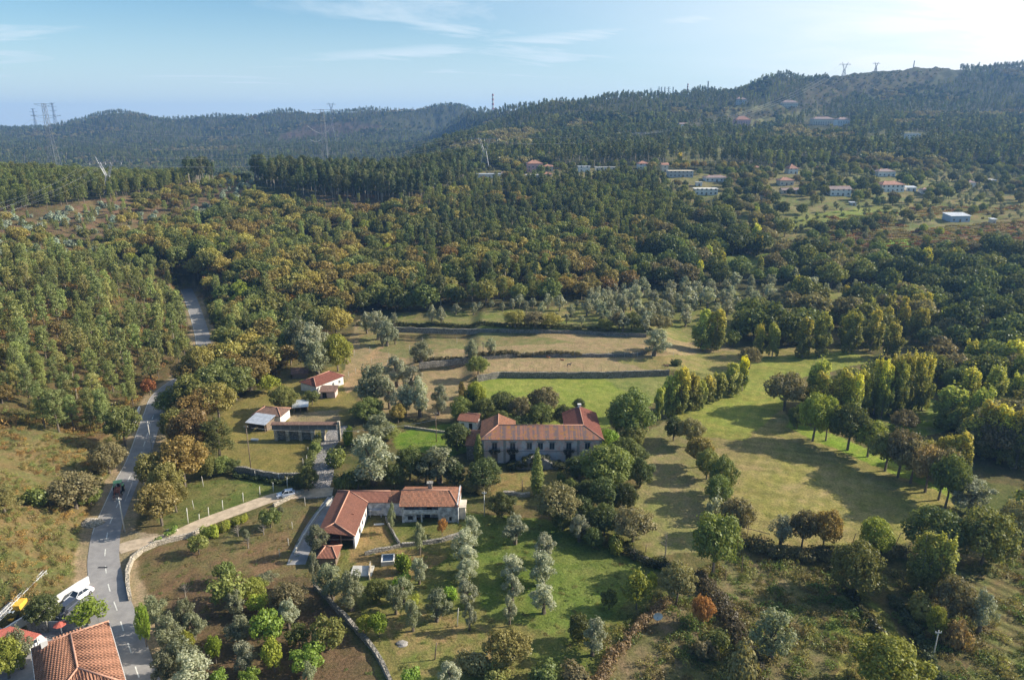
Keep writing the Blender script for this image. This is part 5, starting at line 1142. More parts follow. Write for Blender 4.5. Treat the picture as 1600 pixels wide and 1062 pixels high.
house('old_hut', 'low dark hut with sagging brown roof behind the white barn', P(457, 592, 0), P(481, 590, 0), 4.5, 1.5, 'gable', 1.1, WOOD, T_BRN, cat='hut')
house('stable', 'stable with mottled brown tile roof and one whitewashed end', P(398, 661, 0), P(439, 664, 0), 5.2, 2.5, 'hip', 1.3, W_WHITE, T_BRN, [(5.5, 1, .7, .8)], [(3.4, 1, 1.9)], 'stable', inset=2.0)
shed_open('metal_roofed_shed', 'open shed with pale corrugated sheet roof beside the stable', P(387, 671, 0), P(415, 675, 0), 4.2, 2.1, .8, SHEET)
shed_open('open_shelter', 'small open shelter with pale roof behind the round dark tree', P(459, 646, 0), P(481, 644, 0), 3.4, 1.8, .6, SHEET)
house('garden_cottage', 'small white cottage with bright red tiles left of the manor', P(717, 669, 0), P(745, 672, 0), 4.6, 2.3, 'gable', 1.2, W_WHITE, T_NEW, [(1.1, .9, .7, .8)], [(3.2, .9, 1.8, 'f', DARK)], 'cottage')
def granary():
    p0, p1 = P(427, 689, 0), P(527, 689, 0); w, rz = frame_at(p0, p1); t_ = thing('raised_granary', 'long narrow slatted granary raised on granite piers across the farmyard', 'granary', (p0.x, p0.y, 0), rz)
    m = MB(); m.box(0, w, 0, 1.5, 3.0, 3.2)
    for i in range(8): x = i * w / 7; m.box(max(0, x - .1), min(w, x + .1), -.04, .0, 3.2, 4.5)
    m.build('frame', GRAN, t_); m = MB()
    for i in range(7): m.box(.05, w - .05, .02, .08, 3.24 + i * .18, 3.36 + i * .18)
    m.box(.05, w - .05, .09, 1.4, 3.201, 4.49); m.build('slats', mat('grey slats', (.17, .165, .16), .9, var=.3, scale=3), t_)
    roof_part(t_, [[(-.2, -.25, 4.5), (w + .2, -.25, 4.5), (w + .2, .75, 4.9), (-.2, .75, 4.9)], [(-.2, 1.75, 4.5), (w + .2, 1.75, 4.5), (w + .2, .75, 4.9), (-.2, .75, 4.9)]], T_BRN)
    for x in (.3, 3.2, 6.4, 9.4, 12.0): q = MB(); q.box(x, x + .75, .1, 1.4, -1, 2.998); q.build('pier', W_PALE, t_)
    q = MB(); q.box(.2, 9.3, 1.0, 1.35, -1, 2.99); q.build('rear_wall', W_DRY, t_); q = MB(); q.box(w + .25, w + .85, 0, .7, -1, 5.2); q.build('pillar', W_PALE, t_)
granary()
house('red_hut', 'small hut with bright clay roof below the red-roofed wing', P(499, 884, 0), P(525, 884, 0), 3.4, 1.7, 'hip', 1.1, WOOD, T_NEW, cat='hut', inset=.9)
# bottom-left house, roof cut by the frame
def corner_house():
    e = 4.6; c = P(169.5, 970, e); dr = Vector((.60, -.80, 0)); df = Vector((.80, .60, 0)); L_, W_ = 15.0, 9.6; o_ = c - df * W_ + dr * L_; rz = math.atan2(df.y, df.x)
    t_ = thing('roadside_house', 'large house under a ribbed orange hipped roof at the roadside, bottom left', 'house', (o_.x, o_.y, 0), rz); m = MB(); m.box(.5, W_ - .5, .5, L_ - .5, -.5, e - .1); m.build('wall', W_WHITE, t_)
    h = e + 1.9; k = 4.3; A, B, C_, D_ = (0, 0, e), (W_, 0, e), (W_, L_, e), (0, L_, e); E, G_ = (W_ / 2, k, h), (W_ / 2, L_ - 2.6, h)
    # tile ribs modelled: half-round rolls up every slope
    ro = roof_part(t_, [[A, B, E], [B, C_, G_, E], [C_, D_, G_], [D_, A, E, G_]], T_HOUSE, [(A, E), (B, E), (C_, G_), (D_, G_), (E, G_)], rr=.14)
    rb = MB(); s = .36
    y = s / 2
    while y < L_:
        for side in (0, 1):
            tq = min(1, y / k, (L_ - y) / 2.6); xe = 0 if side == 0 else W_; xt = (W_ / 2) * tq if side == 0 else W_ - (W_ / 2) * tq
            rb.tube([(xe, y, e + .03), (xt, y, e + .03 + 1.9 * tq)], .085, 5)
        y += s
    x = s / 2
    while x < W_:
        tq = min(x, W_ - x) / (W_ / 2); rb.tube([(x, 0, e + .03), (x, k * tq, e + .03 + 1.9 * tq)], .085, 5); rb.tube([(x, L_, e + .03), (x, L_ - 2.6 * tq, e + .03 + 1.9 * tq)], .085, 5); x += s
    rb.build('tile_ribs', T_HOUSE, ro, smooth=True)
    g = MB(); g.box(2.6, 6.4, L_ - .7, L_ + .9, e - .2, e + .02, Matrix.Rotation(0, 4, 'X')); g.build('porch_roof', T_HOUSE, t_)
    g = MB(); g.box(-.08, 0, 0, L_, e - .22, e - .02); g.box(W_ + .001, W_ + .09, 0, L_, e - .22, e - .02); g.build('gutter', WFR, t_)
    for y in (3, 7, 11): win(t_, y, 1.2, 1.2, 1.3, 'r', W=W_ - .5)
    ch = MB(); ch.box(1.2, 2.0, L_ - 1.6, L_ - .9, e - .3, e + 1.5); ch.build('chimney', W_WHITE, ro)
corner_house()
def carport():
    pts = [P(17, 978, 2.9), P(62.4, 989.5, 2.4), P(41, 1008, 2.4), P(-30, 1035, 2.6), P(-45, 995, 3.0)]; c = pts[1]
    t_ = thing('carport', 'open carport with a red ribbed roof in the bottom left corner', 'carport', (c.x, c.y, 0)); roof_part(t_, [[tuple(p - Vector((c.x, c.y, 0))) for p in pts]], mat('red sheet roof', (.42, .13, .10), .7, var=.15), th=.12)
    r = MB(); a, b, d, e = pts[0], pts[1], pts[2], pts[4]
    for i in range(14):
        q = i / 13; p = a.lerp(b, q) - Vector((c.x, c.y, -.03)); s = (pts[4].lerp(pts[3], .15 + q * .8) if q < 1 else pts[3]).lerp(pts[2], q * .5) - Vector((c.x, c.y, -.03)); r.tube([p, s], .06, 4)
    r.build('roof_rib', mat('red sheet rib', (.36, .11, .08), .7), t_)
    m = MB(); m.box(-.35, -.2, -.55, -.4, 0, 2.32); m.box(-2.0, -1.85, -3.2, -3.05, 0, 2.3); m.build('post', WFR, t_)
carport()
# --- the village on the hill: (name words, u0, u1, v foot, storey height, depth, roof, rise, wall, roof material) ---
VIL = [('long low white building with a flat blue-grey roof at the left end of the village', 742, 782, 279, 3.6, 9, 'flat', 0, W_WHITE, SHEET), ('small white outbuilding right of the long flat-roofed building', 784, 791, 276, 3, 4, 'gable', 1, W_WHITE, T_VGREY),
 ('tall pink house with an orange hipped roof in the village', 824, 848, 269, 7.2, 10, 'hip', 2.4, W_PINK, T_VILL), ('long grey house with verandas in front of the pink house', 822, 847, 283, 4.8, 8, 'flat', 0, W_GREY, W_GREY), ('cream house with orange tiles right of the pink house', 849, 864, 268, 4.2, 8, 'hip', 1.6, W_CREAM, T_VILL), ('low orange-roofed annex below the cream house', 849, 862, 277, 2.6, 6, 'hip', 1.4, W_CREAM, T_VILL), ('small cream cottage at the edge of the pine wood', 866, 877, 264, 3, 6, 'gable', 1.2, W_CREAM, T_VILL),
 ('pale blue-white house with a flat roof facing the valley', 904, 922, 269, 4.6, 8, 'flat', .0, W_WHITE, SHEET), ('long low white wing beside a grey house', 930, 962, 267, 3.2, 5, 'flat', 0, W_WHITE, W_GREY), ('white cottage with a red roof half hidden by trees', 997, 1014, 265, 5, 8, 'hip', 1.8, W_WHITE, T_VILL), ('narrow cream house beside the long grey building', 1034, 1044, 269, 6, 6, 'gable', 1.4, W_CREAM, T_VILL), ('long flat-roofed grey building with a row of bays', 1045, 1083, 277, 5, 9, 'flat', 0, W_GREY, W_CREAM),
 ('long single-storey house with brown tiles and white posts', 1102, 1138, 284, 3.2, 9, 'hip', 1.7, W_WHITE, T_VGREY), ('tiny white shed above the modern white house', 1088, 1097, 291, 3, 4, 'flat', 0, W_WHITE, W_GREY), ('modern flat-roofed white house with dark windows', 1086, 1121, 305, 4.6, 8, 'flat', 0, W_WHITE, W_WHITE), ('white house with a steep pink roof at the forest edge', 1232, 1247, 272, 4.5, 8, 'hip', 3.4, W_WHITE, T_VILL), ('house with faded red roof behind olive trees', 1218, 1240, 290, 4, 8, 'hip', 2, W_CREAM, T_VILL),
 ('low grey-roofed houses row below the faded red roof', 1222, 1252, 303, 2.8, 6, 'gable', 1.3, W_CREAM, T_VGREY), ('bright white house with a reddish-grey gable roof above the terraces', 1297, 1329, 306, 4.6, 9, 'gable', 2, W_WHITE, T_VGREY), ('white villa with low brown roof on the right of the village', 1371, 1399, 276, 4.2, 9, 'hip', 1.8, W_WHITE, T_VGREY), ('large house with a broad red roof on the right of the village', 1376, 1413, 300, 5.4, 10, 'hip', 2.3, W_WHITE, T_VILL), ('small white garage right of the broad red roof', 1416, 1431, 299, 3, 5, 'mono', 1, W_WHITE, SHEET),
 ('farm store with bluish walls and a pale roof on the right-hand terraces', 1484, 1516, 347, 4, 8, 'mono', 1.4, mat('blue-grey render', (.40, .46, .56), .9), SHEET), ('small white hut at the end of the terraces', 1549, 1556, 351, 3.5, 3, 'mono', .5, W_CREAM, SHEET), ('white shed roof showing through the dark wood on the right', 1548, 1557, 286, 2.5, 5, 'mono', .6, W_GREY, W_WHITE), ('pale wide house on the mountain side, left one of a pair', 1270, 1303, 196, 9, 14, 'hip', 3, W_CREAM, T_VGREY), ('pale wide house on the mountain side, right one of a pair', 1308, 1328, 196, 8, 12, 'hip', 3, W_WHITE, T_VGREY), ('white building among the dark woods on the mountain', 1416, 1438, 218, 7, 12, 'flat', 0, W_WHITE, W_WHITE),
 ('pinkish house below the bare crest of the mountain', 1149, 1172, 196, 8, 14, 'hip', 5, W_PINK, T_VILL), ('small pale house beside the green hill field', 1062, 1074, 200, 5, 8, 'gable', 2, W_WHITE, T_VGREY), ('red-roofed house high on the mountain side', 1477, 1490, 203, 5, 9, 'hip', 3, W_CREAM, T_VILL), ('pale house with brown roof on the upper slope of the mountain', 1222, 1246, 168, 8, 14, 'hip', 4, W_CREAM, T_VGREY), ('small white house behind trees left of the broad red roof', 1352, 1366, 268, 3.4, 7, 'hip', 1.6, W_WHITE, T_VGREY), ('small cream house low on the terraces below the village', 1192, 1206, 313, 3, 6, 'gable', 1.3, W_CREAM, T_VILL), ('tiny white hut among olive trees in the middle of the village', 1262, 1270, 300, 2.6, 4, 'gable', 1, W_WHITE, T_VGREY), ('small stone barn above the brown-tiled house', 1146, 1158, 279, 3, 5, 'gable', 1.4, W_GREY, T_VGREY), ('low white house at the end of the garden wall on the right', 1440, 1454, 303, 3, 6, 'hip', 1.4, W_WHITE, T_VGREY), ('white gable showing over the olive trees right of the steep pink roof', 1278, 1288, 270, 3.6, 6, 'gable', 1.6, W_WHITE, T_VILL), ('small pinkish house under the forest edge in the village centre', 1176, 1188, 268, 3.4, 6, 'hip', 1.6, W_PINK, T_VILL), ('little grey shed on the terraces below the bright white house', 1330, 1338, 322, 2.4, 4, 'mono', .5, W_GREY, SHEET), ('white house far right beneath the dark wood', 1512, 1524, 292, 3.4, 7, 'hip', 1.6, W_WHITE, T_VGREY), ('faded house below the far mast', 1150, 1166, 163, 8, 14, 'hip', 4, W_GREY, T_VGREY)]
for i, (lab, u0, u1, vb, e, d, rf, rise, wm, rm) in enumerate(VIL):
    a, b = H((u0 + u1) / 2, vb), None; y = a.y; z = a.z; dep = y * CP + (HC - z) * SP; x0, x1 = (u0 - 800) / F * dep, (u1 - 800) / F * dep; rr = random.Random(i); w = x1 - x0
    sk = rr.uniform(-.06, .10) * w; n = max(1, int(w / 3.2)); two = e > 4.4
    wins = [((k + .5) * w / n, 1.1 + (0 if not two or s == 0 else 2.7), 1.2, 1.2, 'f') for k in range(n) for s in range(2 if two else 1) if not (k == n // 2 and s == 0)]
    house('house' if w > 9 else 'cottage', lab, Vector((x0, y - sk / 2, z)), Vector((x1, y + sk / 2, z)), d, e, rf, rise, wm, rm, wins, [(n // 2 * w / n + w / n / 2, 1.2, 2.1)], 'house', o=.5, base=z - .3, found=5)
# ---------------- walls, fences, poles ----------------
def wline(pts, step=1.2):
    W_ = [H(u, v) for u, v in pts]; out = []
    for a, b in zip(W_[:-1], W_[1:]):
        n = max(1, int((b - a).length / step)); out += [a.lerp(b, i / n) for i in range(n)]
    return out + [W_[-1]]
def wall(name, lab, pts, h, th, m, jit=.1, cat='stone wall', base=None, group=None, cap=None):
    L_ = pts if isinstance(pts[0], Vector) else wline(pts); r = random.Random(hash_(lab)); o = L_[0].copy(); o.z = gz(o.x, o.y); mb = MB(); cm = MB(); vs = []; n = len(L_)
    for i, p in enumerate(L_):
        d = L_[min(i + 1, n - 1)] - L_[max(i - 1, 0)]; d.z = 0; d.normalize(); s = Vector((d.y, -d.x, 0)); g = min(gz(p.x, p.y), gz((p - s * th).x, (p - s * th).y)) if base is None else base
        hh = h + r.uniform(-jit, jit)
        for k, (a, z) in enumerate(((.5, g - .6), (.46, g + hh), (-.46, g + hh), (-.5, g - .6))):
            q = p + s * th * a + (s * r.uniform(-.05, .05) if jit else Vector()); vs.append((q.x - o.x, q.y - o.y, z - o.z))
    fs = [(i * 4 + k, i * 4 + 4 + k, i * 4 + 5 + k, i * 4 + 1 + k) for i in range(n - 1) for k in range(3)] + [(0, 1, 2, 3), ((n - 1) * 4 + 3, (n - 1) * 4 + 2, (n - 1) * 4 + 1, (n - 1) * 4)]
    mb.add(vs, fs); ob = mb.build(name, m, loc=o); return tag(ob, lab, cat, group)
def terr_wall(W_, z0, h, lab):
    pts = []
    for a, b in zip(W_[:-1], W_[1:]):
        n = max(1, int((b - a).length / 1.3)); pts += [a.lerp(b, i / n) + Vector((0, -.05, 0)) for i in range(n)]
    return wall('retaining_wall', lab, pts + [W_[-1]], h, .55, W_DRY, .14, 'stone wall', base=z0)
terr_wall(T1, -.1, 2.1, 'dark stone retaining wall along the top of the bright green meadow')
terr_wall(T2, 1.7, 1.35, 'rough stone terrace wall with fence posts across the brown pasture')
terr_wall(T3, 2.95, 1.45, 'long shaded terrace wall below the silvery olive terraces')
wall('stone_wall', 'low pale stone wall curving beside the road and the lane mouth', [(204, 938), (200, 915), (200, 895), (207, 876), (222, 862), (245, 852), (270, 845), (300, 838), (318, 829)], .9, .6, W_PALE)
wall('stone_wall', 'pale bank wall on the outer side of the lane near the silver car', [(428, 792), (445, 783), (460, 776), (474, 769)], .8, .5, W_PALE)
wall('stone_wall', 'dark mossy wall between the fenced green plot and the paddock', [(366, 741), (385, 743), (405, 747), (425, 751), (445, 753), (470, 752)], 2.1, .6, W_DRY, .2)
wall('stone_wall', 'low stone wall across the lawn in front of the farmhouse', [(628, 854), (660, 850), (690, 846), (715, 839), (735, 830)], .8, .5, W_STONE)
wall('stone_wall', 'broken stone wall at the foot of the straw-coloured courtyard', [(570, 867), (590, 862), (612, 857), (628, 854)], .7, .5, W_DRY, .2)
wall('courtyard_wall', 'thin pale wall dividing the farmhouse courtyard', [(603, 812), (610, 826), (618, 841), (625, 853)], .8, .3, W_STONE)
wall('stone_wall', 'long diagonal dry stone wall between orchard and olive lawn', [(492, 918), (510, 935), (530, 957), (548, 975), (566, 996), (585, 1018), (598, 1040), (612, 1072)], .8, .6, W_DRY, .18)
wall('parapet', 'concrete kerb wall on the left edge of the sloping driveway', [(520, 778), (498, 803), (480, 830), (459, 866)], .55, .3, CONC, .02, 'kerb wall')
wall('white_wall', 'whitewashed wall between the parked cars and the grass track', [P(140, 911.5, 0), P(125, 920, 0), P(108, 931, 0), P(90, 943, 0), P(70, 957, 0), P(50, 969, 0), P(25, 984, 0), P(0, 1000, 0), P(-40, 1024, 0)], 1.5, .28, W_WHITE, .01, 'white wall')
wall('block_wall', 'grey granite block wall across the yard behind the carport', [P(46, 987, 0), P(77, 987, 0)], 2.0, .35, W_STONE, .01, 'block wall')
wall('bridge_parapet', 'pale concrete parapet on the left side of the road bend', [(208, 672), (214, 652), (219, 640)], 1.1, .4, mat('bleached concrete', (.66, .64, .60), .9), .01, 'parapet')
wall('stone_wall', 'low wall beside the green kitchen plot left of the manor', [(632, 668), (660, 672), (700, 677)], .6, .35, W_PALE)
wall('stone_wall', 'dark field wall under the dead tree at the foot of the grass strip', [(985, 868), (1005, 876), (1030, 886), (1060, 893)], 1.0, .7, W_DRY, .2)
wall('stone_wall', 'rubble wall with boulders on the manor lawn edge', [(786, 770), (800, 773), (815, 775), (828, 774)], .6, .9, W_PALE, .25)
def hedge(lab, pts, h, th, col, leaf=.25, seed=1, name='hedge'):
    L_ = wline(pts, .9); r = random.Random(seed); o = L_[0]; lob = []
    for p in L_:
        for k in range(3): hh = h * r.uniform(.35, .8); lob.append((p.x - o.x + r.uniform(-.4, .4) * th, p.y - o.y + r.uniform(-.4, .4) * th, gz(p.x, p.y) - o.z + hh, r.uniform(.3, .5) * th, h * .4))
    V = leaves(lob, int(len(L_) * 170 * h), leaf, np.random.default_rng(seed)); me = mesh_np(name, V, np.arange(len(V)).reshape(-1, 4)); me.materials.append(M_LEAF); ob = bpy.data.objects.new(name, me); COL.objects.link(ob); ob.color = (*col, 1); ob.location = o; return tag(ob, lab, 'hedge')
hedge('dead brown bramble hedge running down to the bottom edge', [(1040, 948), (1020, 962), (1000, 980), (980, 1003), (955, 1035), (935, 1070)], 1.3, 1.5, (.20, .14, .09))
hedge('dark bramble hedge along the wall between lawn and grass strip', [(955, 852), (980, 866), (1005, 878), (1040, 890), (1075, 905)], 1.6, 2.0, (.05, .06, .03), seed=2)
hedge('bright brambles at the foot of the lane hedge', [(250, 845), (262, 838), (275, 828)], .8, 1.0, (.14, .19, .05), seed=3)
hedge('overgrown hedge along the cobbled lane and paddock fence', [(470, 752), (480, 735), (488, 715), (495, 695), (498, 682)], 1.2, 1.6, (.13, .14, .05), seed=4)
hedge('dark brambles over the wall by the paddock', [(366, 745), (400, 749), (440, 757), (468, 758)], 1.0, 1.2, (.06, .075, .03), seed=5)
hedge('dark scrub strip running down the slope bottom right', [(1090, 905), (1120, 940), (1140, 975), (1160, 1010), (1180, 1062)], 1.6, 2.4, (.10, .085, .055), .3, 6)
hedge('dark furrow of brambles beside the green vine plot', [(1300, 890), (1325, 925), (1350, 960), (1380, 1000), (1400, 1030)], 1.1, 1.2, (.075, .075, .035), .3, 7)
hedge('second dark furrow of brambles right of the vine plot', [(1395, 940), (1420, 975), (1440, 1010), (1465, 1062)], 1.2, 1.5, (.06, .07, .035), .3, 8)
hedge('line of scrub on the terrace wall in the brown pasture', [(650, 566), (700, 563), (740, 558), (800, 553), (860, 553), (905, 556)], 1.2, 1.4, (.09, .075, .04), .3, 9)
hedge('hedge on top of the long shaded terrace wall', [(560, 508), (620, 508), (700, 510), (780, 510), (860, 512), (960, 518)], 1.3, 1.4, (.08, .085, .035), .3, 10)
hedge('thicket under the trees at the lower end of the big field', [(1165, 850), (1200, 866), (1250, 872), (1310, 870), (1360, 872), (1410, 868)], 1.8, 2.6, (.11, .10, .05), .3, 11)
def pole(name, lab, u, v, h, r, m, group=None, cat='pole', lean=0, arms=False, box_=False, cap=None):
    b = H(u, v); mb = MB(); mb.tube([(0, 0, -.5), (lean * .5, 0, h * .5), (lean, 0, h)], [r, r * .9, r * .75], 8)
    if not arms and not cap: o = mb.build(name, m, loc=b, smooth=True); return tag(o, lab, cat, group)
    t_ = thing(name, lab, cat, b, 0, group); mb.build('shaft', m, t_, smooth=True)
    if arms:
        a = MB(); a.box(lean - .45, lean + .45, -.06, .06, h - .5, h - .38); a.build('crossarm', m, t_); c = MB()
        for x in (-.4, 0, .4): c.tube([(lean + x, 0, h - .38), (lean + x, 0, h - .16)], .05, 6)
        c.build('insulator', WFR, t_)
    return t_
pole('utility_pole', 'tall concrete utility pole on the right verge where the lane leaves the road', 195, 830, 7.4, .14, POSTC, None, 'utility pole', arms=True)
pole('utility_pole', 'slim pale pole standing at the right edge of the road', 238, 706, 8.0, .12, POSTC, None, 'utility pole', arms=True)
pole('utility_pole', 'tall wooden pole in the paddock below the metal-roofed shed', 392, 730, 10.5, .12, WOOD, None, 'utility pole', arms=True)
pole('utility_pole', 'slender pole beside the kitchen plot left of the manor', 682, 690, 8.0, .10, WOOD, None, 'utility pole', arms=True)
pole('utility_pole', 'pole behind the farmhouse chimney with a lamp arm', 617, 765, 3.0, .1, WOOD, None, 'pole')
pole('utility_pole', 'grey pole between farmhouse and dark hedge trees', 757, 806, 5.6, .11, POSTC, None, 'utility pole', arms=True)
pole('utility_pole', 'pale post pair in the scrub at the bottom right', 1457, 1030, 5.2, .09, POSTC, None, 'utility pole', arms=True)
pole('wooden_stake', 'leaning wooden stake on the tan part of the lawn', 679, 1030, 3.0, .1, WOOD, None, 'stake', .4)
pole('concrete_post', 'tall pale post between the olive trees of the lawn', 714, 978, 3.4, .08, POSTC, None, 'post', .3)
pole('dead_trunk', 'bare standing trunk on the manor lawn', 816, 768, 2.9, .09, WOOD, None, 'dead trunk')
G1 = 'pale concrete posts of the fence along the lane'
for i, (u, v, h) in enumerate(((294, 817, 3.4), (311, 811, 1.2), (326, 806, 2.0), (348, 796, 2.2), (380, 784, 2.2), (406, 774, 2.2), (427, 768, 2.2), (449, 762, 2.6))): pole('fence_post', '%s among the pale fence posts beside the lane' % ordinal(i, 8), u, v, h, .09, mat('white concrete post', (.66, .64, .58), .9), G1, 'fence post', .15)
G2 = 'grey posts below the paddock'
for i, (u, v, h) in enumerate(((400, 749, 2.2), (437, 753, 2.2), (303, 795, 2.0), (318, 760, 2.5))): pole('fence_post', '%s among the grey posts in the fenced green plot' % ordinal(i, 4), u, v, h, .07, POSTC, G2, 'fence post', -.1)
G3 = 'weathered posts along the paddock and cobbled lane'
for i, (u, v, h) in enumerate(((480, 723, 2.0), (482, 710, 2.0), (474, 728, 2.0), (490, 702, 1.8), (497, 689, 1.8), (515, 728, 2.0), (531, 768, 2.6), (457, 826, 1.6), (451, 852, 1.6), (477, 790, 2.0), (437, 869, 1.6))): pole('fence_post', 'weathered post %d of the fence line by the cobbled lane and driveway' % (i + 1) if 0 else 'thin weathered post on the edge of the cobbled lane or driveway', u, v, h, .07, POSTC, G3, 'fence post')
G4 = 'thin fence posts on the meadow wall'; us = (755, 763, 812, 838, 862, 887, 912, 940, 967, 995, 1026)
for i, u in enumerate(us): pole('fence_post', '%s in the post row on the wall above the bright meadow' % ordinal(i, len(us)), u, 582 - (u - 755) * .012, 1.7, .05, WOOD, G4, 'fence post')
G5 = 'fence posts on the middle pasture wall'; us = (678, 705, 727, 766, 800, 820, 834, 852, 875, 898, 950, 976, 996, 1018, 1052)
for i, u in enumerate(us): pole('fence_post', '%s in the post row along the middle terrace wall' % ordinal(i, len(us)), u, 564 - min(u - 678, 120) * .05, 2.0, .05, POSTC, G5, 'fence post')
G6 = 'tall pale posts round the corner of the pasture'; us = ((554, 556), (578, 551), (581, 569), (545, 590), (556, 585), (606, 572), (608, 560), (640, 548), (660, 536), (714, 536))
for i, (u, v) in enumerate(us): pole('fence_post', '%s of the tall posts at the left corner of the pasture' % ordinal(sorted(us).index((u, v)), len(us)), u, v, 2.2, .05, POSTC, G6, 'fence post')
G7 = 'posts at the lower end of the big field'
for i, (u, v, h, l) in enumerate(((1330, 853, 2.8, .5), (1400, 848, 2.2, .6), (1183, 858, 2.6, 0), (1168, 836, 2.4, 0), (1133, 906, 2.2, 0), (1158, 896, 3.6, 0), (1009, 862, 1.6, 0), (990, 874, 2.2, 0))): pole('fence_post', ('leaning dark stake at the lower edge of the big field', 'short leaning stake at the lower right edge of the big field', 'right post of the rustic gate below the great dark oak', 'left post of the rustic gate below the great dark oak', 'pale post on the path under the great dark oak', 'tall thin post right of the great dark oak', 'short post at the tip of the grass strip', 'pale post near the dark bramble hedge')[i], u, v, h, .08, WOOD, None, 'post', l)
g = H(1152, 838); gt = MB(); gt.tube([(0, 0, 2.3), (5.2, -2.4, 2.1)], .07, 6); tag(gt.build('gate_beam', WOOD, loc=g), 'long wooden crossbeam of the rustic gate below the great oak', 'beam')
# bare trees
def bare(lab, u, v, h, seed, col=(.30, .26, .22)):
    b = H(u, v); r = random.Random(seed); t_ = thing('bare_tree', lab, 'bare tree', b); m = MB(); m.tube([(0, 0, -.3), (.05, 0, h * .5), (.1, .05, h)], [.12, .08, .02], 6); m.build('trunk', M_PALEBARK, t_); m = MB()
    for i in range(34):
        z = h * r.uniform(.3, .95); a = r.uniform(0, 6.28); l = (h - z) * .5 + .3; e = Vector((math.cos(a) * l, math.sin(a) * l, z + l * .9)); m.tube([(0.05, 0, z), (e * .5 + Vector((0, 0, z * .5))), e], [.035, .02, .008], 3, False)
    m.build('branches', M_PALEBARK, t_)
bare('slender bare tree at the foot of the grass strip', 1039, 872, 5.5, 1); bare('small bare tree on the brown orchard slope below the lane', 290, 934, 2.6, 2); bare('tiny leafless tree near the top of the orchard', 388, 856, 2.0, 3); bare('small leafless tree behind the fruit hedge', 372, 838, 2.4, 4); bare('bare bush tree in the scrub right of the vine plot', 1478, 975, 4.0, 5); bare('leafless sapling in the pasture', 755, 548, 3, 6); bare('sapling on the lower orchard plot', 412, 835, 2.2, 7)
# --- things on the ground ---
def tank():
    b = P(606, 884, 0); t_ = thing('water_tank', 'raised concrete water tank with dark blue water in the farmyard', 'water tank', (b.x, b.y, gz(b.x, b.y)), .12); m = MB(); w, d, h = 2.3, 2.4, .85; x0 = -w / 2
    m.box(x0, x0 + w, 0, .22, -.3, h); m.box(x0, x0 + w, d - .22, d, -.3, h); m.box(x0, x0 + .22, .22, d - .22, -.3, h); m.box(x0 + w - .22, x0 + w, .22, d - .22, -.3, h); m.build('basin', mat('pale tank concrete', (.62, .60, .56), .9, var=.1), t_)
    m = MB(); m.box(x0 + .22, x0 + w - .22, .22, d - .22, -.1, h - .12); m.build('water', mat('dark water', (.03, .05, .09), .08, spec=.6), t_)
tank()
sl_ = MB(); b = P(566, 893, 0); sl_.box(-1.9, 1.9, -1.5, 1.5, -.3, .35); o = sl_.build('concrete_slab', CONC, loc=(b.x, b.y, gz(b.x, b.y)), bevel=.03); tag(o, 'pale concrete slab in the farmyard beside the water tank', 'slab')
wall('thin_wall', 'thin upright wall on the right side of the concrete slab', [(577, 906), (578, 893), (579, 884)], 1.0, .2, W_PALE, .02, 'wall')
pl = MB(); b = P(592, 820, 0); pl.box(-1, 1, -.15, .15, .05, .35); o = pl.build('plank', W_WHITE, loc=(b.x, b.y, gz(b.x, b.y)), bevel=.02); o.rotation_euler = (0, .15, .35); tag(o, 'white plank lying in the shaded courtyard', 'plank')
tp = MB(); b = P(580, 803, 0); tp.box(-1.5, .9, -1.2, 1.0, 1.5, 1.58)
for x in (-1.4, .75): tp.box(x, x + .1, -1.1, -1.0, -.2, 1.499)
o = tp.build('tin_shelter', SHEET, loc=(b.x + 1.4, b.y, gz(b.x, b.y))); tag(o, 'small tin shelter against the inner wall of the red-roofed wing', 'shelter')
def boulder(lab, u, v, w, h, m, seed, name='boulder'):
    import bmesh
    bm = bmesh.new(); bmesh.ops.create_icosphere(bm, subdivisions=3, radius=1); r = random.Random(seed)
    for q in bm.verts:
        n_ = float(fbm(np.array([q.co.x * 2 + seed]), np.array([q.co.y * 2 + q.co.z * 1.7]), 3, seed)[0]); q.co *= .7 + .6 * n_; q.co = Vector((q.co.x * w, q.co.y * w * .8, q.co.z * h))
    me = bpy.data.meshes.new(name); bm.to_mesh(me); bm.free(); me.materials.append(m); o = bpy.data.objects.new(name, me); COL.objects.link(o); o.location = H(u, v); tag(o, lab, 'rock')
boulder('flat grey boulder on the lawn left of the leaning stake', 628, 1005, .9, .35, GRAN, 1); boulder('pale rubble heap at the left edge of the road', 143, 818, 2.2, .9, W_PALE, 2, 'rubble_heap'); boulder('squared stone block by the lane junction', 273, 829, .7, .6, W_PALE, 3, 'stone_block'); boulder('smaller stone beside the squared block', 264, 829, .6, .4, GRAN, 4); boulder('dark boulder on the hillside lawn under the bushes', 785, 775, .9, .5, W_PALE, 5)
bs = MB(); b = H(398, 688); bs.box(-.9, .9, -.35, .35, .1, .45); bs.box(-.8, .8, -.25, .25, .0, .1); o = bs.build('water_trough', W_WHITE, loc=b, bevel=.03); tag(o, 'white trough on the paddock below the metal-roofed shed', 'trough')
def dish():
    b = H(1027, 974); t_ = thing('satellite_dish', 'white round dish on a short post beside the dead hedge', 'dish', b); m = MB(); m.tube([(0, 0, -.3), (0, 0, 1.2)], .05, 6); m.build('post', IRON, t_); m = MB(); n = 20; vs = [(0, .12, 1.5)] + [(math.cos(i * 2 * math.pi / n) * rr_, -.16 if rr_ > .5 else -.02, 1.5 + math.sin(i * 2 * math.pi / n) * rr_) for rr_ in (.4, .75) for i in range(n)]
    m.add(vs, [(0, 1 + i, 1 + (i + 1) % n) for i in range(n)] + [(1 + i, n + 1 + i, n + 1 + (i + 1) % n, 1 + (i + 1) % n) for i in range(n)]); m.build('bowl', W_WHITE, t_, smooth=True)
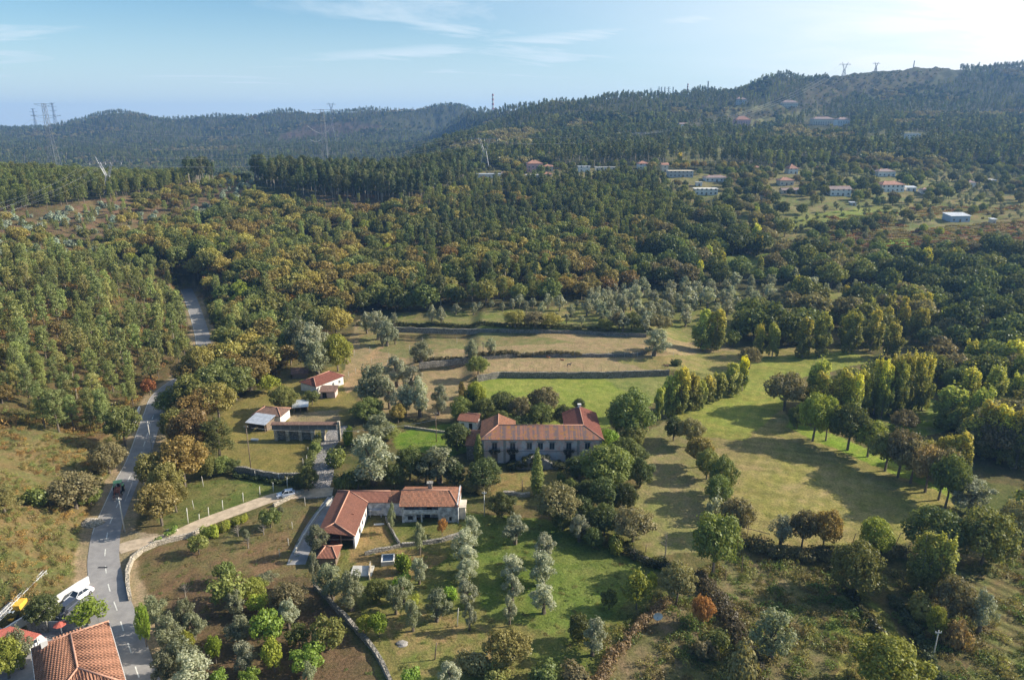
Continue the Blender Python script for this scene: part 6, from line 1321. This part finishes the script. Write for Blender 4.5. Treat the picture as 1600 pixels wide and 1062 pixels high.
dish()
# --- vehicles ---
CARW, CARD, CARS = [mat(n_, c_, .3, coat=.6, var=.03, spec=.5) for n_, c_ in (('white car paint', (.75, .76, .78)), ('dark car paint', (.05, .06, .09)), ('silver car paint', (.50, .54, .62)))]
TYRE = mat('tyre rubber', (.02, .02, .02), .85, var=.1); RIM = mat('alloy wheel', (.45, .45, .46), .35, metal=.8, var=.05); LAMP = mat('lamp glass', (.7, .7, .72), .15, var=.02); TAIL = mat('tail lamp', (.45, .03, .02), .2, var=.02)
def car(name, lab, b, rz, paint, L_=4.3, wd=1.75, hh=1.45, estate=False, sc=1):
    t_ = thing(name, lab, 'car', b, rz); hb = .78; hw = wd / 2
    # side profile from nose (x=0) to tail (x=L)
    low = [(0.0, .35), (0.02, .62), (.35, .78), (1.15, .90), (L_ - (.12 if estate else .75), .95), (L_ - .02, .85), (L_, .40), (L_ - .15, .22), (.12, .22)]
    m = MB(); n = len(low)
    for s in (1, -1): pass
    ys = (-hw, -hw + .06, hw - .06, hw); vs = []
    for j, y in enumerate(ys):
        k = .93 if j in (0, 3) else 1
        vs += [((x - L_ / 2) * (1 if k == 1 else .99), y, .25 + (z - .25) * k) for x, z in low]
    fs = [(j * n + i, j * n + (i + 1) % n, (j + 1) * n + (i + 1) % n, (j + 1) * n + i) for j in range(3) for i in range(n)] + [tuple(reversed(range(n))), tuple(range(3 * n, 4 * n))]
    m.add(vs, fs); bo = m.build('body', paint, t_, bevel=.03)
    xr = L_ - (.25 if estate else .7); cab = [(1.05, .88), (1.75, hh), (xr - (.25 if estate else .55), hh - .02), (xr, .92)]
    m = MB(); vs = [(x - L_ / 2, s * (hw - (.10 if z < 1 else .24)), z) for s in (-1, 1) for x, z in cab]; m.add(vs, [(0, 1, 5, 4), (1, 2, 6, 5), (2, 3, 7, 6), (3, 2, 1, 0), (4, 5, 6, 7), (0, 4, 7, 3)]); gl_ = m.build('windows', PANE, t_)
    m = MB(); (x1, z1), (x2, z2) = cab[1], cab[2]; m.box(x1 - L_ / 2 - .04, x2 - L_ / 2 + .06, -(hw - .26), hw - .26, hh - .03, hh + .03)
    for s in (-1, 1):
        yl, yh = s * (hw - .09), s * (hw - .235)
        for a, b_ in ((cab[0], cab[1]), (cab[3], cab[2])): m.beam((a[0] - L_ / 2, yl, a[1]), (b_[0] - L_ / 2, yh, b_[1]), .07)
        xm = (x1 + x2) / 2 - L_ / 2; m.beam((xm, yl, .92), (xm, yh, hh), .06)
    m.build('roof', paint, t_)
    for x in (.82, L_ - .85):
        for s in (-1, 1):
            wl = MB(); wl.tube([(x - L_ / 2, s * (hw - .2), .31), (x - L_ / 2, s * (hw + .02), .31)], .31, 16); wo_ = wl.build('wheel', TYRE, t_); rl = MB(); rl.tube([(x - L_ / 2, s * (hw + .0), .31), (x - L_ / 2, s * (hw + .03), .31)], .19, 12); rl.build('rim', RIM, wo_)
    for s in (-1, 1):
        h_ = MB(); h_.box(-L_ / 2 - .015, -L_ / 2 + .12, s * (hw - .42), s * (hw - .1), .58, .72) if s > 0 else h_.box(-L_ / 2 - .015, -L_ / 2 + .12, -(hw - .1), -(hw - .42), .58, .72); h_.build('headlight', LAMP, t_)
        h_ = MB(); y0, y1 = sorted((s * (hw - .3), s * (hw - .08))); h_.box(L_ / 2 - .1, L_ / 2 + .012, y0, y1, .68, .86); h_.build('tail_light', TAIL, t_)
        h_ = MB(); y0, y1 = sorted((s * (hw - .02), s * (hw + .16))); h_.box(1.25 - L_ / 2, 1.4 - L_ / 2, y0, y1, .92, 1.04); h_.build('mirror', paint, t_)
    return t_
def heading(u0, v0, u1, v1): a, b = P(u0, v0, 0), P(u1, v1, 0); d = b - a; return (a + b) / 2, math.atan2(d.y, d.x)
c_, a_ = heading(113, 941, 136, 926); c_.z = .05; car('parked_car', 'white car parked nearest the road in the forecourt', c_, a_, CARW)
c_, a_ = heading(92, 965, 114, 947); c_.z = .05; car('parked_car', 'dark estate car parked behind the white car', c_, a_, CARD, 4.4, estate=True)
c_, a_ = heading(437, 777, 457, 774); c_.z = gz(c_.x, c_.y) + .05; car('silver_car', 'small silver hatchback driving on the pale lane', c_, a_, CARS, 3.7, 1.65, 1.45, True)
c_, a_ = heading(38, 1018, 56, 1008); c_.z = .05; car('parked_car', 'white car half hidden under the carport roof', c_, a_, CARW, 4.0)
def tractor():
    c, a = heading(182, 784, 190, 757); c.z = gz(c.x, c.y) + .06; t_ = thing('tractor', 'old tractor with green canopy and rusty front loader on the road', 'tractor', c, a + math.pi)
    RUST = mat('rusty red machine paint', (.36, .13, .09), .7, var=.4, scale=4); GRN = mat('green canopy paint', (.26, .52, .24), .5, var=.1)
    # local +x is the front
    m = MB(); m.box(-.9, 1.5, -.35, .35, .75, 1.0); m.box(.1, 1.55, -.33, .33, 1.0, 1.55); m.box(-.9, -.1, -.45, .45, 1.0, 1.25); m.build('body', RUST, t_, bevel=.05)
    m = MB(); m.box(-1.15, .35, -.85, .85, 2.42, 2.52); m.build('canopy', GRN, t_, bevel=.03); m = MB()
    for x in (-1.0, .2):
        for y in (-.7, .7): m.tube([(x, y, 1.0), (x, y, 2.42)], .035, 6)
    m.build('canopy_post', IRON, t_)
    for x, r, y, w in ((-.7, .72, .80, .42), (1.15, .45, .68, .26)):
        for s in (-1, 1):
            q = MB(); q.tube([(x, s * (y - w / 2), r), (x, s * (y + w / 2), r)], r, 20); wo_ = q.build('wheel', TYRE, t_); q = MB(); q.tube([(x, s * (y + w / 2 - .05), r), (x, s * (y + w / 2 + .02), r)], r * .5, 12); q.build('rim', mat('yellowed rim', (.55, .47, .30), .6), wo_)
            if x < 0: q = MB(); q.box(x - .6, x + .6, *sorted((s * .58, s * 1.0)), 1.48, 1.54); q.build('mudguard', GRN, t_)
    m = MB()
    for s in (-1, 1): m.beam((-.2, s * .5, 1.7), (1.9, s * .5, 1.35), .12); m.beam((1.9, s * .5, 1.35), (2.6, s * .5, .45), .12); m.beam((.4, s * .5, .9), (1.6, s * .5, 1.4), .08)
    m.box(1.8, 1.92, -.5, .5, 1.3, 1.42); m.build('loader_arm', RUST, t_); m = MB(); m.add([(2.4, -.9, .25), (2.4, .9, .25), (3.1, .9, .12), (3.1, -.9, .12), (2.35, -.9, .85), (2.35, .9, .85)], [(0, 3, 2, 1), (0, 1, 5, 4), (1, 2, 5), (0, 4, 3)]); m.build('bucket', mat('worn steel', (.38, .30, .26), .6, metal=.3, var=.3), t_)
    m = MB(); m.box(-.75, -.35, -.25, .25, 1.25, 1.38); m.box(-.8, -.72, -.25, .25, 1.3, 1.75); m.build('seat', TYRE, t_); m = MB(); m.tube([(.0, 0, 1.5), (-.25, 0, 1.8)], .03, 6); m.tube([(-.25 + .0 * i, math.cos(i * .7) * .2, 1.8 + math.sin(i * .7) * .12) for i in range(10)], .025, 5); m.build('steering_wheel', TYRE, t_); m = MB(); m.tube([(1.0, .2, 1.5), (1.0, .2, 2.2)], .04, 6); m.build('exhaust', IRON, t_)
    d = t_; p = thing('person', 'driver seated on the tractor under the green canopy in dark clothes', 'person', c + Vector((0, 0, .01)), a + math.pi)
    bm_v = [(-.55, 0, 1.42), (-.52, 0, 1.75), (-.5, 0, 1.92), (-.5, 0, 2.0), (-.48, 0, 2.12), (-.5, .2, 1.88), (-.35, .26, 1.68), (-.22, .18, 1.78), (-.5, -.2, 1.88), (-.35, -.26, 1.68), (-.22, -.18, 1.78), (-.5, .1, 1.42), (-.12, .14, 1.46), (-.08, .15, 1.08), (-.5, -.1, 1.42), (-.12, -.14, 1.46), (-.08, -.15, 1.08)]
    ed = [(0, 1), (1, 2), (2, 3), (3, 4), (2, 5), (5, 6), (6, 7), (2, 8), (8, 9), (9, 10), (0, 11), (11, 12), (12, 13), (0, 14), (14, 15), (15, 16)]; rad = [.15, .17, .12, .06, .10, .07, .05, .035, .07, .05, .035, .1, .085, .055, .1, .085, .055]
    me = bpy.data.meshes.new('body'); me.from_pydata(bm_v, ed, []); o = bpy.data.objects.new('body', me); COL.objects.link(o); o.parent = p; sk = o.modifiers.new('skin', 'SKIN'); o.modifiers.new('sub', 'SUBSURF').levels = 1
    for v_, r_ in zip(me.skin_vertices[0].data, rad): v_.radius = (r_, r_)
    me.skin_vertices[0].data[0].use_root = True; me.materials.append(mat('dark work clothes', (.06, .07, .10), .9)); m = MB(); m.tube([(-.48, 0, 2.14), (-.48, 0, 2.22), (-.48, 0, 2.27)], [.12, .11, .04], 10); m.build('cap', mat('faded cap', (.25, .22, .18), .9), p)
tractor()
def drill():
    a, b = P(2, 967, 1.9), P(60, 918, 1.0); d = b - a; L_ = d.length; rz = math.atan2(d.y, d.x); z = gz(a.x, a.y); t_ = thing('folded_crane', 'folded yellow and white lattice crane on a trailer on the grass track', 'crane', (a.x, a.y, z), rz)
    YEL = mat('yellow machine paint', (.72, .42, .06), .5, var=.15); WLAT = mat('white lattice steel', (.62, .62, .62), .5, var=.15); BL = mat('pale blue steel', (.45, .55, .68), .5, var=.15)
    m = MB(); m.box(2.6, 4.6, -1.1, .5, .9, 2.3); m.build('counterweight', YEL, t_, bevel=.05); m = MB(); m.box(1.2, 8.2, -.55, .55, .55, .8); m.beam((8.2, 0, .65), (10.2, -.6, .5), .14); m.beam((4, -.4, .6), (5.2, -1.6, .2), .14); m.beam((7, -.4, .6), (8, -1.5, .2), .14); m.build('chassis', YEL, t_)
    for x in (2.2, 7.4):
        for s in (-1, 1): q = MB(); q.tube([(x, s * .75, .42), (x, s * 1.0, .42)], .42, 14); q.build('wheel', TYRE, t_)
    for name, y0, z0, m_, x0, x1 in (('mast', .0, 1.2, BL, 2, 10.5), ('boom', .2, 2.3, WLAT, -1, 11.5), ('jib', .75, 2.0, WLAT, -1.5, 10.8)):
        q = MB(); s = .28
        for dy, dz in ((-s, -s), (s, -s), (s, s), (-s, s)): q.beam((x0, y0 + dy, z0 + dz), (x1, y0 + dy, z0 + dz), .07)
        n = int((x1 - x0) / .6)
        for i in range(n):
            xa, xb = x0 + i * (x1 - x0) / n, x0 + (i + 1) * (x1 - x0) / n; k = 1 if i % 2 else -1
            q.beam((xa, y0 - s, z0 - s * k), (xb, y0 - s, z0 + s * k), .04); q.beam((xa, y0 + s, z0 + s * k), (xb, y0 + s, z0 - s * k), .04); q.beam((xa, y0 - s * k, z0 + s), (xb, y0 + s * k, z0 + s), .04)
        q.build(name, m_, t_)
    q = MB(); q.beam((-1.2, 0, .2), (-1.2, 0, 2.6), .12); q.beam((-.6, -.9, .1), (-1.2, 0, 1.6), .08); q.build('support_leg', BL, t_)
drill()
gt = MB(); b = P(79, 986, 0); e_ = P(119, 984, 0); gt.box(0, (e_ - b).length, -.05, .05, .1, 1.9); o = gt.build('yard_gate', mat('grey steel gate', (.20, .22, .25), .6, metal=.2), loc=b, bevel=.01); tag(o, 'grey steel gate across the forecourt behind the big house', 'gate')
gb = MB(); b = P(97, 990, 0); gb.tube([(0, 0, 0), (0, 0, 1.7)], .06, 8); t_ = thing('garden_parasol', 'small faded red parasol beside the steel gate', 'parasol', b); gb.build('pole', WFR, t_); gb = MB(); gb.tube([(0, 0, 1.75), (0, 0, 2.25)], [.95, .06], 8); gb.build('canopy', mat('faded red cloth', (.48, .12, .09), .9), t_)
# --- grazing animals ---
def goat(lab, u, v, rz, col, lying=False):
    b = H(u, v); t_ = thing('goat' , lab, 'goat', b, rz); h = .28 if lying else .75; V_ = [(-.5, 0, h), (0, 0, h - .02), (.42, 0, h + .03), (.65, 0, h + .25), (.8, 0, h + .32), (.98, 0, h + .24), (-.65, 0, h + .08)]; E_ = [(0, 1), (1, 2), (2, 3), (3, 4), (4, 5), (0, 6)]; R_ = [.19, .22, .18, .1, .1, .055, .03]
    for s in (-1, 1):
        for x, k in ((-.48, 0), (.4, 2)):
            n = len(V_); bend = -.08 if x < 0 else .02
            V_ += ([(x, s * .14, h * .55), (x + bend, s * .14, h * .3), (x, s * .14, .02)] if not lying else [(x, s * .2, .15), (x + .2, s * .24, .08), (x + .35, s * .22, .05)]); E_ += [(k, n), (n, n + 1), (n + 1, n + 2)]; R_ += [.09, .045, .035]
        n = len(V_); V_ += [(.74, s * .06, h + .42), (.62, s * .1, h + .52)]; E_ += [(4, n), (n, n + 1)]; R_ += [.03, .015]
    me = bpy.data.meshes.new('body'); me.from_pydata(V_, E_, []); o = bpy.data.objects.new('body', me); COL.objects.link(o); o.parent = t_; o.modifiers.new('skin', 'SKIN'); o.modifiers.new('sub', 'SUBSURF').levels = 1
    for q, r_ in zip(me.skin_vertices[0].data, R_): q.radius = (r_, r_)
    me.skin_vertices[0].data[1].use_root = True; me.materials.append(mat('hide %s' % lab[:12], col, .9, var=.2))
goat('pale brown goat standing alone on the open pasture', 707, 576, .3, (.34, .20, .11)); goat('rusty goat lying near the middle terrace wall', 857, 559, 2.8, (.38, .16, .07), True); goat('reddish goat lying on the pasture above the meadow wall', 879, 563, 3.0, (.36, .18, .09), True); goat('dark grey goat above the fence on the meadow wall', 889, 572, .2, (.10, .09, .09)); goat('brown goat at the right end of the pasture by the shrub', 1041, 574, 3.1, (.25, .14, .08))
bush_p = H(1056, 571); plant('bush', 'dark', bush_p.x, bush_p.y, bush_p.z, 2.4, 3.4, 'dark round shrub behind the poplars at the pasture end')
# ---------------- pylons and lines ----------------
STEEL = mat('galvanised steel', (.24, .25, .28), .5, metal=.5, var=.08); STEELD = mat('dark galvanised steel', (.20, .22, .25), .6, metal=.4, var=.08)
def brace(m, a, b, wa, wb, n, r, x0=0.):
    """square lattice between heights a and b, half widths wa, wb"""
    for i in range(n):
        z0, z1 = a + (b - a) * i / n, a + (b - a) * (i + 1) / n; w0, w1 = wa + (wb - wa) * i / n, wa + (wb - wa) * (i + 1) / n
        c0 = [(x0 - w0, -w0), (x0 + w0, -w0), (x0 + w0, w0), (x0 - w0, w0)]; c1 = [(x0 - w1, -w1), (x0 + w1, -w1), (x0 + w1, w1), (x0 - w1, w1)]
        for k in range(4): q = (k + 1) % 4; m.beam((*c0[k], z0), (*c1[k], z1), r * 1.5); m.beam((*c0[k], z0), (*c1[q], z1), r * .8); m.beam((*c0[q], z0), (*c1[k], z1), r * .8); m.beam((*c1[k], z1), (*c1[q], z1), r * .8)
ATT = {}
def sky_y(u):      # where the hill crest stands in this direction
    y = np.arange(900., 2900., 10.); d0 = (u - 800) / F; z = np.full(len(y), 150.)
    for _ in range(3): z = ground(d0 * (y * CP + (HC - z) * SP), y)
    return float(y[np.argmin(px_arr(d0 * (y * CP + (HC - z) * SP), y, z)[1])])
def pylon(key, lab, u, vt, dist, kind, sc=None, m_=None, hgt=None, rz=0):
    if dist >= 1480: dist = sky_y(u)
    p = Q(u, vt, dist); g = gz(p.x, p.y); Ht = p.z - g if hgt is None else hgt
    if hgt: g = p.z - Ht
    m_ = m_ or STEEL; s = Ht / 40.; r = max(.15, dist * (.00018 if dist < 1200 else .00015)) * (1.0 if Ht > 12 else .8); t_ = thing('pylon', lab, 'pylon', (p.x, p.y, g), rz); att = []
    if kind == 'mast':
        m = MB(); brace(m, 0, Ht * .55, Ht * .075, Ht * .028, 5, r); brace(m, Ht * .55, Ht, Ht * .028, Ht * .018, 6, r * .8); m.build('tower', m_, t_)
        m = MB()
        for z, w in ((.70, .17), (.86, .19), (.995, .12)): m.beam((-Ht * w, 0, Ht * z), (Ht * w, 0, Ht * z), r * 1.4); m.beam((-Ht * w, 0, Ht * z), (0, 0, Ht * (z - .04)), r); m.beam((Ht * w, 0, Ht * z), (0, 0, Ht * (z - .04)), r); att += [(-Ht * w, Ht * (z - .05)), (Ht * w, Ht * (z - .05))]
        m.build('arms', m_, t_)
    elif kind == 'cat':
        m = MB(); brace(m, 0, Ht * .5, Ht * .13, Ht * .045, 5, r); zc, zt = Ht * .5, Ht * .84
        for sg in (-1, 1):
            for dy in (-1, 1): m.beam((sg * Ht * .045, dy * Ht * .045, zc), (sg * Ht * .17, dy * Ht * .02, zt), r * 1.4); m.beam((sg * Ht * .01, dy * Ht * .045, zc), (sg * Ht * .12, dy * Ht * .02, zt), r)
            for i in range(4): q0, q1 = i / 4, (i + 1) / 4; m.beam((sg * Ht * (.045 + .125 * q0), -Ht * .03, zc + (zt - zc) * q0), (sg * Ht * (.01 + .11 * q1), -Ht * .03, zc + (zt - zc) * q1), r * .8)
            m.beam((sg * Ht * .17, 0, zt), (sg * Ht * .22, 0, Ht), r * 1.3); m.beam((sg * Ht * .12, 0, zt), (sg * Ht * .22, 0, Ht), r)
        m.build('tower', m_, t_); m = MB()
        for dz in (0, .05): m.beam((-Ht * .40, 0, zt + dz * Ht * .2), (Ht * .40, 0, zt + dz * Ht * .2), r * 1.5)
        for i in range(10): x = -.4 + .08 * i; m.beam((Ht * x, 0, zt), (Ht * (x + .04), 0, zt + Ht * .03), r * .8); m.beam((Ht * (x + .04), 0, zt + Ht * .03), (Ht * (x + .08), 0, zt), r * .8)
        m.build('crossarm', m_, t_); att = [(-Ht * .37, zt - Ht * .06), (0, zt - Ht * .06), (Ht * .37, zt - Ht * .06), (-Ht * .22, Ht), (Ht * .22, Ht)]
        if Ht > 12:
            m = MB()
            for x, z in att[:3]: m.tube([(x, 0, z), (x, 0, zt)], max(.12, dist * .0003), 5)
            m.build('insulator', W_WHITE, t_)
    else:
        m = MB(); brace(m, 0, Ht, Ht * .05, Ht * .03, 8, r); m.build('tower', m_, t_)
    ATT[key] = [Vector((p.x + x * math.cos(rz), p.y + x * math.sin(rz), g + z)) for x, z in att]
pylon('A', 'tall narrow lattice pylon standing behind the left ridge against the blue hills', 68, 162, 640, 'mast'); pylon('B', 'low broad pylon with forked head on the left ridge', 163, 244, 470, 'cat', rz=.3); pylon('C', 'slim lattice pylon with pale insulators behind the middle of the near ridge', 503, 171, 690, 'mast'); pylon('D', 'pylon with wide forked head rising from the trees left of the village', 757, 208, 640, 'cat'); pylon('E', 'pylon with forked head among tall trees above the village', 998, 203, 800, 'cat')
pylon('F', 'left one of the two forked pylons on the bare mountain crest', 1321, 97, 1500, 'cat', m_=STEELD); pylon('G', 'right one of the two forked pylons on the bare mountain crest', 1370, 97, 1520, 'cat', m_=STEELD)
pylon('H', 'forked pylon on the far skyline in the left half', 517, 160, 2300, 'cat', m_=STEELD); pylon('I', 'fainter forked pylon on the far skyline right of another', 566, 168, 2350, 'cat', m_=STEELD); pylon('J', 'small mast pylon on the far skyline near the dip', 645, 168, 2300, 'mast', m_=STEELD); pylon('K', 'small mast pylon at the dip between far hills and near hill', 724, 168, 1750, 'mast', m_=STEELD)
pylon('L', 'thin pylon left of the tall narrow one on the far hills', 51, 170, 2300, 'mast', m_=STEELD); pylon('M', 'thin pylon right of the tall narrow one on the far hills', 81, 161, 2300, 'mast', m_=STEELD)
for i, (u, vt) in enumerate(((1007, 140), (1017, 138), (1030, 136), (1034, 136), (1039, 136), (1045, 136), (1052, 136))): pylon('s%d' % i, '%s in the row of seven small masts on the hill skyline' % ordinal(i, 7), u, vt, 1500, 'mast' if i in (1, 2, 5) else 'plain', m_=STEELD)
def antenna(lab, u, vt, dist, bands, drum=False):
    dist = sky_y(u); p = Q(u, vt, dist); g = gz(p.x, p.y); Ht = p.z - g; t_ = thing('antenna_mast', lab, 'antenna mast', (p.x, p.y, g)); w = Ht * .035; n = 7
    for k, (nm, mm) in enumerate((('red_section', mat('mast red', (.35, .08, .06), .7)), ('white_section', WFR))):
        m = MB()
        for i in range(k, n, 2): brace(m, Ht * (.25 + .75 * i / n), Ht * (.25 + .75 * (i + 1) / n), w * (1.2 - .08 * i), w * (1.12 - .08 * i), 1, dist * .0004) if bands else None
        if bands: m.build(nm, mm, t_)
    m = MB(); brace(m, 0, Ht * (.25 if bands else 1), w * 1.6, w * 1.2 if bands else w * .6, 4, dist * .0003); m.build('tower', STEELD, t_)
    if drum: m = MB(); m.tube([(0, 0, Ht * .86), (0, 0, Ht)], Ht * .09, 10); m.build('antenna_ring', WFR, t_)
antenna('red and white banded antenna mast on the skyline left of centre', 770, 147, 1700, True); antenna('banded mast on the hill skyline beside the seven small masts', 1075, 131, 1500, True); antenna('telecom mast with a drum of antennas on the hill skyline', 1107, 127, 1500, False, True)
pylon('thin', 'single thin pole on the mountain crest right of the forked pylons', 1429, 95, 1520, 'plain', m_=STEELD)
def wire(a, b, sag, r, lab='power lines sagging between the pylons'):
    n = 22; pts = [a.lerp(b, i / n) - Vector((0, 0, sag * 4 * (i / n) * (1 - i / n))) for i in range(n + 1)]; m = MB(); m.tube([tuple(p - a) for p in pts], r, 3, False); o = m.build('power_line', WIREM, loc=a, uv=False); return tag(o, lab, 'power line', lab)
WIREM = mat('aluminium cable', (.36, .37, .39), .5, metal=.3, var=.03)
def span(k1, k2, idx, sag, r=.085, lab=None):
    for i, j in idx: wire(ATT[k1][i], ATT[k2][j], sag, r, lab)
span('B', 'D', ((0, 0), (1, 1), (2, 2), (3, 3), (4, 4)), 9, .06, 'power line sagging from the left ridge pylon to the village pylon')
span('D', 'E', ((0, 0), (1, 1), (2, 2), (3, 3)), 6, .07, 'power line running from the village pylon up to the next one')
span('E', 'F', ((0, 0), (1, 1), (2, 2)), 22, .13, 'power line climbing to the left pylon on the mountain crest')
span('A', 'C', ((0, 0), (1, 1), (2, 2), (3, 3)), 12, .08, 'power line between the narrow pylons in front of the far hills')
for i in (0, 1, 2, 3, 4): a = ATT['B'][i]; b = Q(-120, 345 + i * 9, 260 + i * 3); wire(a, b, 4, .02, 'power line leaving the left ridge pylon towards the left edge')
for i in (0, 1, 2, 3): a = ATT['A'][i]; b = Q(-140, 250 + 12 * i, 620); wire(a, b, 5, .06, 'power line from the narrow pylon out past the left edge')
for i in (0, 1, 2, 3): a = ATT['C'][i]; b = ATT['H'][i]; wire(a, b, 35, .14, 'power line falling away towards the far skyline pylon')
for (u0, v0, d0), (u1, v1, d1), s, lb in (((195, 783, 117), (238, 652, 164), 1.0, 'cable between the two roadside poles'), ((392, 668, 147), (682, 655, 158), 2.0, 'cable from the paddock pole to the pole by the manor')): wire(Q(u0, v0, d0), Q(u1, v1, d1), s, .025, lb)
